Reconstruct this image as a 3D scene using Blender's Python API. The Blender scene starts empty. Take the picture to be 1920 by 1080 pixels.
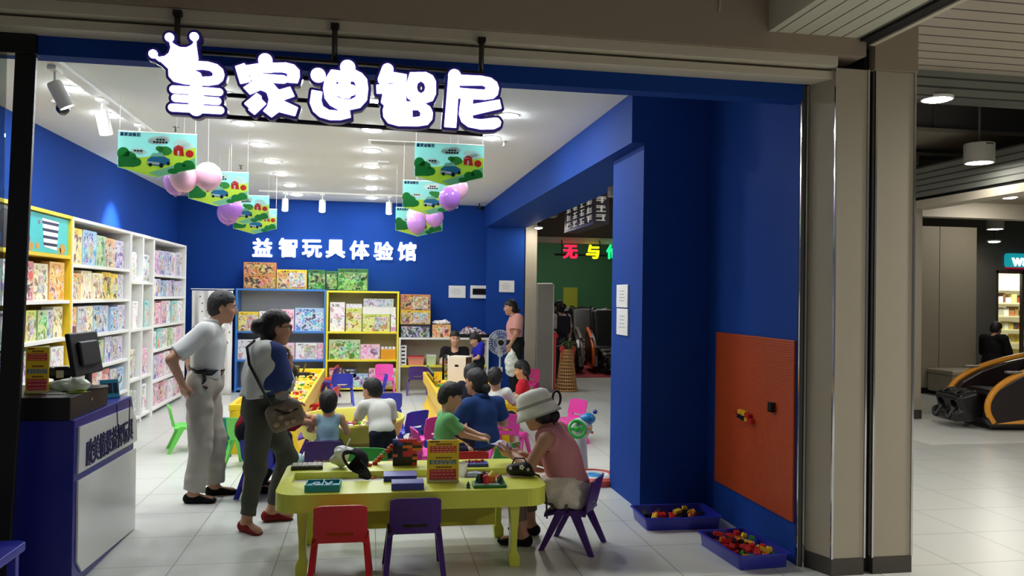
import bpy, bmesh, math, random
import numpy as np
from mathutils import Vector, Matrix
random.seed(11)
SC = bpy.context.scene
COL = SC.collection
PI = math.pi

# ------------------------------------------------------------------ camera
CAM_H = 1.65
YAW, PITCH, ROLL, FPX = math.radians(9.9), math.radians(0.55), math.radians(0.8), 1510.0
Fv = np.array([math.sin(YAW)*math.cos(PITCH), math.cos(YAW)*math.cos(PITCH), math.sin(PITCH)])
_R0 = np.array([math.cos(YAW), -math.sin(YAW), 0.0]); _U0 = np.cross(_R0, Fv)
Rv = _R0*math.cos(ROLL)+_U0*math.sin(ROLL); Uv = _U0*math.cos(ROLL)-_R0*math.sin(ROLL)
C0 = np.array([0, 0, CAM_H])
cd = bpy.data.cameras.new('camera'); cam = bpy.data.objects.new('camera', cd); COL.objects.link(cam)
cd.sensor_width = 36.0; cd.lens = 36.0*FPX/1920.0; cd.clip_start = 0.05; cd.clip_end = 100
cam.matrix_world = Matrix(((Rv[0], Uv[0], -Fv[0], 0), (Rv[1], Uv[1], -Fv[1], 0), (Rv[2], Uv[2], -Fv[2], CAM_H), (0, 0, 0, 1)))
SC.camera = cam

def _d(px, py): return Fv+Rv*(px-960)/FPX+Uv*(540-py)/FPX
def gp(px, py, z=0.0):            # the point of the photograph's pixel that lies at height z
    v = _d(px, py); return C0+v*((z-CAM_H)/v[2])
def wp(px, py, Y):                # ... that lies at depth Y
    v = _d(px, py); return C0+v*(Y/v[1])
def xp(px, py, X):                # ... that lies in the plane x = X
    v = _d(px, py); return C0+v*(X/v[0])

# ------------------------------------------------------------------ world, exposure
w = bpy.data.worlds.new('world'); SC.world = w; w.use_nodes = True
w.node_tree.nodes['Background'].inputs[0].default_value = (0.9, 0.92, 1.0, 1)
w.node_tree.nodes['Background'].inputs[1].default_value = 0.11
SC.view_settings.view_transform = 'Standard'; SC.view_settings.look = 'None'
SC.view_settings.gamma = 1.0; SC.view_settings.use_curve_mapping = False
SC.view_settings.exposure = 0.0

# ------------------------------------------------------------------ materials
def srgb(r, g, b):
    f = lambda c: c/12.92 if c <= 0.04045 else ((c+0.055)/1.055)**2.4
    return (f(r/255), f(g/255), f(b/255), 1)
MATS = {}
def mat(name, rgb, rough=0.5, metal=0.0, emit=0.0, noise=0.06, nscale=8.0, bump=0.0, bscale=60.0, spec=0.5, coat=0.0):
    if name in MATS: return MATS[name]
    m = bpy.data.materials.new(name); m.use_nodes = True; nt = m.node_tree; b = nt.nodes['Principled BSDF']
    c = srgb(*rgb)
    b.inputs['Roughness'].default_value = rough; b.inputs['Metallic'].default_value = metal
    b.inputs['Specular IOR Level'].default_value = spec
    if coat: b.inputs['Coat Weight'].default_value = coat
    if emit:
        b.inputs['Emission Color'].default_value = c; b.inputs['Emission Strength'].default_value = emit
    tc = nt.nodes.new('ShaderNodeTexCoord')
    if noise:
        n = nt.nodes.new('ShaderNodeTexNoise'); n.inputs['Scale'].default_value = nscale; n.inputs['Detail'].default_value = 3
        nt.links.new(tc.outputs['Object'], n.inputs['Vector'])
        mx = nt.nodes.new('ShaderNodeMix'); mx.data_type = 'RGBA'
        mx.inputs[6].default_value = tuple(min(1, x*(1-noise)) for x in c[:3])+(1,)
        mx.inputs[7].default_value = tuple(min(1, x*(1+noise)) for x in c[:3])+(1,)
        nt.links.new(n.outputs['Fac'], mx.inputs[0]); nt.links.new(mx.outputs[2], b.inputs['Base Color'])
    else: b.inputs['Base Color'].default_value = c
    if bump:
        n2 = nt.nodes.new('ShaderNodeTexNoise'); n2.inputs['Scale'].default_value = bscale
        nt.links.new(tc.outputs['Object'], n2.inputs['Vector'])
        bp = nt.nodes.new('ShaderNodeBump'); bp.inputs['Strength'].default_value = bump; bp.inputs['Distance'].default_value = 0.01
        nt.links.new(n2.outputs['Fac'], bp.inputs['Height']); nt.links.new(bp.outputs['Normal'], b.inputs['Normal'])
    MATS[name] = m; return m

def glass(name, rgb=(235, 240, 240), rough=0.02, mixin=0.88):
    if name in MATS: return MATS[name]
    m = bpy.data.materials.new(name); m.use_nodes = True; nt = m.node_tree; nt.nodes.remove(nt.nodes['Principled BSDF'])
    t = nt.nodes.new('ShaderNodeBsdfTransparent'); t.inputs[0].default_value = srgb(*rgb)
    g = nt.nodes.new('ShaderNodeBsdfGlossy'); g.inputs['Roughness'].default_value = rough
    mx = nt.nodes.new('ShaderNodeMixShader'); fr = nt.nodes.new('ShaderNodeFresnel'); fr.inputs[0].default_value = 1.3
    ma = nt.nodes.new('ShaderNodeMath'); ma.operation = 'MULTIPLY_ADD'; ma.inputs[1].default_value = 1.0; ma.inputs[2].default_value = 0.12*(1-mixin)
    nt.links.new(fr.outputs[0], ma.inputs[0]); nt.links.new(ma.outputs[0], mx.inputs[0])
    nt.links.new(t.outputs[0], mx.inputs[1]); nt.links.new(g.outputs[0], mx.inputs[2])
    nt.links.new(mx.outputs[0], nt.nodes['Material Output'].inputs[0]); MATS[name] = m; return m

def stripes(name, rgb, rgb2, axis='Y', scale=10.0, duty=0.12, rough=0.5, bump=0.5):
    """a surface of parallel slats: narrow dark grooves every 1/scale metres along an axis"""
    if name in MATS: return MATS[name]
    m = bpy.data.materials.new(name); m.use_nodes = True; nt = m.node_tree; b = nt.nodes['Principled BSDF']
    b.inputs['Roughness'].default_value = rough
    tc = nt.nodes.new('ShaderNodeTexCoord'); sx = nt.nodes.new('ShaderNodeSeparateXYZ'); nt.links.new(tc.outputs['Object'], sx.inputs[0])
    mu = nt.nodes.new('ShaderNodeMath'); mu.operation = 'MULTIPLY'; mu.inputs[1].default_value = scale; nt.links.new(sx.outputs[axis], mu.inputs[0])
    fr = nt.nodes.new('ShaderNodeMath'); fr.operation = 'FRACT'; nt.links.new(mu.outputs[0], fr.inputs[0])
    gt = nt.nodes.new('ShaderNodeMath'); gt.operation = 'GREATER_THAN'; gt.inputs[1].default_value = duty; nt.links.new(fr.outputs[0], gt.inputs[0])
    mx = nt.nodes.new('ShaderNodeMix'); mx.data_type = 'RGBA'; mx.inputs[6].default_value = srgb(*rgb2); mx.inputs[7].default_value = srgb(*rgb)
    nt.links.new(gt.outputs[0], mx.inputs[0]); nt.links.new(mx.outputs[2], b.inputs['Base Color'])
    bp = nt.nodes.new('ShaderNodeBump'); bp.inputs['Strength'].default_value = bump; bp.inputs['Distance'].default_value = 0.02
    nt.links.new(gt.outputs[0], bp.inputs['Height']); nt.links.new(bp.outputs['Normal'], b.inputs['Normal'])
    MATS[name] = m; return m

def tiles(name, rgb, grout, size, ox, oy, rough=0.28):
    m = bpy.data.materials.new(name); m.use_nodes = True; nt = m.node_tree; b = nt.nodes['Principled BSDF']
    b.inputs['Roughness'].default_value = rough; b.inputs['Specular IOR Level'].default_value = 0.5
    tc = nt.nodes.new('ShaderNodeTexCoord'); sx = nt.nodes.new('ShaderNodeSeparateXYZ'); nt.links.new(tc.outputs['Object'], sx.inputs[0])
    outs = []
    for ax, off in (('X', ox), ('Y', oy)):
        a = nt.nodes.new('ShaderNodeMath'); a.operation = 'ADD'; a.inputs[1].default_value = -off+60*size; nt.links.new(sx.outputs[ax], a.inputs[0])
        d = nt.nodes.new('ShaderNodeMath'); d.operation = 'DIVIDE'; d.inputs[1].default_value = size; nt.links.new(a.outputs[0], d.inputs[0])
        f = nt.nodes.new('ShaderNodeMath'); f.operation = 'FRACT'; nt.links.new(d.outputs[0], f.inputs[0])
        g = nt.nodes.new('ShaderNodeMath'); g.operation = 'LESS_THAN'; g.inputs[1].default_value = 0.009; nt.links.new(f.outputs[0], g.inputs[0])
        outs.append(g)
    mxm = nt.nodes.new('ShaderNodeMath'); mxm.operation = 'MAXIMUM'; nt.links.new(outs[0].outputs[0], mxm.inputs[0]); nt.links.new(outs[1].outputs[0], mxm.inputs[1])
    n = nt.nodes.new('ShaderNodeTexNoise'); n.inputs['Scale'].default_value = 1.3; n.inputs['Detail'].default_value = 5; nt.links.new(tc.outputs['Object'], n.inputs['Vector'])
    c = srgb(*rgb)
    m0 = nt.nodes.new('ShaderNodeMix'); m0.data_type = 'RGBA'; m0.inputs[6].default_value = tuple(x*.93 for x in c[:3])+(1,); m0.inputs[7].default_value = tuple(min(1, x*1.05) for x in c[:3])+(1,)
    nt.links.new(n.outputs['Fac'], m0.inputs[0])
    m1 = nt.nodes.new('ShaderNodeMix'); m1.data_type = 'RGBA'; m1.inputs[7].default_value = srgb(*grout)
    nt.links.new(mxm.outputs[0], m1.inputs[0]); nt.links.new(m0.outputs[2], m1.inputs[6]); nt.links.new(m1.outputs[2], b.inputs['Base Color'])
    MATS[name] = m; return m

def art(name, cols, base, ux='Y', band=True, scale=7.0, win=True):
    """printed cardboard: blotchy picture of a few inks inside a plain border, with a title band"""
    if name in MATS: return MATS[name]
    m = bpy.data.materials.new(name); m.use_nodes = True; nt = m.node_tree; b = nt.nodes['Principled BSDF']
    b.inputs['Roughness'].default_value = 0.35
    tc = nt.nodes.new('ShaderNodeTexCoord'); oi = nt.nodes.new('ShaderNodeObjectInfo')
    ad = nt.nodes.new('ShaderNodeVectorMath'); ad.operation = 'ADD'; sc = nt.nodes.new('ShaderNodeVectorMath'); sc.operation = 'SCALE'
    cb = nt.nodes.new('ShaderNodeCombineXYZ')
    for i in range(3): nt.links.new(oi.outputs['Random'], cb.inputs[i])
    nt.links.new(cb.outputs[0], sc.inputs[0]); sc.inputs['Scale'].default_value = 57.0
    nt.links.new(tc.outputs['Object'], ad.inputs[0]); nt.links.new(sc.outputs[0], ad.inputs[1])
    n = nt.nodes.new('ShaderNodeTexNoise'); n.inputs['Scale'].default_value = scale*1.6; n.inputs['Detail'].default_value = 7; n.inputs['Roughness'].default_value = .62; n.inputs['Distortion'].default_value = .5
    nt.links.new(ad.outputs[0], n.inputs['Vector'])
    r = nt.nodes.new('ShaderNodeValToRGB'); r.color_ramp.interpolation = 'LINEAR'
    e = r.color_ramp.elements; k = len(cols)
    while len(e) < k: e.new(0.5)
    for i in range(k): e[i].position = 0.0 if i == 0 else 0.39+0.22*(i-0.5)/(k-1); e[i].color = srgb(*cols[i])
    nt.links.new(n.outputs['Fac'], r.inputs[0])
    vo = nt.nodes.new('ShaderNodeTexVoronoi'); vo.inputs['Scale'].default_value = scale*1.9; nt.links.new(ad.outputs[0], vo.inputs['Vector'])
    hs = nt.nodes.new('ShaderNodeMix'); hs.data_type = 'RGBA'; hs.blend_type = 'OVERLAY'; hs.inputs[0].default_value = .38
    nt.links.new(r.outputs[0], hs.inputs[6]); nt.links.new(vo.outputs['Color'], hs.inputs[7])
    sx = nt.nodes.new('ShaderNodeSeparateXYZ'); nt.links.new(tc.outputs['Generated'], sx.inputs[0])
    def rng(sock, lo, hi):
        s = nt.nodes.new('ShaderNodeMath'); s.operation = 'SUBTRACT'; s.inputs[1].default_value = (lo+hi)/2; nt.links.new(sock, s.inputs[0])
        a = nt.nodes.new('ShaderNodeMath'); a.operation = 'ABSOLUTE'; nt.links.new(s.outputs[0], a.inputs[0])
        l = nt.nodes.new('ShaderNodeMath'); l.operation = 'LESS_THAN'; l.inputs[1].default_value = (hi-lo)/2; nt.links.new(a.outputs[0], l.inputs[0]); return l.outputs[0]
    def mul(a, c):
        q = nt.nodes.new('ShaderNodeMath'); q.operation = 'MULTIPLY'; nt.links.new(a, q.inputs[0]); nt.links.new(c, q.inputs[1]); return q.outputs[0]
    msk = mul(rng(sx.outputs[ux], 0.03, 0.97), rng(sx.outputs['Z'], 0.03, 0.83 if band else 0.97))
    mx = nt.nodes.new('ShaderNodeMix'); mx.data_type = 'RGBA'; mx.inputs[6].default_value = srgb(*base)
    nt.links.new(msk, mx.inputs[0]); nt.links.new(hs.outputs[2], mx.inputs[7]); out = mx.outputs[2]
    if band:   # a row of letter-like marks in the title band
        wv = nt.nodes.new('ShaderNodeTexNoise'); wv.inputs['Scale'].default_value = 40; nt.links.new(ad.outputs[0], wv.inputs['Vector'])
        g = nt.nodes.new('ShaderNodeMath'); g.operation = 'GREATER_THAN'; g.inputs[1].default_value = 0.52; nt.links.new(wv.outputs['Fac'], g.inputs[0])
        k2 = mul(mul(rng(sx.outputs[ux], 0.12, 0.7), rng(sx.outputs['Z'], 0.84, 0.94)), g.outputs[0])
        m2 = nt.nodes.new('ShaderNodeMix'); m2.data_type = 'RGBA'; m2.inputs[7].default_value = srgb(*cols[0]); nt.links.new(k2, m2.inputs[0]); nt.links.new(out, m2.inputs[6]); out = m2.outputs[2]
    nt.links.new(out, b.inputs['Base Color']); MATS[name] = m; return m

# ------------------------------------------------------------------ objects and tags
def tag(o, label=None, cat=None, group=None, kind=None):
    if label: o['label'] = label
    if cat: o['category'] = cat
    if group: o['group'] = group
    if kind: o['kind'] = kind
    return o
def thing(name, label, cat, loc=(0, 0, 0), rz=0.0, group=None):
    o = bpy.data.objects.new(name, None); COL.objects.link(o); o.location = tuple(loc); o.rotation_euler = (0, 0, rz)
    o.empty_display_size = 0.1
    return tag(o, label, cat, group)
def link(name, me, mats=None, parent=None, loc=(0, 0, 0), rz=0.0, bevel=0.0, smooth=False, seg=2):
    o = bpy.data.objects.new(name, me); COL.objects.link(o); o.parent = parent; o.location = tuple(loc); o.rotation_euler = (0, 0, rz)
    if mats is not None:
        for x in (mats if isinstance(mats, (list, tuple)) else [mats]): me.materials.append(x)
    if smooth:
        me.polygons.foreach_set('use_smooth', [True]*len(me.polygons))
        if smooth != 'all': me.set_sharp_from_angle(angle=math.radians(38))
    if bevel:
        bv = o.modifiers.new('edge', 'BEVEL'); bv.width = bevel; bv.segments = seg; bv.limit_method = 'ANGLE'; bv.angle_limit = math.radians(50)
        bv.harden_normals = False
    return o

class MB:
    """collects shapes into one mesh"""
    def __init__(s): s.v = []; s.f = []; s.m = []; s.mi = 0
    def add(s, vs, fs):
        b = len(s.v); s.v += [tuple(float(c) for c in p) for p in vs]
        for q in fs: s.f.append(tuple(b+i for i in q)); s.m.append(s.mi)
        return s
    def box(s, lo, hi, T=None):
        x0, y0, z0 = lo; x1, y1, z1 = hi
        vs = [(x0, y0, z0), (x1, y0, z0), (x1, y1, z0), (x0, y1, z0), (x0, y0, z1), (x1, y0, z1), (x1, y1, z1), (x0, y1, z1)]
        if T: vs = [T @ Vector(p) for p in vs]
        return s.add(vs, [(0, 3, 2, 1), (4, 5, 6, 7), (0, 1, 5, 4), (1, 2, 6, 5), (2, 3, 7, 6), (3, 0, 4, 7)])
    def cb(s, c, h, T=None): return s.box([c[i]-h[i] for i in range(3)], [c[i]+h[i] for i in range(3)], T)
    def prism(s, pts, a, b, axis='z'):
        """polygon (u,v) extruded between a and b along axis: z -> (u,v,w), y -> (u,w,v), x -> (w,u,v)"""
        n = len(pts)
        P = {'z': lambda u, v, w: (u, v, w), 'y': lambda u, v, w: (u, w, v), 'x': lambda u, v, w: (w, u, v)}[axis]
        ar = sum(pts[i][0]*pts[(i+1) % n][1]-pts[(i+1) % n][0]*pts[i][1] for i in range(n))
        if (ar < 0) != (axis == 'y'): pts = pts[::-1]
        if a > b: a, b = b, a
        vs = [P(u, v, a) for u, v in pts]+[P(u, v, b) for u, v in pts]
        fs = [tuple(range(n))[::-1], tuple(range(n, 2*n))]+[(i, (i+1) % n, n+(i+1) % n, n+i) for i in range(n)]
        return s.add(vs, fs)
    def tube(s, pts, r, n=10, cap=True):
        pts = [Vector(p) for p in pts]; rr = r if isinstance(r, (list, tuple)) else [r]*len(pts)
        vs = []; prev = None
        for i, p in enumerate(pts):
            t = ((pts[min(i+1, len(pts)-1)]-p).normalized()+(p-pts[max(i-1, 0)]).normalized())
            t = t.normalized() if t.length > 1e-6 else Vector((0, 0, 1))
            if prev is None:
                u = t.orthogonal().normalized()
            else:
                u = (prev-t*prev.dot(t)); u = u.normalized() if u.length > 1e-6 else t.orthogonal().normalized()
            prev = u; w_ = t.cross(u)
            for k in range(n):
                a = 2*PI*k/n; vs.append(p+(u*math.cos(a)+w_*math.sin(a))*rr[i])
        fs = []
        for i in range(len(pts)-1):
            for k in range(n): fs.append((i*n+k, i*n+(k+1) % n, (i+1)*n+(k+1) % n, (i+1)*n+k))
        if cap: fs.append(tuple(range(n))[::-1]); fs.append(tuple((len(pts)-1)*n+k for k in range(n)))
        return s.add(vs, fs)
    def lathe(s, prof, n=24, c=(0, 0, 0), ax=None, cap=True):
        """profile of (r, z) about the vertical through c"""
        vs = []
        for r, z in prof:
            for k in range(n):
                a = 2*PI*k/n; vs.append((c[0]+r*math.cos(a), c[1]+r*math.sin(a), c[2]+z))
        if ax: vs = [ax @ Vector(p) for p in vs]
        fs = []
        for i in range(len(prof)-1):
            for k in range(n): fs.append((i*n+k, i*n+(k+1) % n, (i+1)*n+(k+1) % n, (i+1)*n+k))
        if cap:
            fs.append(tuple(range(n))[::-1]); fs.append(tuple((len(prof)-1)*n+k for k in range(n)))
        return s.add(vs, fs)
    def ball(s, c, r, n=16, m=10, T=None):
        r = r if isinstance(r, (list, tuple)) else (r, r, r)
        vs = [(c[0], c[1], c[2]-r[2])]
        for i in range(1, m):
            t = -PI/2+PI*i/m
            for k in range(n):
                a = 2*PI*k/n; vs.append((c[0]+r[0]*math.cos(t)*math.cos(a), c[1]+r[1]*math.cos(t)*math.sin(a), c[2]+r[2]*math.sin(t)))
        vs.append((c[0], c[1], c[2]+r[2]))
        if T: vs = [T @ Vector(p) for p in vs]
        fs = [(0, 1+(k+1) % n, 1+k) for k in range(n)]
        for i in range(m-2):
            for k in range(n): fs.append((1+i*n+k, 1+i*n+(k+1) % n, 1+(i+1)*n+(k+1) % n, 1+(i+1)*n+k))
        L = len(vs)-1; b = 1+(m-2)*n
        fs += [(b+k, b+(k+1) % n, L) for k in range(n)]
        return s.add(vs, fs)
    def sheet(s, rows, t, skip=lambda i, j: False):
        """grid of points thickened by the vector t"""
        R_, C_ = len(rows), len(rows[0]); t = Vector(t)
        vs = [Vector(p) for r in rows for p in r]; N = len(vs); vs = vs+[p+t for p in vs]; fs = []
        keep = lambda i, j: 0 <= i < R_-1 and 0 <= j < C_-1 and not skip(i, j)
        for i in range(R_-1):
            for j in range(C_-1):
                if not keep(i, j): continue
                q = (i*C_+j, i*C_+j+1, (i+1)*C_+j+1, (i+1)*C_+j)
                fs.append(q[::-1]); fs.append(tuple(N+a for a in q))
                for (a, b), (di, dj) in (((q[0], q[1]), (-1, 0)), ((q[1], q[2]), (0, 1)), ((q[2], q[3]), (1, 0)), ((q[3], q[0]), (0, -1))):
                    if not keep(i+di, j+dj): fs.append((a, b, N+b, N+a))
        return s.add(vs, fs)
    def mesh(s, name):
        me = bpy.data.meshes.new(name); me.from_pydata(s.v, [], s.f); me.update()
        if any(s.m): me.polygons.foreach_set('material_index', s.m)
        return me
    def build(s, name, mats, parent=None, loc=(0, 0, 0), rz=0.0, bevel=0.0, smooth=False, seg=2, fix=False):
        me = s.mesh(name)
        if fix:
            bm = bmesh.new(); bm.from_mesh(me); bmesh.ops.recalc_face_normals(bm, faces=bm.faces); bm.to_mesh(me); bm.free()
        return link(name, me, mats, parent, loc, rz, bevel, smooth, seg)

def rrect(x0, y0, x1, y1, r, n=5):
    out = []
    for cx, cy, a0 in ((x1-r, y1-r, 0), (x0+r, y1-r, PI/2), (x0+r, y0+r, PI), (x1-r, y0+r, 3*PI/2)):
        for i in range(n+1):
            a = a0+PI/2*i/n; out.append((cx+r*math.cos(a), cy+r*math.sin(a)))
    return out

def text_mesh(body, size, extrude=0.002, bold=0.0, align='CENTER'):
    c = bpy.data.curves.new('lettering', 'FONT'); c.body = body; c.size = size; c.extrude = extrude; c.offset = bold; c.resolution_u = 3
    c.align_x = align; c.align_y = 'CENTER'
    c.offset = 0.0
    o = bpy.data.objects.new('lettering', c); COL.objects.link(o)
    dg = bpy.context.evaluated_depsgraph_get(); me = bpy.data.meshes.new_from_object(o.evaluated_get(dg))
    bpy.data.objects.remove(o)
    if bold:      # heavier strokes: the outline laid side by side a few times
        bm = bmesh.new()
        for i, (dx, dy) in enumerate(((0, 0), (1, 0), (-1, 0), (0, 1), (0, -1), (.7, .7), (-.7, .7), (.7, -.7), (-.7, -.7))):
            t = me.copy(); t.transform(Matrix.Translation((dx*bold, dy*bold, -i*extrude*.01))); bm.from_mesh(t); bpy.data.meshes.remove(t)
        bm.to_mesh(me); bm.free()
    return me
def facing(me, M):
    me.transform(M); return me
ROT_FRONT = Matrix(((1, 0, 0, 0), (0, 0, -1, 0), (0, 1, 0, 0), (0, 0, 0, 1)))      # text in the xz plane, read from -y
ROT_RIGHT = Matrix(((0, 0, 1, 0), (1, 0, 0, 0), (0, 1, 0, 0), (0, 0, 0, 1)))       # text in the yz plane, read from +x
ROT_LEFT = Matrix(((0, 0, -1, 0), (-1, 0, 0, 0), (0, 1, 0, 0), (0, 0, 0, 1)))      # read from -x

# ------------------------------------------------------------------ smooth solids from distance fields
def _nrm(v): v = np.asarray(v, float); return v/np.linalg.norm(v)
class SDF:
    def __init__(s, h): s.h = h; s.ops = []; s.nz = None
    def cap(s, a, b, ra, rb=None, k=0.02, sub=False):
        a = np.asarray(a, float); b = np.asarray(b, float); rb = ra if rb is None else rb
        if np.linalg.norm(b-a) < 1e-6: b = b+np.array([0, 0, 1e-4])
        def fn(P):
            ba = b-a; L = ba@ba
            t = np.clip(((P[0]-a[0])*ba[0]+(P[1]-a[1])*ba[1]+(P[2]-a[2])*ba[2])/L, 0, 1)
            d = np.sqrt((P[0]-a[0]-t*ba[0])**2+(P[1]-a[1]-t*ba[1])**2+(P[2]-a[2]-t*ba[2])**2)
            return d-(ra+(rb-ra)*t)
        m = max(ra, rb); s.ops.append((fn, np.minimum(a, b)-m, np.maximum(a, b)+m, k, sub)); return s
    def ell(s, c, r, k=0.02, ax=None, sub=False):
        c = np.asarray(c, float); r = np.asarray(r, float); A = np.eye(3) if ax is None else np.array(ax, float)
        def fn(P):
            q = [(P[0]-c[0])*A[i][0]+(P[1]-c[1])*A[i][1]+(P[2]-c[2])*A[i][2] for i in range(3)]
            k0 = np.sqrt(sum((q[i]/r[i])**2 for i in range(3))); k1 = np.sqrt(sum((q[i]/r[i]**2)**2 for i in range(3)))+1e-9
            return k0*(k0-1)/k1
        e = np.sqrt(sum((A[i]*r[i])**2 for i in range(3))); s.ops.append((fn, c-e, c+e, k, sub)); return s
    def box(s, c, hlf, rnd=0.01, k=0.01, ax=None, sub=False):
        c = np.asarray(c, float); hlf = np.asarray(hlf, float); A = np.eye(3) if ax is None else np.array(ax, float)
        def fn(P):
            q = [np.abs((P[0]-c[0])*A[i][0]+(P[1]-c[1])*A[i][1]+(P[2]-c[2])*A[i][2])-hlf[i]+rnd for i in range(3)]
            return np.sqrt(sum(np.maximum(x, 0)**2 for x in q))+np.minimum(np.maximum(np.maximum(q[0], q[1]), q[2]), 0)-rnd
        e = sum(np.abs(A[i]*hlf[i]) for i in range(3)); s.ops.append((fn, c-e, c+e, k, sub)); return s
    def cut(s, p, n, R=None):
        """take away what lies beyond p on the side n points to (within R of p)"""
        p = np.asarray(p, float); n = _nrm(n)
        def fn(P): return -((P[0]-p[0])*n[0]+(P[1]-p[1])*n[1]+(P[2]-p[2])*n[2])
        if R is None: s.ops.append((fn, None, None, 0.003, True))
        else:
            def fn2(P):
                d = np.sqrt((P[0]-p[0])**2+(P[1]-p[1])**2+(P[2]-p[2])**2)-R
                return np.maximum(fn(P), d)
            s.ops.append((fn2, p-R, p+R, 0.003, True))
        return s
    def noise(s, amp, fr, seed=0): s.nz = (amp, fr, seed); return s
    def mesh(s, name):
        h = s.h; U = [o for o in s.ops if not o[4]]
        lo = np.min([o[1] for o in U], 0)-4*h-0.02; hi = np.max([o[2] for o in U], 0)+4*h+0.02
        N = np.ceil((hi-lo)/h).astype(int)+1; F = np.full(N, 1.0, np.float32)
        ax = [(lo[i]+h*np.arange(N[i])).astype(np.float32) for i in range(3)]
        for fn, a, b, k, sub in s.ops:
            if a is None: i0 = np.zeros(3, int); i1 = N.copy()
            else:
                mg = k+3*h; i0 = np.clip(np.floor((a-mg-lo)/h).astype(int), 0, N); i1 = np.clip(np.ceil((b+mg-lo)/h).astype(int)+1, 0, N)
            if np.any(i1 <= i0): continue
            sl = tuple(slice(i0[i], i1[i]) for i in range(3))
            P = (ax[0][sl[0]][:, None, None], ax[1][sl[1]][None, :, None], ax[2][sl[2]][None, None, :])
            D = fn(P).astype(np.float32); G = F[sl]
            if sub:
                q = np.clip(.5-.5*(G+D)/k, 0, 1); F[sl] = G*(1-q)-D*q+k*q*(1-q)
            else:
                q = np.clip(.5+.5*(G-D)/k, 0, 1); F[sl] = G*(1-q)+D*q-k*q*(1-q)
        if s.nz:
            amp, fr, sd = s.nz; rg = np.random.RandomState(sd)
            X, Y, Z = ax[0][:, None, None], ax[1][None, :, None], ax[2][None, None, :]
            W = 0
            for o_ in range(7):
                g_ = 1.0 if o_ < 4 else .55; d = rg.randn(3); d = d/np.linalg.norm(d)*fr*(0.6+rg.rand())*(1 if o_ < 4 else 2.1); ph = rg.rand(2)*6.28; e = rg.randn(3)*fr*.5
                W = W+g_*np.sin(X*d[0]+Y*d[1]+Z*d[2]+ph[0]+1.3*np.sin(X*e[0]+Y*e[1]+Z*e[2]+ph[1]))
            F = F+(amp*W/4).astype(np.float32)
        return surfnet(F, lo, h, name)

def surfnet(F, lo, h, name):
    I = F < 0; n = np.array(F.shape)-1
    off = [(a, b, c) for a in (0, 1) for b in (0, 1) for c in (0, 1)]
    sl = lambda o: tuple(slice(o[i], o[i]+n[i]) for i in range(3))
    cnt = np.zeros(n, np.int8)
    for o in off: cnt += I[sl(o)]
    M = (cnt > 0) & (cnt < 8); ids = np.argwhere(M); idx = np.full(n, -1, np.int64); idx[M] = np.arange(len(ids))
    acc = np.zeros((len(ids), 3)); ct = np.zeros(len(ids))
    val = {o: F[ids[:, 0]+o[0], ids[:, 1]+o[1], ids[:, 2]+o[2]] for o in off}
    for o in off:
        for a in range(3):
            if o[a]: continue
            o2 = list(o); o2[a] = 1; o2 = tuple(o2); f0, f1 = val[o], val[o2]; cr = (f0 < 0) != (f1 < 0)
            t = np.where(cr, f0/np.where(cr, f0-f1, 1), 0)
            p = np.array(o, float)[None, :].repeat(len(ids), 0); p[:, a] += t
            acc += p*cr[:, None]; ct += cr
    V = (ids+acc/ct[:, None])*h+lo
    Q = []
    for a in range(3):
        b, c = (a+1) % 3, (a+2) % 3
        s0 = [slice(None)]*3; s1 = [slice(None)]*3; s0[a] = slice(0, n[a]); s1[a] = slice(1, n[a]+1)
        A, B = I[tuple(s0)], I[tuple(s1)]; E = np.argwhere(A != B)
        E = E[(E[:, b] > 0) & (E[:, c] > 0) & (E[:, b] < n[b]) & (E[:, c] < n[c])]
        if not len(E): continue
        def cell(db, dc):
            q = E.copy(); q[:, b] -= db; q[:, c] -= dc; return idx[q[:, 0], q[:, 1], q[:, 2]]
        q = np.stack([cell(1, 1), cell(0, 1), cell(0, 0), cell(1, 0)], 1)
        fl = ~A[tuple(E.T)]; q[fl] = q[fl][:, ::-1]; Q.append(q)
    Q = np.concatenate(Q)
    me = bpy.data.meshes.new(name); me.vertices.add(len(V)); me.vertices.foreach_set('co', V.astype(np.float32).ravel())
    me.loops.add(4*len(Q)); me.loops.foreach_set('vertex_index', Q.astype(np.int32).ravel())
    me.polygons.add(len(Q)); me.polygons.foreach_set('loop_start', np.arange(0, 4*len(Q), 4, dtype=np.int32))
    me.polygons.foreach_set('use_smooth', np.ones(len(Q), bool))
    me.update(calc_edges=True); me.validate(); return me
ORD = ['first', 'second', 'third', 'fourth', 'fifth', 'sixth', 'seventh', 'eighth', 'ninth', 'tenth', 'eleventh', 'twelfth']
# ------------------------------------------------------------------ common materials
BLUE = mat('blue_paint', (22, 64, 146), rough=0.7, noise=0.04, bump=0.04, spec=0.12)
CEILW = mat('white_ceiling_paint', (228, 232, 234), rough=0.8, noise=0.02)
BEIGE = mat('beige_cladding', (176, 166, 146), rough=0.45, noise=0.03)
BEIGE2 = mat('beige_lintel', (206, 196, 176), rough=0.5, noise=0.04)
BROWN = mat('brown_bulkhead', (160, 144, 126), rough=0.7, noise=0.05)
BLACK = mat('black_metal', (10, 10, 12), rough=0.35, noise=0)
DARK = mat('dark_void', (16, 15, 15), rough=0.8, noise=0)
CHROME = mat('chrome', (200, 200, 205), rough=0.12, metal=1.0, noise=0)
SKIRT = mat('dark_plinth', (70, 64, 58), rough=0.5)
WHITE = mat('white_plastic', (235, 235, 232), rough=0.4, noise=0.02)
LAMP = mat('lamp_glow', (255, 252, 245), emit=14, noise=0)
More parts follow.
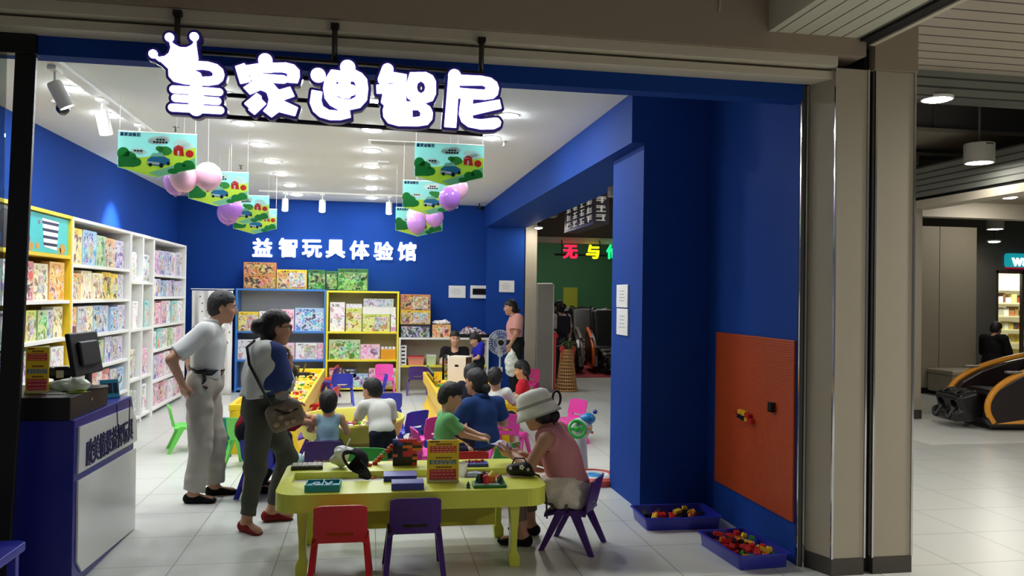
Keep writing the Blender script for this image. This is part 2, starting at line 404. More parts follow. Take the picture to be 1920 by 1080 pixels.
def lamp_mat(power, r, col):
    e = round(power/(PI*PI*r*r), 1); return mat('lamp_glow_%s_%d' % (e, int(col[2]*100)), (int(255*col[0]**.4545), int(255*col[1]**.4545), int(255*col[2]**.4545)), emit=e, noise=0)
FLOOR = tiles('floor_tiles', (208, 210, 204), (128, 128, 120), 0.6, 0.05, 5.13)

def S(name, mb, m, bevel=0.0, **k):
    o = mb.build(name, m, bevel=bevel, **k); o['kind'] = 'structure'; return o
def sbox(name, lo, hi, m, bevel=0.0): return S(name, MB().box(lo, hi), m, bevel)

# ------------------------------------------------------------------ the shop's shell
CH = 3.24
sbox('floor', (-9, -6, -0.12), (22, 26, 0), FLOOR)
sbox('wall_left', (-3.35, 4.75, 0), (-3.2, 14.35, CH), BLUE)
sbox('wall_back', (-3.2, 14.2, 0), (2.0, 14.35, CH), BLUE)
sbox('wall_back_pier', (2.0, 14.0, 0), (2.66, 14.4, 2.85), BLUE)
sbox('wall_right_beam', (1.97, 5.98, 2.85), (2.66, 14.2, CH), BLUE)
sbox('wall_right_pillar', (2.07, 5.98, 0), (2.62, 6.78, 2.85), BLUE)
sbox('wall_right', (2.62, 4.64, 0), (2.73, 5.98, CH), BLUE)
sbox('ceiling', (-3.35, 4.72, CH), (2.73, 14.35, CH+0.1), CEILW)
sbox('wall_front_header', (-3.35, 4.6, 2.885), (2.62, 4.72, 3.4), BLUE)
b = MB(); b.box((-4.5, 4.45, 2.985), (2.73, 4.6, 3.035)); S('trim_1', b, BEIGE2, 0.004)
b = MB(); b.box((-4.5, 4.40, 3.05), (2.73, 4.6, 3.115)); S('trim_2', b, BEIGE2, 0.004)
sbox('trim_3', (-4.5, 4.5, 3.03), (2.73, 4.59, 3.055), DARK)
sbox('wall_front_bulkhead', (-4.5, 4.38, 3.115), (2.9, 4.6, 4.6), BROWN)
b = MB(); b.prism([(2.665, 4.62), (2.737, 4.43), (2.945, 4.43), (2.945, 4.78), (2.735, 4.78), (2.735, 4.63)], .1, 3.05); S('wall_front_column', b, BEIGE, 0.004)
b = MB(); b.box((3.005, 4.43, 0.1), (3.262, 4.9, 3.05)); S('wall_front_column_outer', b, BEIGE, 0.004)
sbox('trim_4', (2.945, 4.47, 0), (3.005, 4.9, 3.19), DARK)
b = MB(); b.prism([(2.660, 4.618), (2.733, 4.425), (2.945, 4.425), (2.945, 4.78), (2.738, 4.78), (2.738, 4.643), (2.660, 4.643)], 0, .1); S('baseboard_front', b, SKIRT)
sbox('baseboard_outer', (3.005, 4.425, 0), (3.266, 4.9, 0.1), SKIRT)
sbox('wall_front_bulkhead_outer', (2.98, 4.41, 3.05), (3.27, 4.9, 4.6), BROWN)
for i, (x, y, zt) in enumerate(((2.625, 4.62, 2.98), (2.652, 4.608, 2.98), (2.735, 4.427, 3.05), (2.950, 4.43, 3.05), (3.003, 4.43, 3.05), (3.264, 4.428, 3.05))):
    sbox('trim_%d' % (5+i), (x-0.006, y-0.006, 0.0 if i < 2 else 0.1), (x+0.006, y+0.006, zt), CHROME)
sbox('trim_12', (2.622, 4.612, 0), (2.735, 4.642, 2.985), mat('dark_seal', (60, 58, 52), rough=.5))
# the corridor side of the shop wall, seen only from steps aside
sbox('wall_right_corridor', (2.66, 6.0, 0), (2.74, 6.78, 4.6), BEIGE)
sbox('wall_right_corridor_upper', (2.66, 6.78, 2.95), (2.74, 14.0, 4.6), BEIGE)
sbox('wall_back_column', (2.68, 14.0, 0), (2.885, 14.4, 3.0), BEIGE)

# ------------------------------------------------------------------ mall ceiling above and beside the shop
SLAT = stripes('slat_ceiling', (200, 196, 178), (90, 84, 74), 'X', 9.5, 0.10)
SLATY = stripes('slat_ceiling_across', (176, 164, 146), (84, 76, 66), 'Y', 5.5, 0.12)
SLATZ = stripes('slat_fascia', (128, 130, 122), (62, 62, 58), 'Z', 12.0, 0.22)
sbox('ceiling_slatted_soffit', (2.27, -3, 3.22), (2.86, 4.38, 3.75), SLAT)
sbox('ceiling_channel', (2.86, -3, 3.20), (2.94, 4.41, 3.6), DARK)
sbox('ceiling_channel_edge', (2.94, -3, 3.19), (2.975, 4.41, 3.6), BEIGE2)
sbox('ceiling_mall', (-9, -6, 3.95), (2.27, 4.38, 4.05), BROWN)
sbox('ceiling_slatted_hall', (2.98, -3, 3.74), (13, 6.5, 3.84), SLATY)
b = MB(); b.box((2.76, 6.5, 3.505), (13, 6.75, 3.84)); S('ceiling_band', b, SLATZ)
sbox('ceiling_dark', (2.7, 6.75, 4.6), (22, 26, 4.7), DARK)
sbox('ceiling_fascia', (7.5, -2, 3.10), (7.62, 10.24, 3.52), SLATZ)
sbox('ceiling_fascia_gap', (7.53, -2, 3.055), (7.62, 10.22, 3.10), DARK)
sbox('ceiling_fascia_edge', (7.48, -2, 2.95), (7.75, 10.24, 3.055), BEIGE2)
sbox('trim_31', (6.4, 8.35, 0), (10.5, 10.6, .003), mat('pale_floor_strip', (236, 236, 230), rough=.3))
sbox('wall_hall_post', (7.46, 10.16, 0.13), (7.62, 10.45, 3.0), BEIGE)
sbox('baseboard_hall', (7.455, 10.15, 0), (7.63, 10.46, 0.13), SKIRT)
sbox('ceiling_hall', (7.75, -2, 3.42), (17, 12.7, 3.5), SLATY)
sbox('ceiling_hall_band', (7.6, 12.7, 3.15), (17, 12.95, 3.5), BEIGE2)
sbox('wall_far_right', (21.8, -2, 0), (22, 26, 4.6), DARK)
# pale clad service core, with a seam
CORE = mat('core_cladding', (150, 141, 122), rough=.5, noise=.03)
b = MB(); b.box((9.68, 13.0, 0.1), (10.1, 14.2, 3.01)); b.box((10.11, 13.0, 0.1), (10.86, 14.2, 3.01)); S('wall_hall_core', b, CORE, 0.004)
sbox('baseboard_core', (9.70, 13.02, 0), (10.84, 14.18, 0.1), DARK)

# ------------------------------------------------------------------ lamps
DISC = mat('downlight_rim', (240, 240, 238), rough=.4, noise=0)
SHOPW = 23.0
_dl = None
def downlight(x, y, z, r, power, col, label, group, rod=None):
    t = thing('downlight', label, 'ceiling light', (x, y, z), 0, group)
    MB().lathe([(r*0.86, -0.004), (r, -0.006), (r*1.06, -0.001), (r*1.06, 0.02), (r*0.8, 0.02)], 28).build('rim', DISC, t, smooth=True)
    MB().lathe([(r*.86, -0.002), (r*.72, -0.014), (r*.4, -0.022), (.001, -.024)], 16, cap=False).build('diffuser', lamp_mat(power, r, col), t, fix=True)
    if z < 3.3 and z > 3.2 or z > 4.5 or rod is None: return t
    MB().tube([(0, 0, .018), (0, 0, rod-z)], .012, 8).build('rod', DARK, t, smooth=True); return t
WHT = (0.95, 0.985, 1.0)
rows = {'left': (-1.21, (6.75, 7.88, 8.98, 10.12, 11.15, 12.28, 13.4)), 'right': (-0.02, (6.75, 7.90, 9.05, 10.17, 11.18, 12.31, 13.5))}
for sd, (x, ys) in rows.items():
    for i, y in enumerate(ys):
        downlight(x, y, CH, 0.10, SHOPW, WHT, 'round white downlight, %s from the front in the %s ceiling row' % (ORD[i], 'middle left' if sd == 'left' else 'middle right'), 'downlights of the middle rows')
for i, y in enumerate((6.85, 7.81)):
    downlight(-2.365, y, CH, 0.09, SHOPW, WHT, ('round white downlight by the dome camera near the left track', 'round white downlight right of the hanging track spot, over the left shelves', 'round white downlight behind the front header above the cash counter')[i], 'downlights over the left shelves')
for i, y in enumerate((6.98, 8.02)):
    downlight(1.17, y, CH, 0.085, SHOPW, WHT, ('round white downlight just right of the last sign letter', 'round white downlight below the last sign letter, above the right poster', 'round white downlight behind the front header near the blue beam')[i], 'downlights on the right')

def spot_track(x0, y0, x1, y1, heads, where):
    t = thing('lighting_track', 'thin white lighting track on the ceiling %s' % where, 'lighting track', ((x0+x1)/2, (y0+y1)/2, CH))
    ox, oy = (x0+x1)/2, (y0+y1)/2
    along = abs(x1-x0) > abs(y1-y0); hw = 0.02
    b = MB(); b.box((x0-ox-(0 if along else hw), y0-oy-(hw if along else 0), -0.03), (x1-ox+(0 if along else hw), y1-oy+(hw if along else 0), -0.001)); b.build('rail', WHITE, t, bevel=.003)
    for i, (hx, hy, tilt, ang, lab) in enumerate(heads):
        s = thing('track_spotlight', lab, 'spotlight', (hx, hy, CH-0.031), 0, 'track spotlights')
        MB().box((-0.03, -0.07, -0.028), (0.03, 0.07, 0)).build('adapter', WHITE, s, bevel=.004)
        MB().tube([(0, 0, -0.02), (0, 0, -0.12)], 0.008).build('stem', WHITE, s, smooth=True)
        T = Matrix.Translation((0, 0, -0.12)) @ Matrix.Rotation(ang, 4, 'Z') @ Matrix.Rotation(tilt, 4, 'Y')
        MB().lathe([(0.001, 0.02), (0.045, 0.02), (0.05, 0.0), (0.052, -0.17), (0.046, -0.17), (0.044, -0.15)], 20, ax=T, cap=False).build('can', WHITE, s, smooth=True, fix=True)
        MB().lathe([(0.001, -0.15), (0.044, -0.15), (0.044, -0.145), (0.001, -0.145)], 20, ax=T).build('lens', LAMP, s)
        ld = bpy.data.lights.new('beam', 'SPOT'); ld.energy = 60; ld.spot_size = math.radians(38); ld.spot_blend = .6; ld.shadow_soft_size = .03; ld.color = (0.95, 0.98, 1)
        lo = bpy.data.objects.new('beam', ld); COL.objects.link(lo); lo.parent = s; lo.matrix_local = T @ Matrix.Translation((0, 0, -0.18))
    return t
spot_track(-2.22, 5.3, -2.16, 8.6, [
    (-2.215, 6.12, math.radians(28), math.radians(200), 'white track spotlight nearest the front, tilted, partly behind the black door post'),
    (-2.19, 7.05, math.radians(12), math.radians(190), 'white can spotlight hanging between two downlights on the left track'),
    (-2.17, 8.05, math.radians(25), math.radians(170), 'white track spotlight half hidden behind the frontmost left poster')], 'along the left shelves')
spot_track(-1.75, 13.0, 0.62, 13.0, [
    (-1.35, 13.0, math.radians(20), math.radians(95), 'white track spotlight at the left end of the rear track'),
    (-0.78, 13.0, math.radians(20), math.radians(90), 'white track spotlight in the middle of the rear track'),
    (0.26, 13.0, math.radians(20), math.radians(85), 'white track spotlight at the right end of the rear track')], 'before the rear wall')
# the spot that washes the narrow shelf column on the left wall
s = thing('wall_spotlight', 'small white spotlight washing the narrow shelf column', 'spotlight', (-2.58, 10.72, CH))
MB().lathe([(0.001, -0.06), (0.035, -0.06), (0.04, -0.05), (0.04, 0), (0.001, 0)], 16).build('can', WHITE, s, smooth=True)
ld = bpy.data.lights.new('beam', 'SPOT'); ld.energy = 260; ld.spot_size = math.radians(54); ld.spot_blend = .8; ld.shadow_soft_size = .02; ld.color = (.8, .95, 1)
lo = bpy.data.objects.new('beam', ld); COL.objects.link(lo); lo.parent = s; lo.location = (0, 0, -.07); lo.rotation_euler = (0, math.radians(31), 0)

def pendant(x, y, zb, r, hgt, ztop, power, label, group=None, col=(1, .97, .9)):
    t = thing('pendant_lamp', label, 'pendant lamp', (x, y, zb), 0, group)
    MB().lathe([(r*.9, 0.0), (r, 0.0), (r*1.02, hgt*.97), (r*.97, hgt), (0.001, hgt)], 28, cap=False).build('shade', mat('pendant_grey', (178, 174, 164), rough=.5), t, smooth=True, fix=True)
    MB().lathe([(r*.9, 0.012), (r*.5, -.004), (.001, -.010)], 16, cap=False).build('diffuser', lamp_mat(power, r, col), t, fix=True)
    MB().tube([(0, 0, hgt), (0, 0, ztop-zb)], 0.014).build('rod', mat('rod_grey', (96, 94, 90), rough=.5), t, smooth=True)
    MB().box((-.045, -r*1.03, hgt*.86), (.045, -r*.99, hgt*.91)).build('vent_slot', DARK, t)
    return t
p = wp(1836, 306, 8.5); pendant(p[0], 8.5, p[2], .165, .235, 4.55, 15, 'grey cylinder pendant lamp on a long rod by the outer column')
p = wp(1866, 430, 13.6); pendant(p[0], 13.6, p[2], .15, .22, 4.55, 12, 'far grey cylinder pendant lamp above the teal shop sign')
p = gp(1757, 187, 3.50); downlight(p[0], p[1], 3.503, .13, 34, (1, .97, .9), 'oval looking recessed lamp under the slatted ceiling band', 'hall ceiling lamps')
p = gp(1892, 370, 3.42); downlight(p[0], p[1], 3.42, .13, 34, (1, .97, .9), 'recessed lamp in the lower hall ceiling over the massage chair', 'hall ceiling lamps')
p = wp(1864, 453, 14.2); downlight(p[0], 14.2, p[2], .12, 12, (1, .95, .85), 'small far downlight left of the teal shop sign', 'hall ceiling lamps', 4.6)
# unseen pendants added out of view to light the columns and hall floor
for i, (x, y, pw_, lab) in enumerate(((5.0, 4.0, 120, 'added unseen pendant lamp of the mall hall before the outer column'), (5.2, -1.2, 175, 'added unseen pendant lamp of the mall hall farther from the shop'), (9.2, 4.6, 80, 'added unseen pendant lamp of the mall hall beyond the slatted fascia'))):
    pendant(x, y, 3.0 if i < 2 else 2.85, .165, .235, 3.74 if i < 2 else 3.42, pw_, lab, 'added unseen pendants of the mall hall')
# ------------------------------------------------------------------ the lit shop sign over the entrance
SY = 4.32
SIGN = mat('sign_face_glow', (255, 255, 255), emit=2.2, noise=0)
SIGNE = mat('sign_letter_edge', (52, 40, 140), rough=.3, noise=0)
RAIL = mat('sign_rail', (44, 42, 46), rough=.3, metal=.6, noise=0)
def _poly(P, X, Z):
    n = len(P); d = np.full(X.shape, 1e9); ins = np.zeros(X.shape, bool)
    for i in range(n):
        ax, az = P[i]; bx, bz = P[(i+1) % n]; ex, ez = bx-ax, bz-az
        t = np.clip(((X-ax)*ex+(Z-az)*ez)/(ex*ex+ez*ez+1e-12), 0, 1)
        d = np.minimum(d, np.hypot(X-ax-t*ex, Z-az-t*ez))
        c = ((az > Z) != (bz > Z)) & (X < (bx-ax)*(Z-az)/((bz-az) if abs(bz-az) > 1e-9 else 1e-9)+ax); ins ^= c
    return np.where(ins, -d, d)
def glyph(items, holes, org, sc, grow, y0, y1, name, h=0.0032):
    """letter solid: fills and strokes noted off the photograph, set upright in the sign's plane"""
    W = lambda p: tuple(wp(org[0]+p[0]/sc, org[1]+p[1]/sc, SY)[[0, 2]])
    u = SY/FPX/sc*1.03
    def field(X, Z, its):
        F = np.full(X.shape, 1e9)
        for it in its:
            if it[0] == 'p': d = _poly([W(q) for q in it[1]], X, Z)-(it[2] if len(it) > 2 else 0)*u
            elif it[0] == 'c': c = W(it[1]); d = np.hypot(X-c[0], Z-c[1])-it[2]*u
            else:
                q = [W(a) for a in it[1]]; d = np.full(X.shape, 1e9)
                for (ax, az), (bx, bz) in zip(q, q[1:]):
                    ex, ez = bx-ax, bz-az; t = np.clip(((X-ax)*ex+(Z-az)*ez)/(ex*ex+ez*ez+1e-12), 0, 1)
                    d = np.minimum(d, np.hypot(X-ax-t*ex, Z-az-t*ez))
                d = d-it[2]*u
            F = np.minimum(F, d)
        return F
    pts = [W(q) for it in items for q in ([it[1]] if it[0] == 'c' else it[1])]
    lo = np.min(pts, 0)-.09; hi = np.max(pts, 0)+.09
    xs = np.arange(lo[0], hi[0], h); zs = np.arange(lo[1], hi[1], h); ys = np.array([y0-2*h, y0-h, y0, y0+h]+list(np.arange(y0+2*h, y1, h))+[y1, y1+h, y1+2*h])
    ys = np.arange(y0-2*h, y1+2.5*h, h)
    X, Z = np.meshgrid(xs, zs, indexing='ij'); F2 = field(X, Z, items)
    if holes: F2 = np.maximum(F2, -field(X, Z, holes))
    F2 = F2-grow
    yy = np.maximum(y0-ys, ys-y1)
    F = np.maximum(F2[:, None, :], yy[None, :, None]).astype(np.float32)
    me = surfnet(F, np.array([xs[0], ys[0], zs[0]]), h, name); me.set_sharp_from_angle(angle=math.radians(40)); return me
GA = ((260, 50), 5.686); GB = ((430, 80), 6.352); GC = ((680, 100), 6.354)
LET = [
 (GA, [('p', [(200, 345), (290, 332), (335, 300), (352, 250), (358, 172), (395, 205), (450, 235), (520, 240), (575, 215), (622, 172), (650, 368), (600, 410), (420, 500), (330, 465)]),
       ('c', (170, 308), 42), ('c', (343, 132), 43), ('c', (605, 125), 43), ('s', [(185, 325), (240, 372)], 16), ('s', [(350, 150), (362, 215)], 12), ('s', [(610, 150), (612, 215)], 14),
       ('p', [(330, 460), (610, 385), (750, 390), (850, 418), (908, 468), (926, 530), (908, 590), (860, 628), (750, 645), (500, 628), (385, 600), (335, 545)]),
       ('s', [(385, 682), (870, 712)], 37), ('s', [(405, 775), (850, 808)], 37), ('s', [(372, 876), (880, 904)], 38), ('s', [(625, 690), (625, 890)], 68)],
      [('p', [(600, 476), (700, 474), (770, 485), (803, 512), (800, 545), (690, 552), (672, 510)])]),
 (GB, [('c', (437, 228), 76), ('s', [(440, 230), (470, 310)], 62), ('p', [(78, 300), (190, 262), (210, 290), (262, 470), (268, 482), (140, 508)]),
       ('p', [(200, 290), (360, 265), (680, 255), (780, 280), (842, 345), (845, 425), (820, 500), (692, 490), (690, 400), (660, 375), (430, 375), (240, 405)]),
       ('s', [(310, 430), (650, 455)], 46), ('p', [(175, 550), (300, 470), (520, 490), (600, 580), (480, 620), (380, 580), (255, 635)]),
       ('p', [(400, 560), (520, 500), (600, 580), (640, 690), (620, 800), (590, 845), (510, 905), (410, 828), (460, 770), (478, 690), (455, 620)]),
       ('p', [(185, 740), (335, 615), (390, 650), (395, 690), (450, 742), (310, 875), (235, 815), (245, 795)]),
       ('p', [(570, 585), (732, 540), (785, 655), (620, 712)]), ('p', [(590, 690), (650, 705), (825, 785), (790, 890), (590, 838)])],
      [('p', [(520, 370), (640, 370), (695, 385), (697, 430), (670, 400)])]),
 (GB, [('c', (1062, 405), 82), ('p', [(985, 578), (1112, 600), (1100, 700), (1120, 770), (1190, 815), (1290, 825), (1435, 815), (1450, 905), (1330, 935), (1200, 935), (1080, 900), (1000, 830), (962, 730)]),
       ('c', (1412, 312), 84), ('p', [(1330, 330), (1495, 320), (1500, 400), (1330, 400)]),
       ('p', [(1215, 338), (1330, 352), (1500, 340), (1580, 380), (1640, 450), (1655, 560), (1640, 700), (1560, 790), (1440, 815), (1300, 815), (1200, 760), (1140, 680), (1120, 560), (1135, 470), (1175, 400)])],
      [('p', [(1270, 485), (1300, 480), (1303, 508), (1275, 510)]), ('p', [(1445, 472), (1490, 482), (1514, 545), (1480, 520), (1445, 515)]),
       ('p', [(1268, 632), (1295, 665), (1350, 690), (1450, 690), (1500, 665), (1518, 605), (1490, 640), (1450, 650), (1440, 675), (1350, 680), (1300, 650)])]),
 (GC, [('s', [(296, 207), (250, 330)], 66), ('p', [(340, 236), (525, 268), (515, 378), (180, 362), (230, 300)]), ('p', [(162, 390), (540, 375), (540, 490), (165, 496)]),
       ('p', [(240, 480), (360, 480), (520, 490), (515, 590), (360, 600), (260, 640), (215, 600)]),
       ('p', [(560, 243), (750, 240), (830, 280), (868, 350), (868, 500), (830, 580), (740, 610), (590, 595), (530, 545), (518, 380)]),
       ('p', [(260, 615), (480, 585), (720, 600), (800, 650), (832, 720), (825, 800), (770, 865), (650, 882), (420, 878), (300, 845), (245, 770), (238, 690)])],
      [('p', [(650, 375), (690, 348), (730, 375), (742, 425), (728, 470), (690, 492), (655, 470), (642, 425)]), ('p', [(588, 690), (655, 690), (685, 720), (680, 765), (592, 778)])]),
 (GC, [('c', (1088, 282), 74), ('p', [(1016, 270), (1165, 270), (1130, 560), (1108, 900), (965, 890)]),
       ('p', [(1120, 272), (1400, 283), (1520, 308), (1590, 360), (1615, 430), (1600, 510), (1550, 553), (1450, 568), (1120, 550)]),
       ('p', [(1165, 550), (1310, 550), (1300, 640), (1290, 730), (1310, 790), (1400, 800), (1560, 780), (1610, 785), (1640, 830), (1630, 880), (1560, 915), (1400, 920), (1250, 890), (1170, 830), (1140, 740), (1150, 640)]),
       ('p', [(1290, 622), (1622, 565), (1646, 672), (1290, 755)])],
      [('p', [(1140, 400), (1420, 398), (1462, 422), (1440, 450), (1150, 428)])]),
]
sign = thing('shop_sign', 'glowing white rounded characters with a crown on dark rails over the entrance', 'sign', (0, SY, 2.9))
def signpart(name, me, m): return link(name, me, m, sign, (0, -SY, -2.9))
for k, ((org, sc), it, ho) in enumerate(LET):
    a = signpart('letter', glyph(it, ho, org, sc, 0.0, SY-.035, SY-.012, 'letter'), SIGN)
    e = link('letter_edge', glyph(it, ho, org, sc, 0.015, SY-.026, SY+.03, 'letter_edge'), SIGNE, a)
def rail(p0, p1, r=0.012, y=SY+.05, name='rail', m=RAIL):
    a = wp(p0[0], p0[1], y); c = wp(p1[0], p1[1], y)
    b_ = MB(); b_.tube([a, c], r, 8); o = signpart(name, b_.mesh(name), m); o.data.polygons.foreach_set('use_smooth', [True]*len(o.data.polygons))
LIGHTRAIL = mat('sign_rail_pale', (190, 188, 180), rough=.3, metal=.5, noise=0)
for p0, p1 in (((376, 98), (905, 138)), ((424, 137), (905, 168)), ((424, 178), (905, 212)), ((350, 214), (905, 252))): rail(p0, p1, 0.012)
for p0, p1 in (((376, 101), (898, 139)), ((424, 131), (905, 162))): rail(p0, p1, 0.004, SY+.036, 'rail_edge', LIGHTRAIL)
for px_, yt, yb in ((333, 28, 100), (628, 52, 118), (903, 78, 142)):
    a = wp(px_, yt, SY+.06); c = wp(px_, yb, SY+.06); b_ = MB(); b_.tube([(a[0], SY+.06, a[2]+.015), (a[0], SY+.06, c[2])], .015, 10)
    o = signpart('hanger_rod', b_.mesh('hanger_rod'), mat('hanger_metal', (84, 80, 76), rough=.3, metal=.8, noise=0)); o.data.polygons.foreach_set('use_smooth', [True]*len(o.data.polygons))
    b_ = MB(); b_.box((a[0]-.022, SY+.045, a[2]-.005), (a[0]+.022, 4.402, a[2]+.022)); signpart('bracket', b_.mesh('bracket'), RAIL)
    a2 = wp(px_, yt, SY+.06)

# lettering on the rear wall
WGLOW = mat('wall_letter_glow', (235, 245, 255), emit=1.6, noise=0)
wt = thing('wall_lettering', 'row of seven white raised characters on the blue rear wall', 'sign', (0, 14.19, 2.4))
chars = '益智玩具体验馆'
pos = [(492, 464), (540, 464.5), (585, 466), (629, 466.5), (674, 469), (719, 470.5), (763, 471.5)]
for c_, (px_, py_) in zip(chars, pos):
    q = wp(px_, py_, 14.17); me = facing(text_mesh(c_, 0.335, 0.012, 0.011), ROT_FRONT)
    co = np.array([v.co[:] for v in me.vertices]); cx, cz = (co[:, 0].min()+co[:, 0].max())/2, (co[:, 2].min()+co[:, 2].max())/2
    me.transform(Matrix.Translation((-cx, 0, -cz))); link('letter', me, WGLOW, wt, (q[0], -.018, q[2]-2.4))

# ------------------------------------------------------------------ black framed glass at the left
fr = thing('glass_door', 'black framed glass door at the left edge of the entrance', 'door', (-1.8, 4.6, 0))
b = MB(); b.prism([(-0.052, 3.0), (0.05, 3.0), (0.0, 1.04), (-0.045, 0.02), (-0.15, 0.02), (-0.098, 1.2)], -.015, .015, 'y'); b.build('stile', BLACK, fr, bevel=.004)
b = MB(); b.box((-1.6, -.03, 2.88), (0.05, .03, 2.985)); b.build('top_rail', BLACK, fr, bevel=.004)
b = MB(); b.box((-1.6, -.03, 0.02), (-.15, .03, 0.18)); b.build('bottom_rail', BLACK, fr, bevel=.004)
b = MB(); b.box((-1.6, -.006, 0.18), (-.1, .006, 2.88)); b.build('pane', glass('door_glass', (205, 212, 212)), fr)
# ------------------------------------------------------------------ shelving and boxed toys
YEL = mat('yellow_laminate', (236, 200, 40), rough=.35, noise=.03)
YEL2 = mat('lemon_laminate', (240, 226, 60), rough=.35, noise=.03)
WLAM = mat('white_laminate', (238, 238, 236), rough=.35, noise=.02)
BLAM = mat('sky_blue_laminate', (70, 130, 205), rough=.35, noise=.03)
GREYB = mat('grey_back_board', (176, 178, 178), rough=.6, noise=.03)
def shelf_unit(name, label, lo, hi, levels, m_side, m_shelf, m_back, dividers=(), front='x', t=.032, plinth=None):
    """open bookcase; front 'x' faces +x, front 'y' faces -y"""
    x0, y0, z0 = lo; x1, y1, z1 = hi; o = thing(name, label, 'shelving unit', ((x0+x1)/2, (y0+y1)/2, z0)); ox, oy = (x0+x1)/2, (y0+y1)/2
    L = lambda a, b_: ([a[0]-ox, a[1]-oy, a[2]-z0], [b_[0]-ox, b_[1]-oy, b_[2]-z0])
    def part(n, a, b_, m): MB().box(*L(a, b_)).build(n, m, o, bevel=.002)
    if front == 'x':
        part('side_panel', (x0, y0, z0), (x1, y0+t, z1-t), m_side); part('side_panel', (x0, y1-t, z0), (x1, y1, z1-t), m_side)
        part('back_panel', (x0, y0+t, z0), (x0+.012, y1-t, z1-t), m_back)
        for d in dividers: part('divider', (x0+.012, d-t/2, z0), (x1, d+t/2, z1-t), m_side)
        for i, z in enumerate(levels): part('shelf', (x0+.012, y0+t, z-t), (x1-.004, y1-t, z), m_side if i == 0 else m_shelf)
    else:
        part('side_panel', (x0, y0, z0), (x0+t, y1, z1-t), m_side); part('side_panel', (x1-t, y0, z0), (x1, y1, z1-t), m_side)
        part('back_panel', (x0+t, y1-.012, z0), (x1-t, y1, z1-t), m_back)
        for d in dividers: part('divider', (d-t/2, y0, z0), (d+t/2, y1-.012, z1-t), m_side)
        for z in levels: part('shelf', (x0+t, y0+.004, z-t), (x1-t, y1-.012, z), m_shelf)
    part('top_panel', (x0, y0, z1-t), (x1, y1, z1), m_side)
    return o
LX0, LX1 = -3.19, -2.82
ZY = [1.97, 1.55, 1.20, .85, .46, .09]; ZB = [1.90, 1.55, 1.19, .85, .48, .09]; ZC = [1.76, 1.18, .57, .09]; ZD = [1.87, 1.57, 1.19, .86, .45, .09]
yu = shelf_unit('shelving_unit', 'tall yellow bookcase of toy boxes on the left wall nearest the entrance', (LX0, 5.6, 0), (LX1, 8.30, 2.35), ZY, YEL, WLAM, YEL, (6.0, 7.2))
shelf_unit('shelving_unit', 'wide white bookcase right of the yellow one on the left wall', (LX0, 8.31, 0), (LX1, 10.21, 2.35), ZB, WLAM, WLAM, GREYB)
shelf_unit('shelving_unit', 'narrow two column white bookcase between the two wide white ones', (LX0, 10.22, 0), (LX1, 11.24, 2.35), ZC, WLAM, WLAM, WLAM, (10.74,))
shelf_unit('shelving_unit', 'white bookcase with pink toy boxes at the far end of the left wall', (LX0, 11.25, 0), (LX1, 13.11, 2.35), ZD, WLAM, WLAM, WLAM)

PAL = {
 'lime': ([(120, 150, 40), (214, 220, 120), (240, 236, 200), (150, 120, 60)], (214, 222, 120)),
 'green': ([(40, 110, 70), (120, 190, 120), (230, 235, 210), (90, 150, 60)], (190, 214, 170)),
 'yellow': ([(170, 110, 30), (240, 210, 90), (250, 240, 200), (120, 90, 50)], (246, 214, 70)),
 'cream': ([(190, 150, 90), (244, 232, 190), (250, 245, 225), (160, 120, 80)], (246, 238, 206)),
 'blue': ([(30, 70, 150), (110, 170, 220), (235, 240, 245), (60, 60, 110)], (170, 200, 230)),
 'grey': ([(90, 90, 96), (190, 192, 196), (232, 232, 236), (130, 134, 150)], (214, 214, 218)),
 'lavender': ([(110, 90, 150), (190, 184, 216), (240, 238, 246), (90, 96, 150)], (208, 204, 226)),
 'pink': ([(190, 70, 120), (236, 170, 200), (250, 232, 240), (150, 110, 150)], (244, 206, 222)),
 'red': ([(160, 30, 40), (226, 110, 110), (246, 226, 220), (110, 60, 60)], (226, 150, 150)),
 'white': ([(120, 120, 130), (236, 236, 238), (250, 250, 250), (200, 170, 180)], (244, 244, 244)),
 'orange': ([(190, 80, 30), (240, 170, 90), (248, 230, 200), (120, 80, 60)], (240, 190, 120)),
 'teal': ([(20, 110, 120), (110, 200, 200), (232, 244, 240), (220, 130, 60)], (150, 214, 210)),
 'purple': ([(80, 40, 110), (150, 110, 170), (226, 214, 232), (60, 50, 90)], (180, 160, 200)),
 'truck': ([(40, 30, 22), (190, 116, 60), (226, 186, 140), (70, 58, 50)], (206, 140, 84)),
 'jungle': ([(20, 46, 22), (60, 126, 44), (160, 196, 130), (26, 60, 30)], (52, 110, 56)),
 'digger': ([(60, 44, 36), (200, 150, 60), (226, 200, 170), (120, 90, 80)], (236, 200, 60)),
 'black': ([(20, 20, 24), (90, 80, 90), (220, 216, 220), (60, 56, 70)], (40, 38, 46)),
}
def box_mats(c, ux): return art('printed_%s_%s' % (c, ux.lower()), PAL[c][0], PAL[c][1], ux)
WINX = art('pictured_window_front', [(70, 70, 76), (168, 168, 166), (226, 226, 220), (190, 140, 96)], (214, 216, 216), 'X', False, 10)
WINM = art('pictured_window', [(70, 70, 76), (168, 168, 166), (226, 226, 220), (190, 140, 96)], (214, 216, 216), 'Y', False, 10)
_box_cache = {}
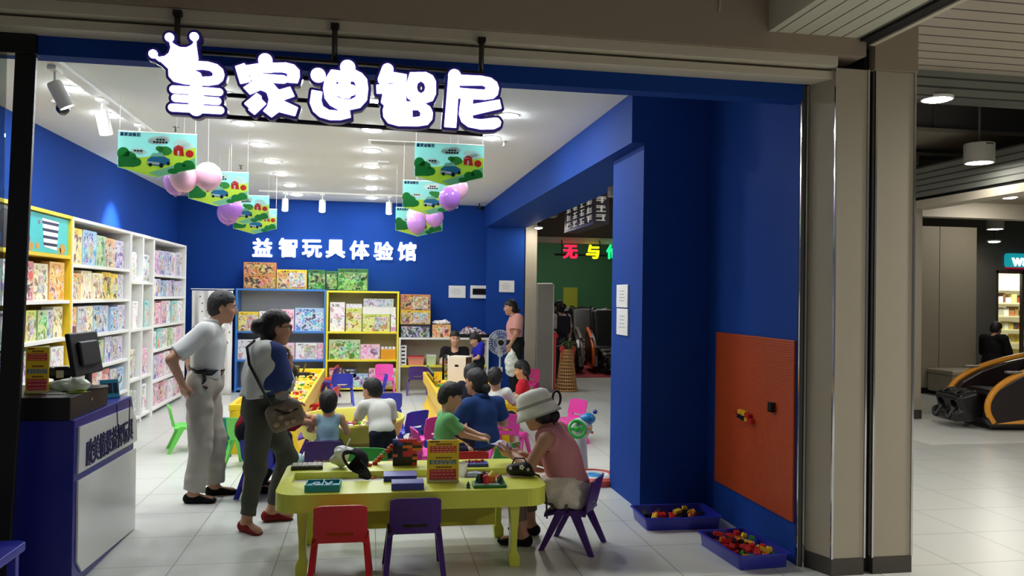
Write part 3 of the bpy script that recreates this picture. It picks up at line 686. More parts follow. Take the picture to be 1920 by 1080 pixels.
def shelf_row(unit, shelf, z, y0, y1, cols, hmax, group, lean=0):
    n = len(cols); wts = [random.uniform(.8, 1.2) for _ in cols]; tot = sum(wts); y = y0+.02; avail = (y1-y0-.04)
    for i, c in enumerate(cols):
        wd = avail*wts[i]/tot; hh = hmax*random.uniform(.88, 1.0); dp = random.uniform(.07, .14)
        xx = LX1-.035-random.uniform(0, .03)
        o = MB().box((-dp, 0, 0), (0, wd-.012, hh)).build('toy_box', box_mats(c, 'Y'), None, (xx, y, z+.0005), bevel=.003)
        tag(o, '%s toy box, %s from left on the %s shelf, %s' % (c, ORD[i], shelf, unit), 'toy box', group)
        if (i+len(cols)) % 2 == 0 and hh > .2:
            MB().box((-.001, wd*.30, hh*.2), (.0018, wd*.72, hh*.68)).build('window', WINM, o)
        y += wd
U1, U2, U3, U4 = 'yellow bookcase', 'wide white bookcase', 'narrow white bookcase', 'far white bookcase'
SN = ['top', 'second', 'third', 'fourth', 'fifth', 'bottom']
def rows(unit, levels, y0, y1, table, top=2.31, start=0, gp_='boxed toys on the left wall', pre=''):
    for k, cols in enumerate(table):
        if not cols: continue
        zt = top if k == 0 else levels[k-1]-.032
        shelf_row(unit, pre+SN[k], levels[k], y0, y1, cols, min(.36, (zt-levels[k])*.93), gp_)
rows(U1+' right bay', ZY, 7.23, 8.27, [None, ['red', 'cream', 'orange'], ['yellow', 'lime', 'green', 'grey', 'cream'], ['grey', 'green', 'white'], ['grey', 'red', 'cream'], ['grey', 'blue']])
rows(U1+' middle bay', ZY, 6.03, 7.17, [None, ['teal', 'grey', 'lavender', 'grey'], ['lime', 'blue', 'lime', 'grey'], ['grey', 'green', 'grey'], ['cream', 'grey', 'lime'], ['grey', 'white']])
rows(U2, ZB, 8.35, 10.17, [['yellow', 'blue', 'green', 'orange', 'lavender'], ['orange', 'cream', 'cream', 'yellow', 'yellow', 'grey'], ['orange', 'grey', 'cream', 'blue', 'lavender', 'blue', 'lavender'],
                           ['lavender', 'grey', 'grey', 'green', 'lavender', 'grey', 'lavender'], ['white', 'grey', 'red', 'white', 'red', 'grey', 'blue'], ['grey', 'white', 'pink', 'grey', 'blue']])
rows(U3+' left column', ZC, 10.26, 10.71, [['white', 'white', 'grey'], ['cream', 'white'], ['white', 'cream', 'grey'], ['grey', 'green', 'grey']])
rows(U3+' right column', ZC, 10.77, 11.20, [['grey'], ['orange', 'teal'], ['white', 'pink'], ['grey', 'white']])
rows(U4, ZD, 11.29, 13.07, [['pink', 'lavender', 'lavender', 'white', 'grey'], ['white', 'lavender', 'blue', 'lavender', 'purple', 'grey', 'lavender'], ['red', 'pink', 'pink', 'white', 'teal', 'white'],
                           ['white', 'teal', 'white', 'green', 'white', 'pink'], ['pink', 'lavender', 'pink', 'white', 'red', 'pink', 'pink'], ['white', 'pink', 'red', 'pink', 'white', 'pink', 'red']])
# pictures in the header of the yellow bookcase
def panel_art(name, y0, y1, z0, z1, label, base, blobs):
    o = MB().box((-.004, 0, 0), (.004, y1-y0, z1-z0)).build(name, mat('print_'+base, {'teal': (70, 190, 190), 'grey': (120, 116, 120)}[base], rough=.3, noise=.12, nscale=6), yu, (LX1-.03-(LX0+LX1)/2, y0-(5.6+8.30)/2, z0)); return o
o = panel_art('picture_panel', 7.22, 8.265, 1.975, 2.312, 'teal underwater picture with a striped tower in the yellow bookcase header', 'teal', None)
b = MB(); b.prism([(.47, .05), (.76, .03), (.80, .29), (.42, .30)], .0045, .006, 'x'); b.build('striped_tower', stripes('tower_stripes', (240, 240, 244), (30, 34, 70), 'Z', 16, .42, bump=0), o)
b = MB()
for (yy, zz, rr) in ((.1, .05, .06), (.2, .04, .05), (.33, .05, .04), (.9, .05, .07), (.83, .03, .04)): b.prism([(yy+rr*math.cos(a*PI/5), zz+rr*math.sin(a*PI/5)*.75) for a in range(10)], .0045, .0055, 'x')
b.build('plants', mat('print_coral', (200, 150, 60), rough=.4, noise=.4, nscale=14), o)
for (yy, zz, rr) in ((.06, .12, .04), (.14, .1, .035), (.36, .26, .02)): b = MB(); b.prism([(yy+rr*math.cos(a*PI/5), zz+rr*math.sin(a*PI/5)) for a in range(10)], .0055, .0062, 'x'); b.build('flower', mat('print_magenta', (190, 60, 130), rough=.4), o)
o = panel_art('picture_panel', 6.02, 7.18, 1.975, 2.312, 'grey photo panel with dark figures at the left end of the yellow header', 'grey', None)
b = MB(); b.prism([(.55, .02), (.95, .0), (1.1, .12), (1.0, .3), (.85, .31), (.7, .2)], .0045, .006, 'x'); b.build('dark_shape', mat('print_dark', (44, 34, 40), rough=.4, noise=.5, nscale=9), o)
b = MB(); b.prism([(.62, .02), (.82, .02), (.84, .12), (.66, .1)], .006, .0075, 'x'); b.build('blue_shape', mat('print_blue', (40, 80, 150), rough=.4), o)

# rear wall units
BY0, BY1 = 13.78, 14.185
bx = lambda px_: wp(px_, 600, BY0)[0]
X1, X2, X3, X4 = bx(441), bx(611), bx(748), bx(917)
ZR = [1.01, .54, .07]
shelf_unit('shelving_unit', 'sky blue bookcase with grey back on the rear wall', (X1, BY0, 0), (X2, BY1, 1.71), ZR, BLAM, BLAM, GREYB, (), 'y')
shelf_unit('shelving_unit', 'lemon yellow bookcase beside the blue one on the rear wall', (X2+.005, BY0, 0), (X3, BY1, 1.695), ZR, YEL2, YEL2, mat('olive_back', (196, 190, 140), rough=.6), (), 'y')
shelf_unit('shelving_unit', 'low white cabinet right of the lemon yellow bookcase', (X3+.005, BY0, 0), (X4, BY1, .915), [.44], WLAM, YEL2, mat('taupe_back', (176, 168, 152), rough=.6), (), 'y')
def backbox(px0, py0, px1, py1, c, label, z, dp=.16, Y=None, nm='toy_box', group='boxed toys on the rear wall', win=False):
    Y = Y or BY0+.05; a = wp(px0, py0, Y); e = wp(px1, py1, Y); hh = max(.03, a[2]-e[2])
    o = MB().box((0, 0, 0), (e[0]-a[0], dp, hh)).build(nm, box_mats(c, 'X') if isinstance(c, str) else c, None, (a[0], Y, z+.0006), bevel=.003)
    tag(o, label, 'toy box', group)
    if win: w_ = e[0]-a[0]; MB().box((w_*.42, -.002, hh*.12), (w_*.92, .001, hh*.85)).build('window', WINX, o)
    return o, hh
Z1, Z2, Z3 = ZR
for a in ((447, 583, 484, 619, 'yellow', 'yellow and grey toy box at the left end of the blue bookcase upper shelf', Z1, True),
          (486, 582, 519, 619, 'white', 'white toy box between yellow and pink ones on the blue bookcase upper shelf', Z1),
          (520, 578, 551, 619, 'pink', 'pink toy box left of the blue aeroplane coloured one', Z1),
          (553, 575, 607, 619, 'blue', 'large blue and white toy box at the right end of the blue bookcase', Z1),
          (446, 634, 500, 671, 'white', 'white toy box at the left of the blue bookcase middle shelf', Z2),
          (503, 641, 552, 672, 'pink', 'bright pink toy box in the middle of the blue bookcase', Z2, True),
          (554, 641, 594, 672, 'white', 'white and pink toy box on the blue bookcase middle shelf', Z2, True),
          (595, 641, 606, 672, 'pink', 'slim pink toy box beside the white one on the blue bookcase', Z2),
          (460, 690, 500, 720, 'grey', 'grey toy box low in the blue bookcase', Z3), (505, 690, 550, 720, 'cream', 'cream toy box low in the blue bookcase', Z3), (555, 688, 604, 720, 'orange', 'orange toy box low in the blue bookcase', Z3),
          (619, 563, 646, 618, 'white', 'tall white and pale pink toy box in the lemon yellow bookcase', Z1),
          (649, 574, 678, 618, 'lime', 'lime green upright toy box under a flat white one', Z1),
          (680, 585, 731, 618, 'lime', 'wide lime green toy box under stacked white ones', Z1, True),
          (733, 585, 742, 618, 'white', 'slim white toy box at the right end of the lemon bookcase top shelf', Z1),
          (617, 634, 675, 671, 'green', 'wide busy green and grey toy box on the lemon bookcase middle shelf', Z2),
          (676, 643, 712, 671, 'pink', 'pink and white toy box on the lemon bookcase middle shelf', Z2),
          (617, 682, 640, 700, 'red', 'small toy box upper left on the lemon bookcase bottom shelf', Z3+.16), (642, 681, 668, 700, 'black', 'dark toy box with a vehicle on the lemon bookcase bottom shelf', Z3+.16),
          (617, 702, 660, 722, 'cream', 'cream toy box under two smaller ones in the lemon bookcase', Z3), (662, 700, 690, 725, 'blue', 'light blue toy box on the lemon bookcase bottom shelf', Z3), (692, 690, 712, 725, 'pink', 'pink toy box right of the light blue one in the lemon bookcase', Z3), (714, 690, 742, 725, 'white', 'white toy box at the right of the lemon bookcase bottom shelf', Z3)):
    backbox(*a[:7], win=len(a) > 7)
backbox(612, 507, 632, 542, 'jungle', 'narrow green box in the middle of the row on the bookcase top', 1.711)
_, hh = backbox(457, 514, 517, 540, 'truck', 'lower of two toy truck boxes stacked on the blue bookcase', 1.711)
o2, h2 = backbox(457, 488, 517, 513, 'truck', 'upper of two toy truck boxes stacked on the blue bookcase', 1.711+hh+.001)
backbox(519, 505, 575, 542, 'digger', 'yellow and grey digger box on top of the blue bookcase', 1.711, win=True)
backbox(578, 505, 610, 542, 'jungle', 'green dinosaur coloured box left of another on the bookcase top', 1.711)
backbox(633, 503, 690, 545, 'jungle', 'green box at the right end of the row on the lemon bookcase', 1.697)
a_, h_ = backbox(649, 564, 679, 572, 'white', 'flat white toy box lying on the upright lime one', Z1+.4)
def topof(prefix):
    for o in bpy.data.objects:
        if o.get('label', '').startswith(prefix) and o.type == 'MESH':
            return o.location.z+max(v.co.z for v in o.data.vertices)+.001
a_.location.z = topof('lime green upright')
zl = topof('wide lime green toy')
o, h = backbox(680, 568, 742, 582, mat('plain_white_card', (240, 240, 232), rough=.4), 'long plain white box stacked in the lemon bookcase', zl)
o, h2 = backbox(682, 551, 738, 567, 'grey', 'long grey and white box topmost of its stack in the lemon bookcase', zl+h+.001)
# jar tray
bx0 = wp(714, 653, BY0+.05); bx1 = wp(742, 671, BY0+.05)
jt = thing('jar_tray', 'orange tray of white capped jars on the lemon bookcase middle shelf', 'jar tray', (bx0[0], BY0+.05, Z2))
wj = bx1[0]-bx0[0]; MB().box((0, 0, 0), (wj, .14, .17)).build('tray', mat('orange_card', (232, 160, 30), rough=.4), jt, bevel=.003)
for k in range(4): MB().lathe([(.001, .17), (.028, .17), (.028, .20), (.02, .215), (.001, .215)], 12, c=(wj*(k+.5)/4, .05, 0)).build('jar', WHITE, jt, smooth=True)
# things on and in the low white cabinet
zz = .916
for k, (y0_, y1_, c_, lb) in enumerate(((602, 627, 'black', 'dark boxed vehicle set at the bottom of the stack on the white cabinet'), (575, 601, 'digger', 'yellow digger box in the middle of the stack on the white cabinet'), (544, 575, 'truck', 'orange and grey digger box on top of the stack on the white cabinet'))):
    o, h = backbox(751, y0_, 807, y1_, c_, lb, zz, win=(k > 0)); zz += h+.001
o, h = backbox(811, 603, 845, 627, 'orange', 'red and yellow box with a white bag on it, on the white cabinet', .916, nm='toy_box')
bw = MB(); q = wp(828, 598, BY0+.1)
sd = SDF(.008); sd.ell((0, 0, 0), (.15, .07, .035)); sd.ell((.05, 0, .02), (.07, .05, .03)); sd.ell((-.07, 0, .015), (.06, .05, .03)); sd.noise(.012, 60, 3)
tag(link('plastic_bag', sd.mesh('plastic_bag'), mat('bag_white', (232, 226, 224), rough=.3, noise=.1), None, (q[0], BY0+.12, .916+h+.034)), 'crumpled white bag on the red and yellow box', 'plastic bag')
q = wp(884, 627, BY0+.1)
tr = thing('parts_tray', 'black tray heaped with small pale toy parts on the white cabinet', 'tray', (q[0], BY0+.19, .916))
b = MB(); b.box((-.31, -.14, 0), (.31, .14, .02)); b.box((-.31, -.14, .02), (-.29, .14, .06)); b.box((.29, -.14, .02), (.31, .14, .06)); b.box((-.29, -.14, .02), (.29, -.12, .06)); b.box((-.29, .12, .02), (.29, .14, .06)); b.build('tray', BLACK, tr)
b = MB()
for k in range(260):
    a = random.uniform(-1, 1); c = random.uniform(-1, 1); hh = .02+.16*max(0, 1-a*a*.9)*max(0, 1-c*c*.6)*random.uniform(.3, 1)
    T = Matrix.Translation((a*.27, c*.1, hh)) @ Matrix.Rotation(random.uniform(0, 3), 4, 'Z') @ Matrix.Rotation(random.uniform(0, 3), 4, 'X'); s_ = random.uniform(.015, .035)
    b.mi = random.choice((0, 0, 1, 1, 2, 3)); b.cb((0, 0, 0), (s_, s_*.5, s_*.35), T)
o = b.build('toy_parts', [mat('part_white', (230, 226, 230), rough=.4), mat('part_pink', (196, 160, 176), rough=.4), mat('part_navy', (40, 44, 80), rough=.4), mat('part_rust', (176, 96, 80), rough=.4)], tr); o['kind'] = 'stuff'
o, h = backbox(751, 641, 762, 678, WHITE, 'slim white rack with five slots in the low white cabinet', .441, nm='slot_rack')
for k in range(5): MB().box((.02, -.003, .03+k*.065), (.08, .001, .055+k*.065)).build('slot', DARK, o)
def bin_(px0, py0, px1, py1, m, label, rim):
    a = wp(px0, py0, BY0+.06); e = wp(px1, py1, BY0+.06); w_ = e[0]-a[0]; h = a[2]-e[2]; t = thing('storage_bin', label, 'storage bin', (a[0]+w_/2, BY0+.15, .441))
    b = MB(); b.lathe([(.6, 0), (.68, h), (.74, h), (.74, h-.015), (.70, h-.015)], 4, ax=Matrix.Diagonal((w_, .2, 1, 1)) @ Matrix.Rotation(PI/4, 4, 'Z'), cap=False); b.build('tub', m, t, fix=True)
    MB().box((-w_*.47, -.1, h), (w_*.47, .1, h+.02)).build('lid', rim, t, bevel=.006)
bin_(764, 666, 796, 681, mat('pink_tub', (232, 150, 130), rough=.35), 'storage bin with a red lid in the low white cabinet', mat('red_lid', (206, 40, 60), rough=.35))
bin_(799, 664, 818, 681, mat('pale_green_tub', (214, 230, 180), rough=.35), 'pale green storage bin with white lid in the low white cabinet', WHITE)
bin_(872, 664, 892, 681, mat('peach_tub', (240, 206, 150), rough=.35), 'peach storage bin behind the boys in the low white cabinet', WHITE)

# wall papers, fuse box, camera
def paper(o_name, label, c, w_, h_, ax, cat='notice'):
    o = MB()
    if ax == 'y': o.box((-w_/2, -.012, -h_/2), (w_/2, 0, h_/2))
    else: o.box((-.012, -w_/2, -h_/2), (0, w_/2, h_/2))
    ob = o.build(o_name, mat('paper', (226, 226, 224), rough=.6, noise=.02), None, c, bevel=.002); tag(ob, label, cat)
    b = MB()
    for k in range(4):
        ln = w_*random.uniform(.25, .4); zc = h_*(.22-.14*k)
        if ax == 'y': b.box((-ln*.9, -.0135, zc-.004), (ln*.6, -.0115, zc+.004))
        else: b.box((-.0135, -ln*.7, zc-.004), (-.0115, ln*.7, zc+.004))
    b.build('faint_print', mat('faint_ink', (176, 178, 184), rough=.6), ob); return ob
q = wp(857, 547, 14.2); paper('paper_notice', 'white framed notice left of the fuse box on the rear wall', (q[0], 14.2, q[2]), .30, .215, 'y')
q = wp(950, 537, 14.0); paper('paper_notice', 'white notice on the blue pier right of the fuse box', (q[0], 14.0, q[2]), .27, .205, 'y')
q = wp(899, 547.5, 14.2); fb = thing('fuse_box', 'white fuse box with a dark window on the rear wall', 'fuse box', (q[0], 14.2, q[2]))
MB().box((-.165, -.05, -.115), (.165, 0, .115)).build('case', WHITE, fb, bevel=.008); MB().box((-.13, -.056, -.05), (.13, -.049, .06)).build('window', mat('smoked_window', (14, 16, 22), rough=.1, noise=0), fb, bevel=.003)
for (y_, z0_, z1_, lab) in ((6.46, 1.565, 1.755, 'upper of two white papers on the blue pillar'), (6.45, 1.335, 1.555, 'lower of two white papers on the blue pillar')):
    paper('paper_notice', lab, (2.07, y_, (z0_+z1_)/2), .30, z1_-z0_, 'x')
p = gp(118, 195, 3.22); dc = thing('dome_camera', 'black dome camera on a white ceiling bracket at the left', 'camera', (p[0], p[1], CH))
MB().box((-.07, -.07, -.025), (.07, .07, 0)).build('mount', WHITE, dc, bevel=.006)
sd = MB(); sd.ball((0, 0, -.055), .055, 20, 12); sd.build('dome', mat('dome_black', (12, 12, 14), rough=.08, noise=0), dc, smooth='all'); MB().lathe([(.02, -.107), (.03, -.105), (.02, -.113), (.001, -.113)], 14, cap=False).build('lens', mat('lens_grey', (90, 92, 96), rough=.1), dc, smooth=True)
p = wp(899, 381, 13.8); dc = thing('bullet_camera', 'small black camera on the ceiling at the rear right corner', 'camera', (p[0], 13.8, CH))
MB().tube([(0, 0, 0), (0, 0, -.05), (.0, -.03, -.07)], .012).build('arm', BLACK, dc, smooth=True); MB().tube([(-.01, .02, -.075), (.04, -.12, -.1)], .032, 14).build('body', BLACK, dc, smooth=True)
# ceiling details
p = gp(745, 267, CH); v = thing('air_vent', 'long white air grille on the ceiling right of the sign', 'air vent', (p[0], p[1], CH))
MB().box((-.30, -.1, -.012), (.30, .1, 0)).build('frame', WHITE, v, bevel=.003); MB().box((-.27, -.075, -.016), (.27, .075, -.011)).build('louvre', stripes('louvre', (206, 204, 196), (120, 118, 112), 'Y', 40, .35), v)
p = gp(719, 304, CH); v = tag(MB().box((-.07, -.1, -.02), (.07, .1, 0)).build('ceiling_box', WHITE, None, (p[0], p[1], CH), bevel=.005), 'small white box on the ceiling right of the downlight row', 'ceiling box')
for k, (x_, y_) in enumerate(((330, 238), (452, 310), (945, 265))):
    p = gp(x_, y_, CH); t = thing('sprinkler', ('sprinkler head left of the frontmost downlights', 'sprinkler head by the left downlight row', 'sprinkler head above the right poster')[k], 'sprinkler', (p[0], p[1], CH), 0, 'ceiling sprinklers')
    MB().lathe([(.001, -.05), (.018, -.05), (.012, -.035), (.012, -.01), (.03, -.004), (.03, 0), (.001, 0)], 12).build('head', mat('sprinkler_grey', (120, 118, 112), rough=.4), t, smooth=True)

# cloth with printed hearts hanging in the left rear corner
CL = mat('cloth_white', (236, 234, 230), rough=.9, noise=.03)
ct = thing('curtain', 'white patterned curtain on a thin rail in the left rear corner', 'curtain', (-2.5, 13.5, 0))
rowsv = []
for i in range(14):
    z = .004+1.66*i/13; rowsv.append([(-.31+.62*j/48, .012*math.sin(j*.55+.2*math.sin(i*.5))+.012*math.sin(i*.9+j*.3), z) for j in range(49)])
b = MB(); b.sheet(rowsv, (0, .004, 0)); b.build('cloth', CL, ct, smooth='all')
b = MB()
for k in range(34):
    x_ = random.uniform(-.29, .29); z_ = random.uniform(.7, 1.6); j = (x_+.31)/.62*48; y_ = .012*math.sin(j*.55)-.006; b.ball((x_, y_, z_), (.012, .006, .012), 8, 6)
b.build('dots', mat('dot_grey', (120, 116, 120), rough=.9), ct, smooth='all')
def heart(b, x, y, z, r):
    P_ = [(x+r*.06*16*math.sin(t)**3, z+r*.06*(13*math.cos(t)-5*math.cos(2*t)-2*math.cos(3*t)-math.cos(4*t))) for t in [2*PI*i/24 for i in range(24)]]; b.prism(P_, y-.004, y, 'y')
b = MB(); heart(b, .14, -.022, .93, .075); heart(b, .19, -.022, .83, .06); heart(b, .16, -.022, .72, .075); b.build('hearts', mat('heart_red', (176, 50, 90), rough=.9), ct)
MB().tube([(-.33, .0, 1.69), (.33, 0, 1.69)], .008).build('rail', WHITE, ct, smooth=True)
# ------------------------------------------------------------------ children's chairs
CH_COL = {'red': (200, 36, 40), 'purple': (72, 36, 120), 'green': (36, 160, 56), 'light green': (110, 210, 90), 'blue': (44, 52, 180), 'pink': (232, 70, 170), 'magenta': (206, 40, 120), 'orange red': (226, 60, 50)}
_ch = {}
def chair_parts(col):
    if col in _ch: return _ch[col]
    m = mat('chair_plastic_'+col.replace(' ', '_'), CH_COL[col], rough=.38, noise=.03, spec=.4)
    P_ = []
    rowsv = []
    for i in range(8):
        v = i/7; y = -.135+.28*v; hw = .150+.008*math.sin(v*PI)
        rowsv.append([(hw*u, y, .272-.022*max(0, v-.72)/.28*1.2-.012*(1-u*u)*math.sin(v*PI)-.018*max(0, abs(u)-.85)/.15) for u in [-1+2*j/10 for j in range(11)]])
    b = MB(); b.sheet(rowsv, (0, 0, -.016)); P_.append(('seat', b))
    rowsv = []
    for i in range(12):
        v = i/11; z = .262+.215*v
        hw = .128 if v < .28 else .150-.006*(v-.28)
        if v < .28: hw = .122+.028*(v/.28)
        row = []
        for j in range(13):
            u = -1+2*j/12; top = -.012*(abs(u)**6) if i == 11 else 0
            row.append((hw*u*(1-(.03 if i == 11 else 0)), -.138-.050*v+.018*u*u, z+top-.006*(1-u*u)*(1 if i == 11 else 0)+.008*(1-u*u)*(i == 11)))
        rowsv.append(row)
    b = MB(); b.sheet(rowsv, (0, -.014, 0), skip=lambda i, j: (i in (2,) and 3 <= j <= 8)); P_.append(('backrest', b))
    for sx in (-1, 1):
        for fy, (ty, by) in ((1, (.028, .155)), (-1, (-.052, -.180))):
            b = MB(); x0, x1 = sx*.140, sx*.168
            top = [(x0-.017, ty-.030, .268), (x0+.017, ty-.030, .268), (x0+.017, ty+.030, .268), (x0-.017, ty+.030, .268)]
            bot = [(x1-.015, by-.016, 0), (x1+.015, by-.016, 0), (x1+.015, by+.016, 0), (x1-.015, by+.016, 0)]
            b.add(bot+top, [(0, 3, 2, 1), (4, 5, 6, 7), (0, 1, 5, 4), (1, 2, 6, 5), (2, 3, 7, 6), (3, 0, 4, 7)]); P_.append(('leg', b))
    _ch[col] = (m, [(n, q.mesh(n)) for n, q in P_]); return _ch[col]
def chair(col, x, y, face, label, group="children's plastic chairs"):
    """face: heading in degrees of the way a sitter looks, 90 = away from the viewer"""
    m, parts = chair_parts(col); t = thing('child_chair', label, 'chair', (x, y, 0), math.radians(face-90), group)
    for n, me in parts:
        o = bpy.data.objects.new(n, me); COL.objects.link(o); o.parent = t
        if not me.materials:
            me.materials.append(m); me.polygons.foreach_set('use_smooth', [True]*len(me.polygons)); me.set_sharp_from_angle(angle=math.radians(40))
    return t
chair('red', -.150, 4.74, 90, 'red plastic child chair with its back to the entrance at the front table')
chair('purple', .272, 4.86, 90, 'dark purple plastic child chair right of the red one at the front table')
LADYCH = (1.33, 5.20); chair('purple', LADYCH[0], LADYCH[1], 150, 'purple plastic child chair under the woman in the white hat')
chair('purple', -.36, 6.74, 92, 'purple chair under the child in the pale blue vest')
chair('green', .03, 6.42, 78, 'green chair behind the brick tower with its back to the front table')
chair('blue', -.80, 6.78, 60, 'blue chair half hidden by the standing woman')
chair('light green', -1.86, 8.83, 15, 'light green chair standing behind the man')
chair('light green', -1.12, 8.0, 70, 'light green chair half hidden by the woman with the shoulder bag')
chair('red', .74, 6.2, 92, 'red chair behind the price board and the blue tray on the front table')
chair('green', .98, 6.45, 130, 'green chair turned sideways behind the seated woman\'s leaflet')
chair('pink', .56, 7.15, 10, 'pink chair behind the child in the green shirt')
def ch_at(col, px, py, face, label, zt=.47): q = gp(px, py, zt); return chair(col, q[0], min(q[1], 13.45), face, label)
ch_at('pink', 1063, 752, 205, 'bright pink chair standing alone on the open floor at the right')
ch_at('pink', 958, 772, 60, 'pink chair below the brim of the white hat')
ch_at('magenta', 990, 694, 240, 'red pink chair behind the girl with pigtails')
ch_at('pink', 720, 681, 270, 'pink chair facing the entrance before the lemon bookcase')
ch_at('blue', 641, 699, 95, 'dark blue chair with its back to the entrance beyond the oval tub')
ch_at('blue', 702, 703, 185, 'blue chair seen from the side left of the pink chair')
ch_at('blue', 726, 735, 100, 'blue chair just behind another blue one by the oval tub')
ch_at('blue', 762, 768, 130, 'large blue chair right behind the oval tub')
ch_at('purple', 783, 686, 88, 'purple chair tucked under the low white cabinet')
ch_at('red', 606, 725, 165, 'red chair drawn up to the right side of the left yellow table')
ch_at('purple', 612, 690, 165, 'purple chair at the left yellow table behind a red one')
ch_at('orange red', 617, 677, 172, 'farthest red chair at the left yellow table')
ch_at('purple', 590, 772, 180, 'purple chair low behind the child in the pale blue vest')
ch_at('pink', 804, 778, 120, 'pink chair between the oval tub and the child in green')

# ------------------------------------------------------------------ play tables
LEM = mat('lemon_table', (214, 220, 76), rough=.36, noise=.03)
AMB = mat('amber_table', (240, 200, 30), rough=.36, noise=.03)
t1 = thing('play_table', 'lemon yellow play table with a white trough at the front of the shop', 'table', (.27, 5.18, 0))
X0, X1_, Y0, Y1, ZT = -.80, .80, -.455, .44, .50
full = rrect(X0, Y0, X1_, Y1, .13, 8)
def clip_y(pts, ya, below):
    out = []
    for i in range(len(pts)):
        a, c = pts[i], pts[(i+1) % len(pts)]; ia = (a[1] <= ya) == below; ic = (c[1] <= ya) == below
        if ia: out.append(a)
        if ia != ic: t = (ya-a[1])/(c[1]-a[1]); out.append((a[0]+t*(c[0]-a[0]), ya))
    return out
b = MB(); b.prism(clip_y(full, -.14, True), .395, ZT); b.prism(clip_y(full, .13, False), .395, ZT); b.box((X0, -.1401, .395), (X0+.07, .1301, ZT)); b.box((X1_-.07, -.1401, .395), (X1_, .1301, ZT)); b.box((X0+.07, -.14, .395), (X1_-.07, .13, .448))
b.build('tabletop', LEM, t1)
b = MB(); b.box((X0+.07, -.14, .448), (X1_-.07, .13, .456)); b.build('trough_liner', WLAM, t1)
b = MB(); b.box((-.58, .03, .155), (.55, .06, .395)); b.build('apron', mat('lemon_apron', (206, 196, 60), rough=.4), t1)
for sx in (-1, 1):
    for sy in (-1, 1):
        pr = [(-.028, 0), (.034, 0), (.034, .06), (.016, .10), (.018, .2), (.026, .3), (.032, .396), (-.034, .396), (-.026, .3), (-.022, .2), (-.024, .1), (-.034, .06)]
        pr = [(u*sx, v) for u, v in pr]; b = MB(); b.prism(pr, -.04, .04, 'y'); b.build('leg', LEM, t1, (sx*.63-.018, sy*.30-.0, 0), bevel=.004)
def long_table(label, x, y, wd, ln):
    t = thing('play_table', label, 'table', (x, y, 0)); hw, hl = wd/2, ln/2
    b = MB(); b.prism(rrect(-hw, -hl, hw, hl, .07, 5), .36, .44); b.build('tabletop', AMB, t, bevel=.006)
    b = MB()
    for lo, hi in (((-hw, -hl, .44), (hw, -hl+.05, .505)), ((-hw, hl-.05, .44), (hw, hl, .505)), ((-hw, -hl+.05, .44), (-hw+.04, hl-.05, .505)), ((hw-.04, -hl+.05, .44), (hw, hl-.05, .505))): b.box(lo, hi)
    b.build('rim', AMB, t, bevel=.008)
    pr = [(-hw*.98, 0), (hw*.98, 0), (hw*.86, .08), (hw*.80, .18), (hw*.86, .30), (hw*.98, .36), (-hw*.98, .36), (-hw*.86, .30), (-hw*.80, .18), (-hw*.86, .08)]
    b = MB(); b.prism(pr, -hl+.05, hl-.05, 'y'); b.build('waisted_base', AMB, t, bevel=.003)
    for yy in (-hl+.005, hl-.045): b = MB(); b.prism([(u*1.015, v) for u, v in pr], yy, yy+.04, 'y'); b.build('end_panel', AMB, t, bevel=.003)
    return t
long_table('long yellow play table strewn with toys in the left half of the shop', -1.04, 10.55, .74, 4.0)
long_table('long yellow play table carrying a white box in the right half of the shop', 1.17, 10.25, .80, 3.5)
# oval tub table
OL = mat('olive_tub', (214, 206, 84), rough=.4, noise=.03)
tb = thing('oval_tub_table', 'oval yellow tub table with toys, the two children lean over it', 'table', (-.16, 7.68, 0)); EL = Matrix.Diagonal((.49, .60, 1, 1))
b = MB(); b.lathe([(.90, .34), (1.0, .49), (.985, .505), (.95, .505), (.93, .49), (.86, .37), (.001, .37), (.001, .34)], 56, ax=EL, cap=False); b.build('tub', OL, tb, smooth=True, fix=True)
b = MB(); b.lathe([(.82, 0), (.78, .1), (.80, .34), (.001, .34), (.001, 0)], 48, ax=EL, cap=False); b.build('pedestal', mat('olive_pedestal', (176, 160, 78), rough=.45), tb, smooth=True, fix=True)
TOYC = [mat('toy_'+n, c, rough=.35, noise=0) for n, c in (('red', (200, 40, 40)), ('yellow', (236, 200, 50)), ('blue', (40, 80, 180)), ('green', (60, 160, 70)), ('purple', (150, 60, 170)), ('pink', (226, 90, 160)), ('white', (232, 228, 214)), ('black', (24, 22, 26)), ('orange', (226, 120, 40)))]
def litter(name, label, x0, x1, y0, y1, z, n, s0, s1, cols, ell=False):
    b = MB()
    for k in range(n):
        while True:
            x, y = random.uniform(x0, x1), random.uniform(y0, y1)
            if not ell or ((x-(x0+x1)/2)/((x1-x0)/2))**2+((y-(y0+y1)/2)/((y1-y0)/2))**2 < 1: break
        s_ = random.uniform(s0, s1); b.mi = random.choice(cols)
        T = Matrix.Translation((x, y, z+s_*.5)) @ Matrix.Rotation(random.uniform(0, 3), 4, 'Z')
        r = random.random()
        if r < .5: b.cb((0, 0, 0), (s_, s_*.55, s_*.5), T)
        elif r < .8: b.ball((0, 0, 0), s_*.6, 10, 7, T)
        else: b.lathe([(s_*.6, -s_*.5), (s_*.6, s_*.5)], 10, ax=T)
    o = b.build(name, TOYC, None); return tag(o, label, 'toys', None, 'stuff')
litter('toy_pieces', 'heap of small coloured pieces lying in the oval tub', -.55, .23, 7.2, 8.15, .37, 150, .014, .035, [0, 2, 4, 5, 6, 3, 1, 4], True)
litter('toy_pieces', 'litter of small toys strewn over the left long yellow table', -1.34, -.74, 8.8, 12.4, .44, 230, .016, .038, [1, 1, 6, 6, 6, 3, 7, 0, 6, 1, 7])
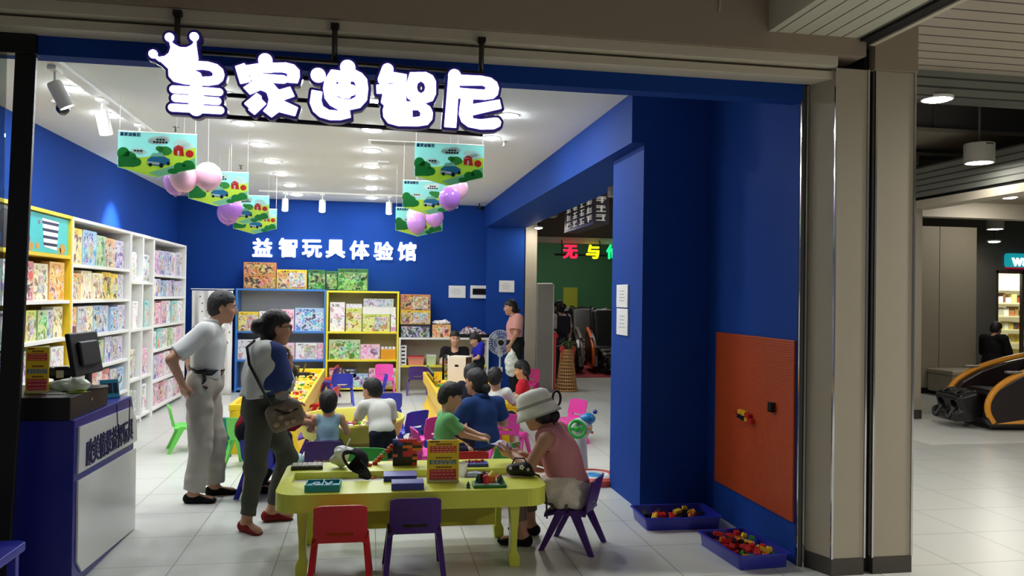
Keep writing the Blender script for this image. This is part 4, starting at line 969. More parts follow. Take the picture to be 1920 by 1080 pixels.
litter('toy_pieces', 'small yellow and red bricks lying on the right long yellow table', .84, 1.5, 8.6, 11.8, .44, 170, .014, .035, [1, 1, 1, 0, 3, 6])

# ------------------------------------------------------------------ things on the front table
def on(px, py, z=.5): q = gp(px, py, z); return (q[0], q[1], z+.0008)
p = on(576, 878); t = thing('puzzle_board', 'dark framed board of grey number tiles at the left rear of the front table', 'puzzle', p, .05)
MB().box((-.10, -.055, 0), (.10, .065, .022)).build('frame', mat('puzzle_frame', (34, 30, 34), rough=.4), t, bevel=.003)
b = MB()
for i in range(6):
    for j in range(3): b.box((-.09+i*.031, -.045+j*.035, .021), (-.064+i*.031, -.014+j*.035, .027))
b.build('tile_field', mat('puzzle_tiles', (170, 164, 140), rough=.5, noise=.3, nscale=80), t)
def tray(px, py, w_, d_, h_, m, inner, label, rot=0., n=(2, 2)):
    t = thing('toy_tray', label, 'tray', on(px, py), rot)
    b = MB(); b.box((-w_/2, -d_/2, 0), (w_/2, d_/2, h_*.55)); q = .008
    b.box((-w_/2, -d_/2, h_*.55), (w_/2, -d_/2+q, h_)); b.box((-w_/2, d_/2-q, h_*.55), (w_/2, d_/2, h_)); b.box((-w_/2, -d_/2+q, h_*.55), (-w_/2+q, d_/2-q, h_)); b.box((w_/2-q, -d_/2+q, h_*.55), (w_/2, d_/2-q, h_)); b.box((-.004, -d_/2+q, h_*.55), (.004, d_/2-q, h_)); b.build('tray', m, t, bevel=.002)
    b = MB()
    for k in range(9): x, y = random.uniform(-w_*.4, w_*.4), random.uniform(-d_*.35, d_*.35); b.lathe([(.022, h_*.55), (.022, h_*.8), (.001, h_*.8)], 7, c=(x, y, 0))
    b.build('relief', inner, t); return t
tray(606, 917, .20, .15, .040, mat('teal_tray', (40, 160, 170), rough=.4), mat('teal_relief', (24, 120, 140), rough=.4), 'teal divided toy tray at the front left of the table', -.03)
t = thing('game_box', 'plain dark blue flat box behind the purple blue one', 'box', on(750, 898), -.03); MB().box((-.10, -.07, 0), (.10, .07, .03)).build('base', mat('navy_box', (36, 44, 150), rough=.35), t, bevel=.003); MB().box((-.102, -.072, .018), (.102, .072, .034)).build('lid', mat('navy_lid', (40, 50, 160), rough=.35), t, bevel=.003)
t = thing('game_box', 'purple blue flat box with pale specks at the middle of the table front', 'box', on(764, 915), -.02)
MB().box((-.095, -.06, 0), (.095, .06, .040)).build('base', mat('indigo_box', (62, 66, 156), rough=.4), t, bevel=.003); MB().box((-.085, -.05, .040), (.085, .05, .0415)).build('printed_face', art('indigo_print', [(60, 64, 150), (90, 94, 180), (150, 150, 210), (54, 56, 140)], (70, 74, 160), 'X', False, 18), t)
# price board
def price_board(name, label, loc, rz, w_, h_):
    t = thing(name, label, 'price board', loc, rz); ye = mat('board_yellow', (240, 206, 40), rough=.4, noise=.02)
    MB().box((-w_/2, -.006, .012), (w_/2, .006, h_)).build('panel', ye, t, bevel=.002); MB().box((-w_/2, -.03, 0), (w_/2, .05, .014)).build('foot', mat('clear_foot', (206, 196, 150), rough=.15), t, bevel=.002)
    sh = [((.70, .86), (214, 70, 50), 'board_red'), ((.42, .52), (50, 130, 150), 'board_blue'), ((.06, .30), (206, 60, 84), 'board_rose')]
    for (a, c), col, n in sh:
        o = MB().box((-w_*.42, -.0078, h_*a), (w_*.42, -.0055, h_*c)).build('text_band', mat(n, col, rough=.5, noise=.1, nscale=40), t)
        b = MB()
        for k in range(3):
            zz = h_*(a+(c-a)*(k+.5)/3); x = -w_*.36
            while x < w_*.34: l = random.uniform(.05, .12)*w_; b.box((x, -.0086, zz-h_*.008), (x+l, -.0077, zz+h_*.008)); x += l+w_*.04
        b.build('small_print', mat('board_print', (236, 190, 150), rough=.5), o)
    ink = mat('board_ink', (120, 60, 20), rough=.5)
    for zz in (.885, .56, .335):
        b = MB(); b.box((-w_*.22, -.0070, h_*zz), (w_*.29, -.0058, h_*(zz+.006)))
        for k in range(6): b.box((-w_*.22+k*w_*.085, -.0072, h_*zz), (-w_*.22+k*w_*.085+w_*.06, -.0058, h_*(zz+.035)))
        b.build('heading', ink, t)
    MB().box((-w_*.42, -.0072, h_*.945), (-w_*.12, -.0058, h_*.975)).build('title', ink, t)
    return t
p = on(830, 903); price_board('price_board', 'yellow price board with red and blue bands standing on the front table', p, -.04, .195, .255)
t = thing('paper_cup', 'white paper cup right behind the yellow price board', 'cup', on(867, 893, .456)); MB().lathe([(.024, 0), (.034, .085), (.036, .085), (.033, .088), (.022, .004)], 20, cap=False).build('cup', WHITE, t, smooth=True, fix=True); MB().lathe([(.001, .07), (.03, .07)], 16, cap=False).build('drink', mat('tea', (150, 110, 70), rough=.2), t)
# brick tower
BR = [TOYC[i] for i in (0, 1, 2, 3, 7, 8)]
def brick_mesh(l, wd, h, nu): 
    b = MB(); b.box((-l/2, -wd/2, 0), (l/2, wd/2, h))
    for i in range(nu):
        for sy in (-1, 1): b.lathe([(wd*.15, h), (wd*.15, h*1.22), (.0005, h*1.22)], 10, c=(-l/2+l*(i+.5)/nu, sy*wd*.25, 0), cap=False)
    return b
p = on(761, 872); tw = thing('brick_tower', 'tower of red, black and yellow toy bricks on the rear ledge of the front table', 'toy tower', p, .03)
_bm = {}
def brick_part(parent, ci, l, loc, rz=0., n='brick', h=.019):
    key = (ci, l, h)
    if key not in _bm:
        me = brick_mesh(l, .032, h, max(2, int(l/.016))).mesh('brick'); me.materials.append(BR[ci]); _bm[key] = me
    o = bpy.data.objects.new(n, _bm[key]); COL.objects.link(o); o.parent = parent; o.location = loc; o.rotation_euler = (0, 0, rz); return o
for lev in range(9):
    x = -.088
    while x < .07:
        l = random.choice((.032, .064)); l = min(l, .096-x if .096-x >= .032 else .032)
        l = .064 if l > .05 else .032
        brick_part(tw, random.choice((0, 0, 4, 4, 4, 5, 5, 1, 4)) if lev < 7 else random.choice((2, 4, 0)), l, (x+l/2, random.uniform(-.002, .002), lev*.0192)); x += l+.0005
a0 = on(703, 871); rt = thing('brick_chain', 'slanting chain of red and orange bricks leaning on the brick tower', 'toy chain', a0, .1)
for k in range(8): brick_part(rt, (0, 5, 0, 5, 3, 0, 5, 0)[k], .032, (.0165*k, 0, .0155*k), .2*(k % 2))
t = thing('toy_ring', 'small red ring toy at the foot of the brick chain', 'toy', on(692, 874)); MB().lathe([(.014+.008*math.cos(a), .009+.008*math.sin(a)) for a in [2*PI*i/10 for i in range(11)]], 18, cap=False).build('ring', TOYC[0], t, smooth='all')
# blue peg tray and red parts
t = thing('peg_board', 'blue peg board with red pieces near the woman on the rear ledge', 'toy', on(891, 873), -.03); MB().box((-.085, -.045, 0), (.085, .045, .022)).build('board', mat('peg_blue', (34, 60, 160), rough=.35), t, bevel=.003)
b = MB()
for k in range(6): b.box((-.07+k*.022, -.02+.008*(k % 3), .022), (-.054+k*.022, -.004+.008*(k % 3), .034+.006*(k % 2)))
b.build('red_pieces', TOYC[0], t); b = MB()
for k in range(7): b.lathe([(.005, .022), (.005, .03), (.001, .03)], 8, c=(-.06+k*.02, .03, 0))
b.build('pegs', TOYC[0], t)
# green play board with little houses and trees
t = thing('play_board', 'green toy board with a red tower, trees and little houses on the front table', 'toy', on(917, 911), -.03)
MB().box((-.10, -.06, 0), (.10, .06, .018)).build('board', mat('board_green', (40, 120, 60), rough=.4), t, bevel=.004)
MB().box((-.075, -.045, .018), (.06, -.02, .0195)).build('white_path', WHITE, t)
for x, y, k in ((-.065, .0, 1), (.07, -.015, .9), (-.05, .035, .8)): MB().lathe([(.004, .018), (.004, .026), (.024*k, .026), (.014*k, .042), (.018*k, .042), (.001, .075*k)], 12, c=(x, y, 0), cap=False).build('tree', mat('tree_green', (24, 76, 50), rough=.5), t, smooth=True)
MB().lathe([(.019, .018), (.019, .062), (.012, .07), (.001, .072)], 14, c=(-.022, -.022, 0), cap=False).build('red_tower', TOYC[0], t, smooth=True)
MB().lathe([(.022, .018), (.022, .07), (.001, .085)], 12, c=(-.035, .025, 0), cap=False).build('dark_tower', mat('dark_red', (96, 26, 30), rough=.4), t, smooth=True)
b = MB(); b.box((0, .0, .018), (.04, .04, .055)); b.build('orange_house', TOYC[8], t, bevel=.002); b = MB(); b.prism([(-.004, .055), (.044, .055), (.02, .085)], -.003, .043, 'y'); b.build('yellow_roof', TOYC[1], t)
b = MB(); b.box((.05, .015, .018), (.078, .045, .04)); b.build('small_house', WHITE, t, bevel=.002); b = MB(); b.prism([(.046, .04), (.082, .04), (.064, .062)], .012, .048, 'y'); b.build('red_roof', TOYC[0], t)
t = thing('toy_tree', 'tiny dark green toy tree lying left of the green board', 'toy', on(878, 915)); MB().lathe([(.012, 0), (.012, .004), (.005, .008), (.014, .012), (.008, .024), (.010, .024), (.001, .04)], 10, cap=False).build('tree', mat('tree_green', (24, 76, 50)), t, smooth=True)
# wrapper in the trough
sd = SDF(.004); sd.box((0, 0, .012), (.09, .03, .012), .01); sd.noise(.007, 70, 5); p = on(897, 893, .4565)
tag(link('foil_wrapper', sd.mesh('foil_wrapper'), mat('foil_blue_grey', (150, 160, 186), rough=.3, noise=.3, nscale=30), None, p), 'crumpled blue grey wrapper in the table trough', 'wrapper')
for k, (px_, py_, ci, lb) in enumerate(((655, 893, 0, 'small red scrap left of the black cap in the table trough'), (628, 897, 6, 'pale scrap behind the teal tray in the table trough'), (700, 897, 8, 'orange scrap right of the black cap in the table trough'))):
    o = MB().box((-.022, -.010, 0), (.022, .010, .012)).build('toy_piece', TOYC[ci], None, on(px_, py_, .4565), .4*k, bevel=.003); tag(o, lb, 'toy')
# black cap, crown to the viewer's right, strap opening facing up left
t = thing('baseball_cap', 'black cap lying open with its strap towards the cup on the front table', 'cap', (on(662, 893, .5)[0], on(662, 893, .5)[1]+.02, .5008), -.1)
CAPM = mat('cap_black', (14, 14, 16), rough=.85, noise=.1, nscale=60)
lx = Vector((.80, -.30, -.45)).normalized(); lz = Vector((.45, .55, .43)); lz = (lz-lx*lz.dot(lx)).normalized(); ly = lz.cross(lx)
T0 = Matrix.Translation((.0, 0, .078)) @ Matrix((lx, ly, lz)).transposed().to_4x4()
prof = [(.088, 0), (.088, .02), (.083, .045), (.070, .068), (.050, .086), (.026, .096), (.004, .099)]
rowsv = [[T0 @ Vector((r*math.cos(a), r*math.sin(a), z)) for a in [-2.05+4.1*j/28 for j in range(29)]] for r, z in prof]
b = MB(); b.sheet(rowsv, T0.to_3x3() @ Vector((-.003, 0, -.003))); b.build('crown', CAPM, t, smooth='all')
rowsv = [[(.082*math.cos(a)+.070*s_*math.cos(a), (.082+.01*s_)*math.sin(a), .004-.018*s_*s_) for a in [-1.15+2.3*j/14 for j in range(15)]] for s_ in (0, .33, .66, 1)]
b = MB(); b.sheet([[T0 @ Vector(q) for q in r] for r in rowsv], T0.to_3x3() @ Vector((0, 0, .004))); b.build('visor', CAPM, t, smooth=True)
b = MB(); b.tube([T0 @ Vector((.087*math.cos(a), .087*math.sin(a), .008)) for a in [2.0+2.28*i/16 for i in range(17)]], .009, 8); b.build('strap', CAPM, t, smooth=True)
b = MB(); b.tube([T0 @ Vector((-.04*(1-q_)-.0, .078-.156*q_, .02+.06*math.sin(PI*q_))) for q_ in [i/12 for i in range(13)]], .006, 8); b.build('cross_strap', CAPM, t, smooth=True)
b = MB(); b.tube([T0 @ Vector((-.088+.085*q_, 0, .01+.085*q_**.7)) for q_ in [i/8 for i in range(9)]], .006, 8); b.build('cross_strap', CAPM, t, smooth=True)
# drink cup in a bag
t = thing('drink_cup', 'white bagged drink with a straw behind the black cap', 'drink', on(641, 876))
sd = SDF(.004); sd.cap((0, 0, .035), (0, 0, .07), .036, .040); sd.ell((0, 0, .105), (.055, .05, .032), k=.02); sd.ell((.05, .0, .11), (.03, .03, .014), k=.02); sd.ell((-.05, 0, .05), (.03, .02, .03)); sd.noise(.007, 60, 9); sd.cut((0, 0, .001), (0, 0, -1))
link('bag_wrapped_cup', sd.mesh('cup'), mat('bag_white2', (226, 228, 224), rough=.35, noise=.06), t); MB().tube([(.02, 0, .12), (.05, .0, .185)], .005, 8).build('straw', WHITE, t, smooth=True)
# small black handbag with white flowers on the table corner
p = on(974, 893); t = thing('handbag', 'small black handbag with white flowers by the woman on the table corner', 'handbag', p, -.1)
sd = SDF(.004); sd.cap((-.045, 0, .04), (.035, 0, .045), .040, .045, k=.03); sd.cap((.05, .0, .03), (.085, -.01, .015), .03, .014, k=.03); sd.cut((0, 0, .001), (0, 0, -1)); BAGB = mat('bag_black', (18, 16, 18), rough=.6, noise=.1)
link('body', sd.mesh('body'), BAGB, t); b = MB()
for x, z, r in ((.01, .065, .013), (-.06, .06, .008), (.05, .05, .008)):
    for k in range(5): a = 2*PI*k/5; b.ball((x+r*.8*math.cos(a), -.044+.01*abs(x), z+r*.8*math.sin(a)), (r*.5, .004, r*.5), 8, 6)
b.build('flowers', WHITE, t, smooth='all'); MB().tube([(-.05, 0, .075), (-.03, .02, .11), (.03, .02, .11), (.05, 0, .075)], .005, 8).build('handle', BAGB, t, smooth=True)
MB().tube([(.08, -.01, .02), (.12, -.02, .008), (.155, -.01, -.05), (.175, 0, -.15), (.18, .0, -.27)], .006, 8).build('strap', BAGB, t, smooth=True)

# ------------------------------------------------------------------ cash counter
CB = mat('counter_blue', (34, 40, 140), rough=.3, noise=.03)
cx = -1.6; ct = thing('cash_counter', 'dark blue cash counter with white lettered front panels by the entrance', 'counter', (cx, 5.3, 0))
L = lambda px_, py_: (lambda q: (q[1]-5.3, q[2]))(xp(px_, py_, cx))
outline = [(4.79-5.3, 0), (5.93-5.3, 0), (5.93-5.3, .80), (5.86-5.3, .93), (4.79-5.3, .93)]
b = MB(); b.prism(outline, -.72, 0, 'x'); b.build('body', CB, ct, bevel=.004)
PAN = mat('counter_panel_white', (222, 224, 222), rough=.2, noise=.02)
up = [L(146, 801), L(244, 763), L(253, 786), L(254, 826), L(143, 889)]; lo_ = [L(143, 902), L(252, 840), L(250, 990), L(150, 1072), L(141, 1055)]
b = MB(); b.prism(up, .0, .012, 'x'); o = b.build('sign_panel', PAN, ct, bevel=.002)
b = MB(); b.prism(lo_, .0, .012, 'x'); b.build('lower_panel', PAN, ct, bevel=.002)
me = facing(text_mesh('欧美情景益智玩具', .128, .003, .002), ROT_RIGHT)
co = np.array([v.co[:] for v in me.vertices]); a = L(157, 858); c_ = L(245, 790); yc = (a[0]+c_[0])/2; me.transform(Matrix.Translation((0, -(co[:, 1].max()+co[:, 1].min())/2, -(co[:, 2].max()+co[:, 2].min())/2)))
wd = co[:, 1].max()-co[:, 1].min(); me.transform(Matrix.Diagonal((1, (c_[0]-a[0])/wd, 1.25, 1)))
zc = (L(157, 848)[1]+L(245, 805)[1])/2
link('lettering', me, mat('letter_navy', (30, 24, 90), rough=.4, noise=0), o, (.0155, yc, zc))
dr = thing('cash_till', 'flat black cash till with a keyhole on the counter', 'cash till', (cx-.35, 5.12, .931)); BK = mat('drawer_black', (20, 20, 22), rough=.4, noise=.05)
MB().box((-.38, -.34, 0), (.33, .30, .126)).build('case', BK, dr, bevel=.004); b = MB(); b.lathe([(.009, 0), (.009, .004), (.001, .004)], 14, ax=Matrix.Translation((.33, .0, .075)) @ Matrix.Rotation(PI/2, 4, 'Y')); b.build('keyhole', CHROME, dr)
ZD_ = 1.0585
def onc(px_, py_, z=ZD_): q = gp(px_, py_, z); return (q[0], q[1], z)
mo = thing('monitor', 'black computer monitor seen from behind on the cash till', 'monitor', (wp(166, 700, 5.22)[0], 5.22, ZD_), math.radians(-95))
BKM = mat('monitor_black', (26, 26, 28), rough=.45, noise=.04)
MB().lathe([(.11, 0), (.11, .008), (.03, .014), (.001, .014)], 24, cap=False).build('base', BKM, mo, smooth=True); MB().box((-.025, -.012, .01), (.025, .012, .10)).build('stand', BKM, mo, bevel=.004)
T = Matrix.Translation((0, 0, .085)) @ Matrix.Rotation(math.radians(10), 4, 'X'); b = MB(); b.box((-.19, -.018, 0), (.19, .012, .255), T); b.build('screen_case', BKM, mo, bevel=.008); b = MB(); b.box((-.12, .012, .05), (.12, .034, .2), T); b.build('rear_housing', BKM, mo, bevel=.01)
b = MB(); b.box((-.175, -.0195, .02), (.175, -.0178, .24), T); b.build('screen', mat('screen_glass', (20, 24, 30), rough=.1, noise=0), mo)
q = wp(70, 700, 5.0); price_board('price_board', 'yellow price board with red and blue bands standing on the cash till', (q[0], 5.0, ZD_), .12, .118, .262)
q = wp(112, 700, 5.33); cr = thing('card_terminal', 'black card terminal with a white label left of the monitor', 'card terminal', (q[0], 5.33, ZD_), .4)
sd = SDF(.004); sd.box((0, 0, .085), (.065, .045, .035), .02); sd.box((0, .01, .03), (.03, .03, .03), .01, k=.02); link('body', sd.mesh('body'), mat('device_black', (16, 16, 26), rough=.3), cr, smooth='all'); b = MB(); b.box((-.022, -.049, .055), (.018, -.044, .10)); b.box((-.03, -.035, .119), (.045, .03, .1225)); b.build('label', WHITE, cr); MB().tube([(.06, 0, .09), (.10, .02, .14), (.11, .05, .22), (.15, .09, .26)], .005, 8).build('cable', BLACK, cr, smooth=True)
q = wp(128, 726, 5.05); sd = SDF(.005); sd.ell((0, 0, .035), (.11, .065, .035)); sd.ell((.05, 0, .04), (.06, .05, .04)); sd.noise(.01, 45, 4); sd.cut((0, 0, .001), (0, 0, -1))
tag(link('plastic_bag', sd.mesh('plastic_bag'), mat('bag_pale_green', (206, 216, 196), rough=.3, noise=.12, nscale=20), None, (q[0], 5.05, ZD_)), 'crumpled pale green plastic bag lying before the monitor', 'plastic bag')
for k, (px_, py_, col, rz_, lb) in enumerate(((75, 736, (200, 210, 60), .1, 'lime leaflet at the left on the cash till'), (106, 737, (236, 236, 220), -.1, 'white leaflet in the middle of the cash till'), (140, 735, (196, 214, 70), .3, 'lime leaflet under the edge of the pale green bag'))):
    q = onc(px_, py_); o = MB().box((-.06, -.045, 0), (.06, .045, .0025)).build('leaflet', mat('leaflet_%d' % k, col, rough=.5, noise=.25, nscale=25), None, (q[0]-.0, q[1], ZD_+.0006), rz_); tag(o, lb, 'leaflet')
q = xp(203, 735, -1.70); o = thing('pamphlet_stand', 'small teal pamphlet stand right of the monitor on the counter', 'pamphlet stand', (-1.70, q[1]+.05, .931), .7)
MB().box((-.055, -.02, 0), (.055, .02, .012)).build('base', mat('teal_stand', (50, 150, 180), rough=.3), o); b = MB(); b.box((-.06, -.004, .01), (.06, .004, .125), Matrix.Rotation(math.radians(-14), 4, 'X')); b.build('card', mat('teal_stand', (50, 150, 180)), o, bevel=.002)
b = MB()
for k in range(3): b.box((-.05+k*.036, -.0055, .03), (-.022+k*.036, -.0038, .10), Matrix.Rotation(math.radians(-14), 4, 'X'))
b.build('dark_pockets', mat('pocket_dark', (30, 46, 60), rough=.3), o)
o = MB().tube([(.028, 5.44-5.3, .93), (.03, 5.46-5.3, .80), (.035, 5.50-5.3, .70), (.04, 5.6-5.3, .655), (.035, 5.68-5.3, .70), (.03, 5.71-5.3, .82), (.0285, 5.72-5.3, .925)], .0035, 8).build('power_cord', BLACK, None, (cx, 5.3, 0), smooth=True); tag(o, 'thin black cord looping down the white counter panel', 'cord')
q = gp(5, 1010, .42); o = thing('side_stool', 'corner of a blue plastic table outside the glass at the lower left', 'table', (-1.83, 4.02, 0)); MB().prism(rrect(-.24, -.22, .22, .22, .05), .40, .44).build('top', mat('stool_blue', (40, 44, 170), rough=.35), o, bevel=.006)
for sx in (-1, 1):
    for sy in (-1, 1): MB().box((sx*.17-.02, sy*.17-.02, 0), (sx*.17+.02, sy*.17+.02, .40)).build('leg', mat('stool_blue', (40, 44, 170)), o, bevel=.004)

# ------------------------------------------------------------------ brick wall panel and trays on the floor at the right
OR = stripes('orange_baseplate', (190, 76, 24), (176, 66, 20), 'Z', 62, .5, rough=.42, bump=.15)
bp = thing('brick_wall_panel', 'orange toy brick panel mounted on the blue wall at the right', 'brick panel', (2.62, 5.235, .26))
MB().box((-.014, -.58, 0), (0, .58, 1.135)).build('base_plate', OR, bp, bevel=.002)
st = MB()
for i in range(71):
    for j in range(70):
        y, z = -.57+i*.01628, .010+j*.0161; r = .0046
        pts = [(y+r*math.cos(a), z+r*math.sin(a)) for a in [2*PI*k/6 for k in range(6)]]; b0 = len(st.v); st.v += [(-.0135, u, v) for u, v in pts]+[(-.0162, u, v) for u, v in pts]
        st.f += [tuple(b0+6+k for k in range(6))]+[(b0+k, b0+(k+1) % 6, b0+6+(k+1) % 6, b0+6+k) for k in range(6)]; st.m += [0]*7
o = st.build('studs', mat('orange_studs', (188, 76, 24), rough=.42), bp, fix=True); o['kind'] = 'stuff'
bc = thing('brick_cluster', 'little cluster of yellow, red and black bricks stuck on the orange panel', 'toy bricks', (2.603, 5.29, .82))
TX = Matrix.Rotation(-PI/2, 4, 'Y')
for k, (y, z, l, ci) in enumerate(((.05, .03, .064, 1), (.0, .028, .064, 1), (-.055, .02, .064, 0), (.06, -.0, .064, 4), (.005, -.005, .064, 4), (-.04, -.008, .032, 1), (-.10, -.01, .05, 0), (.11, .02, .032, 0))):
    b = brick_mesh(l, .032, .024, max(2, int(l/.016))); me = b.mesh('brick'); me.transform(TX @ Matrix.Rotation(PI/2, 4, 'Z')); link('brick', me, BR[ci], bc, (0, y, z))
bc = thing('wall_brick', 'single black brick stuck on the orange panel', 'toy brick', (2.603, 4.905, .945)); b = brick_mesh(.064, .045, .028, 4); me = b.mesh('brick'); me.transform(TX); link('brick', me, BR[4], bc)
TRM = mat('tray_blue', (34, 44, 160), rough=.35, noise=.03)
def floor_tray(label, x, y, w_, d_, rz, cols, n, grp):
    t = thing('brick_tray', label, 'tray', (x, y, 0), rz); hw, hd, h = w_/2, d_/2, .085
    b = MB(); b.box((-hw*.94, -hd*.92, 0), (hw*.94, hd*.92, .008)); b.build('floor_plate', TRM, t)
    b = MB(); o_ = rrect(-hw*.95, -hd*.93, hw*.95, hd*.93, .02, 4); o2 = rrect(-hw, -hd, hw, hd, .03, 4); i1 = rrect(-hw*.95+.006, -hd*.93+.006, hw*.95-.006, hd*.93-.006, .016, 4); i2 = rrect(-hw+.006, -hd+.006, hw-.006, hd-.006, .026, 4); r2 = rrect(-hw-.014, -hd-.014, hw+.014, hd+.014, .035, 4)
    n_ = len(o_); vs = [(u, v, 0) for u, v in o_]+[(u, v, h) for u, v in o2]+[(u, v, h) for u, v in r2]+[(u, v, h+.006) for u, v in r2]+[(u, v, h+.006) for u, v in i2]+[(u, v, .008) for u, v in i1]
    b.add(vs, [(a*n_+k, a*n_+(k+1) % n_, (a+1)*n_+(k+1) % n_, (a+1)*n_+k) for a in range(5) for k in range(n_)]); b.build('wall_rim', TRM, t, smooth=True, fix=True)
    for k in range(n):
        ci = random.choice(cols); l = random.choice((.032, .064, .064, .064)); key = (ci, l, .022)
        if key not in _bm: me = brick_mesh(l, .034, .022, max(2, int(l/.016))).mesh('toy_brick'); me.materials.append(BR[ci]); _bm[key] = me
        o = bpy.data.objects.new('toy_brick', _bm[key]); COL.objects.link(o); u, v = random.uniform(-hw*.78, hw*.78), random.uniform(-hd*.68, hd*.68)
        lay = .012+.028*(k//max(1, n//3)); c_, s_ = math.cos(rz), math.sin(rz); o.location = (x+u*c_-v*s_, y+u*s_+v*c_, lay+.006)
        o.rotation_euler = (random.uniform(-.35, .35), random.uniform(-.35, .35), random.uniform(0, 6))
        tag(o, '%s toy brick lying in the %s' % (('red', 'yellow', 'blue', 'green', 'black', 'orange')[ci], grp), 'toy brick', '%s bricks in the %s' % (('red', 'yellow', 'blue', 'green', 'black', 'orange')[ci], grp))
floor_tray('shallow blue tray of dark bricks on the floor beside the blue pillar', 2.22, 5.62, .56, .36, -.03, [4, 4, 4, 5, 1, 0, 4], 30, 'blue tray by the pillar')
floor_tray('shallow blue tray heaped with bright bricks on the floor by the front column', 2.375, 4.86, .54, .34, -1.50, [0, 0, 4, 1, 3, 5, 0], 48, 'front blue tray by the column')
# ride on toy behind the pillar
rt = thing('activity_walker', 'white baby walker toy with a green wheel beside the blue pillar', 'toy', (1.93, 7.25, 0), .1)
sd = SDF(.008); sd.cap((0, 0, .04), (0, 0, .40), .075, .05, k=.04); sd.ell((0, 0, .44), (.11, .09, .09), k=.05); sd.cut((0, 0, .005), (0, 0, -1)); link('column', sd.mesh('column'), mat('walker_grey', (196, 198, 198), rough=.4), rt)
b = MB(); A = Matrix.Translation((-.07, -.09, .44)) @ Matrix.Rotation(math.radians(70), 4, 'X'); b.lathe([(.075+.016*math.cos(a), .016*math.sin(a)) for a in [2*PI*i/10 for i in range(11)]], 24, ax=A, cap=False); b.box((-.07, -.012, -.01), (.07, .012, .01), A); b.ball((0, 0, 0), (.03, .03, .02), 12, 8, A); b.build('steering_wheel', mat('wheel_green', (60, 190, 70), rough=.35), rt, smooth=True)
b = MB(); b.ball((.06, -.02, .52), (.075, .06, .055), 16, 10); b.build('blue_cap', mat('walker_blue', (40, 130, 190), rough=.35), rt, smooth='all'); b = MB(); b.ball((.14, 0, .58), .022, 10, 8); b.build('knob', mat('walker_indigo', (60, 60, 170)), rt, smooth='all')
b = MB()
for x, y, z in ((.02, -.085, .4), (.06, -.09, .44), (.09, -.06, .40)): b.ball((x, y, z), .014, 10, 8)
b.build('buttons', TOYC[8], rt, smooth='all')
b = MB(); b.lathe([(.14, 0), (.15, .02), (.13, .04), (.001, .045)], 28, cap=False); b.build('base_disc', WHITE, rt, smooth=True)
mt = thing('play_mat', 'red, white and blue play mat ring on the floor by the baby walker', 'play mat', (1.98, 6.98, 0))
for (r0, r1, c_, n) in ((.0, .10, (60, 140, 200), 'blue_centre'), (.10, .17, (226, 226, 224), 'white_ring'), (.17, .24, (226, 90, 70), 'red_ring')): MB().lathe([(max(r0, .001), .001), (r1, .001), (r1, .05), ((r0+r1)/2, .07), (max(r0, .001), .05)], 30, cap=False).build(n, mat('mat_'+n, c_, rough=.5), mt, smooth=True, fix=True)
# things on the right long table
q = gp(850, 735, .442); wb = thing('wooden_box', 'tall white box with a hand slot and dark open side on the right yellow table', 'box', (1.16, 10.5, .441), -.5)
b = MB(); b.box((-.14, -.14, 0), (-.128, .14, .44)); b.box((-.128, -.14, 0), (.14, -.128, .30)); b.box((-.128, .128, 0), (.14, .14, .44)); b.box((-.128, -.128, 0), (.14, .128, .012)); b.box((-.128, -.14, .428), (.14, .128, .44))
b.box((-.128, -.14, .30), (-.03, -.128, .428)); b.box((.03, -.14, .30), (.14, -.128, .428)); b.box((-.03, -.14, .33), (.03, -.128, .428)); [b.v.__setitem__(i_, (x_*.9, y_*.9, z_*.93)) for i_, (x_, y_, z_) in enumerate(b.v)]; b.build('case', mat('box_pale_wood', (226, 216, 204), rough=.5, noise=.05), wb)
MB().box((.105, -.115, .012), (.116, .115, .395)).build('inner_board', mat('box_inside', (84, 66, 54), rough=.6), wb)
q = gp(838, 712, .442); jr = thing('toy_jar', 'clear jar of small coloured toys beside the white box', 'jar', (q[0], 10.9, .441)); MB().lathe([(.001, 0), (.11, 0), (.12, .02), (.12, .36), (.08, .40), (.075, .40), (.115, .355), (.115, .02), (.001, .012)], 24, cap=False).build('glass', glass('jar_clear', (238, 244, 244)), jr, smooth=True, fix=True)
b = MB()
for k in range(90): a = random.uniform(0, 6.28); r = random.uniform(0, .095); b.mi = random.choice((0, 2, 6, 6, 8, 3)); b.cb((0, 0, 0), (.022, .014, .012), Matrix.Translation((r*math.cos(a), r*math.sin(a), random.uniform(.03, .3))) @ Matrix.Rotation(random.uniform(0, 3), 4, 'Y'))
o = b.build('toys_inside', TOYC, jr); o['kind'] = 'stuff'
ty = thing('toy_stand', 'lime green toy stand with red parts on the right yellow table', 'toy', (.86, 9.75, .441)); MB().box((-.09, -.06, 0), (.09, .06, .02)).build('base', mat('toy_lime', (140, 210, 60), rough=.4), ty, bevel=.004); MB().tube([(0, 0, .02), (0, 0, .17)], .014).build('post', mat('toy_lime', (140, 210, 60)), ty, smooth=True); b = MB(); b.ball((.03, 0, .15), (.05, .03, .03), 12, 8); b.build('top', TOYC[1], ty, smooth='all'); MB().box((-.08, -.05, .02), (-.03, .0, .05)).build('red_block', TOYC[0], ty, bevel=.004)
pg = thing('glass_screen', 'low clear plastic screen along the right yellow table', 'screen', (.82, 11.2, .441), .0); MB().box((-.004, -.6, 0), (.004, .6, .17)).build('pane', glass('clear_acrylic', (214, 232, 226)), pg); MB().box((-.012, -.6, .165), (.012, .6, .18)).build('edge_strip', mat('screen_edge', (70, 110, 80), rough=.4), pg)
